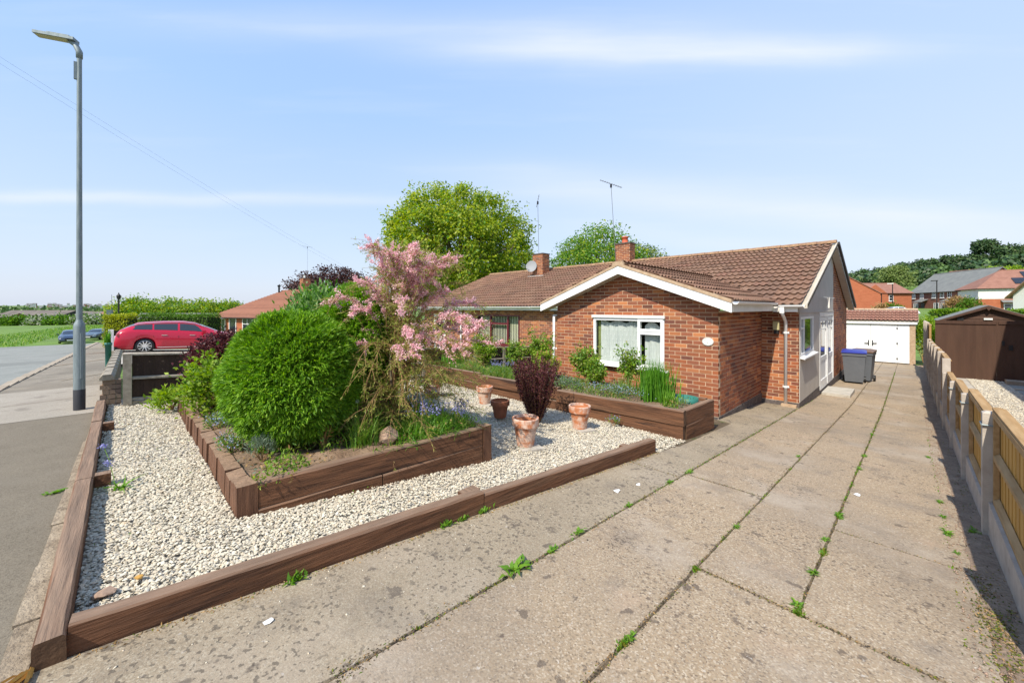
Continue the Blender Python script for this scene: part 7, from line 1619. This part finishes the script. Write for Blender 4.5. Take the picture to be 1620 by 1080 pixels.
def hedge(name, label, A, B, wid, z0, z1, m, n=5000, leaf=.09, group=None, core='core'):
    A = Vector((A[0], A[1], 0)); B = Vector((B[0], B[1], 0)); e = (B - A).normalized(); L = (B - A).length; s_ = Vector((-e.y, e.x, 0)); t = thing(name, label, 'hedge', (A.x, A.y, z0), group)
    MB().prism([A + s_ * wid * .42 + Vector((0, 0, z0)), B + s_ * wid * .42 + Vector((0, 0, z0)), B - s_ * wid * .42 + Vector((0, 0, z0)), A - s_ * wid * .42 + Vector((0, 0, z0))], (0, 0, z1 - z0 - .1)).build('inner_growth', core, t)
    a = rng.uniform(0, L, n); face = rng.integers(0, 4, n); q = rng.uniform(-.5, .5, n) * wid; z = rng.uniform(z0, z1, n)
    q = np.where(face == 1, wid * .5, np.where(face == 2, -wid * .5, q)); z = np.where((face == 0) | (face == 3), z1 + rng.normal(0, .04, n), z); 
    endm = rng.uniform(0, 1, n) < .10; a = np.where(endm, np.where(rng.uniform(0, 1, n) < .5, 0, L), a); z = np.where(endm, rng.uniform(z0, z1, n), z); q = np.where(endm, rng.uniform(-.5, .5, n) * wid, q)
    P = np.array(A) + a[:, None] * np.array(e) + q[:, None] * np.array(s_) + z[:, None] * np.array([0, 0, 1.]) + rng.normal(0, .04, (n, 3)); P[:, 2] += .05 * np.sin(a * 1.7)
    V, F = leafquads(P, rng.normal(size=P.shape) + [0, 0, .5], leaf * rng.uniform(.6, 1.3, n), leaf * .6); npobj('foliage', V, F, m if isinstance(m, list) else [m], t, rng.integers(0, len(m), n) if isinstance(m, list) else None); return t
hedge('hedge', 'clipped golden yellow hedge just left of the red car', (-30.9, -1.05), (-30.3, -.15), .8, -.8, .98, 'yellowhedge', 5200, .10)
hedge('hedge', 'long clipped bright green hedge behind the roof of the red car', (-33.4, .5), (-30.4, 3.5), 1.2, -.9, 1.0, 'hedge', 9000, .10)
hedge('hedge', 'green hedge rising behind the end of the low fence and the shed', (1.2, 40), (5.0, 38.2), 1.4, -1.0, 1.25, ['hedge', 'limeleaf'], 7000, .16)
hedge('hedge', 'green hedge behind the right slope of the garden shed roof', (5.2, 38), (9.5, 36), 1.4, -1.0, 1.35, ['hedge', 'limeleaf'], 7000, .16)
shrub('bush', 'yellow green bush between the garage end and the tall fence', 'shrub', (.45, 27.6, -1.2), (.6, 27.9, -.1), (.55, .6, 1.1), 110, 26, .12, .06, ['limeleaf'], seed=91, clump_r=.14)
for i, (x, y, z, r_, m_, lb) in enumerate([(-1.9, 84, .9, 1.1, 'hedge', 'dark green bush in front of the orange house left of the white car'), (-3.0, 82, .8, 1.0, 'dry', 'reddish bush below the pale topped street lamp'), (6.0, 108, 2.0, 1.7, 'dry', 'rusty brown bush at the end of the dark terrace'), (7.2, 106.5, 1.8, 1.5, 'hedge', 'green bush against the white house corner')]):
    shrub('bush', lb, 'shrub', (x, y, z - r_), (x, y, z), (r_, r_, r_ * .8), 50, 26, .3, .18, [m_], seed=95 + i, clump_r=.25)
# wooded hill
wl_ = [(-33, 392, 13, 6), (-25, 385, 15, 7), (-14, 395, 14, 6), (-4, 400, 14.5, 7), (8, 392, 16, 6.5), (20, 398, 16, 7), (33, 405, 14, 6), (44, 400, 17, 7), (58, 405, 17, 8), (70, 410, 19, 8)]
for i, (x, y, h_, r_) in enumerate(wl_):
    z = G(x, y); tree('pine_tree', ('leftmost skyline pine, by the tall orange gable', 'skyline pine just left of the pale yellow green tree', 'low skyline pine right above the pale yellow green tree', 'skyline pine over the middle orange house roof', 'skyline pine over the left end of the grey terrace', 'skyline pine just left of the clear-standing pine', 'skyline pine just right of the clear-standing pine', 'skyline pine over the solar panelled roof', 'tall skyline pine near the right edge of the view', 'last and tallest skyline pine at the right edge')[i], (x, y, z), (x, y, z + h_ * .55), (r_, r_, h_ * .32), ['pine', 'fartree'], 70, 46, 1.5, 100 + i, 8, 1.5, .4, share=[.7, .3], group='pines along the hill skyline', fill=.5)
x, y = 34.2, 405; z = G(x, y)
tree('pine_tree', 'single flat-topped pine standing clear above the rest of the hill wood', (x, y, z), (x, y, z + 17), (4.6, 4.6, 4.2), ['pine', 'fartree'], 90, 50, 1.3, 120, 12, 1.3, .5, share=[.75, .25])
tree('broadleaf_tree', 'pale yellow green tree in the dark wood above the orange houses', (-6, 290, 10), (-6, 290, 16.6), (6.5, 6.5, 7.5), ['paletree'], 120, 46, 1.0, 121, 10, 1.3, .4)
tree('broadleaf_tree', 'bright lime green tree rising behind the grey terrace roof', (23.5, 238, 4), (24.5, 238, 12.4), (10, 7, 4.6), ['limeleaf', 'treeleaf'], 160, 46, .8, 122, 10, 1.2, .4, share=[.6, .4])
n = 260; Cx = rng.uniform(-95, 110, n); Cy = rng.uniform(300, 420, n); Cz = Gv(Cx, Cy) + rng.uniform(2, 6.5, n); P = np.repeat(np.stack([Cx, Cy, Cz], 1), 130, 0); o_ = unit(rng.normal(0, 1, P.shape)) * rng.uniform(.8, 1.05, (len(P), 1)); P += o_ * [4.6, 4.6, 4.4]; Nl = unit(o_ + rng.normal(0, .3, P.shape))
V, F = leafquads(P, np.cross(Nl, rng.normal(size=P.shape)), 2.0, 1.5, Nl); tag(npobj('woodland', V, F, ['pine', 'fartree', 'paletree'], None, np.repeat(rng.choice(3, n, p=[.62, .33, .05]), 130)), None, None, kind='stuff')
# country on the left: rough grass, hedgerow, barns, far trees and town
n = 26000; x = rng.uniform(-150, -44, n); y = x * -.075 + rng.uniform(-22, 14, n); ok = (y < -8) | (x < -58); ok &= ~((x > -75) & (np.abs(y + 4.5) < 3.2)); x, y = x[ok], y[ok]
P = np.stack([x, y, Gv(x, y) - .08], 1); V, F = blades(P, .34, .3, .09, seg=2); tag(npobj('meadow_grass', V, F, ['grassleaf'], None), None, None, kind='stuff')
hb_ = [(-181, -33), (-178, -28), (-175, -23.5), (-171, -19), (-168, -15), (-166, -11), (-163, -7.5), (-161, -3), (-160, 1.5)]
for i, (x, y) in enumerate(hb_):
    z = G(x, y); r_ = 3.0 + .5 * math.sin(i * 2.1); may = i in (3, 5, 6, 7)
    t = shrub('hawthorn_bush', ('green bush at the left end of the far hedgerow', 'second green bush from the left in the far hedgerow', 'third green bush from the left in the far hedgerow', 'leftmost white flowering hawthorn in the far hedgerow', 'green bush between two flowering hawthorns in the far hedgerow', 'flowering hawthorn straight behind the dark blue car', 'flowering hawthorn just left of the street lamp column', 'flowering hawthorn just right of the street lamp column', 'green bush at the right end of the far hedgerow')[i], 'shrub', (x, y, z), (x, y, z + .6), (r_, r_, 1.35), 60, 34, .55, .4, ['mayblossom', 'hedge'] if may else ['hedge', 'treeleaf2'], seed=130 + i, clump_r=.5, share=[.55, .45] if may else [.7, .3], group='hawthorns in the far hedgerow' if may else 'green bushes in the far hedgerow', stems=4)
for i, (A_, B_, e_, r_, w_, rf, lb) in enumerate([((-330, -52), (-312, -28), -2.2, .2, 'black', 'barn', 'dark curved roofed barn at the left beyond the hedgerow'), ((-345, -30), (-325, -8), -2.8, -.6, 'black', 'barn', 'long low dark barn behind the dark blue car'), ((-372, -46), (-356, -18), -2.6, -1.0, 'farbrick2', 'cream', 'pale roofed farm building behind the barns'), ((-318, -60), (-312, -46), -3.0, -1.2, 'farbrick2', 'barn', 'small barn at the left edge of the view')]):
    fhouse('barn', lb, 'barn', A_, B_, (-.9, .3), 14, -7.6, e_, r_, w_, rf)
x, y = -290, -22; fhouse('farmhouse', 'small orange brick farmhouse right of the street lamp', 'house', (-298, -14), (-292, -7), (-.8, .4), 7, -6.6, -2.0, .0, 'farbrick', 'farroof')
rows = []
for (D0, n_, z0_, zr, sz) in ((420, 90, -7, 3.2, 3.0), (700, 150, -8, 5, 4.5), (1100, 200, -8, 7, 7)):
    a = rng.uniform(-.02, .42, n_); Cx = -D0 * np.cos(a * 1.0 - .17) + rng.normal(0, D0 * .08, n_); Cy = D0 * np.sin(a - .17)
    C_ = np.stack([Cx, Cy, Gv(Cx, Cy) + rng.uniform(.2, .8, n_) * zr], 1); C_ = np.repeat(C_, 70, 0) + rng.normal(0, 1, (n_ * 70, 3)) * [sz, sz * 1.6, zr * .45]; V, F = leafquads(C_, rng.normal(size=C_.shape), sz * .8, sz * .55); rows.append((V, F, 0))
V, F, mi = merge(rows); tag(npobj('treeline', V, F, ['fartree'], None), None, None, kind='stuff')
tb_ = MB(); rr = random.Random(4)
for k in range(190):
    a = rr.uniform(-.13, .10); D0 = rr.uniform(1500, 2300); x, y = -D0 * math.cos(a), D0 * math.sin(a) - 0; z = G(x, y) + (D0 - 1500) * .018 + 3; w_ = rr.uniform(5, 10); h_ = rr.uniform(2.5, 4.5); mm_ = rr.choice([0, 0, 1])
    tb_.box(x - 5, x + 5, y - w_ / 2, y + w_ / 2, z - 12, z + h_, mm_); tb_.prism([(x + 6, y - w_ / 2, z + h_), (x - 6, y - w_ / 2, z + h_), (x, y - w_ / 2, z + h_ + 4)], (0, w_, 0), 2)
tag(tb_.build('distant_town', ['cream', 'farbrick', 'greyroof']), None, None, kind='stuff')
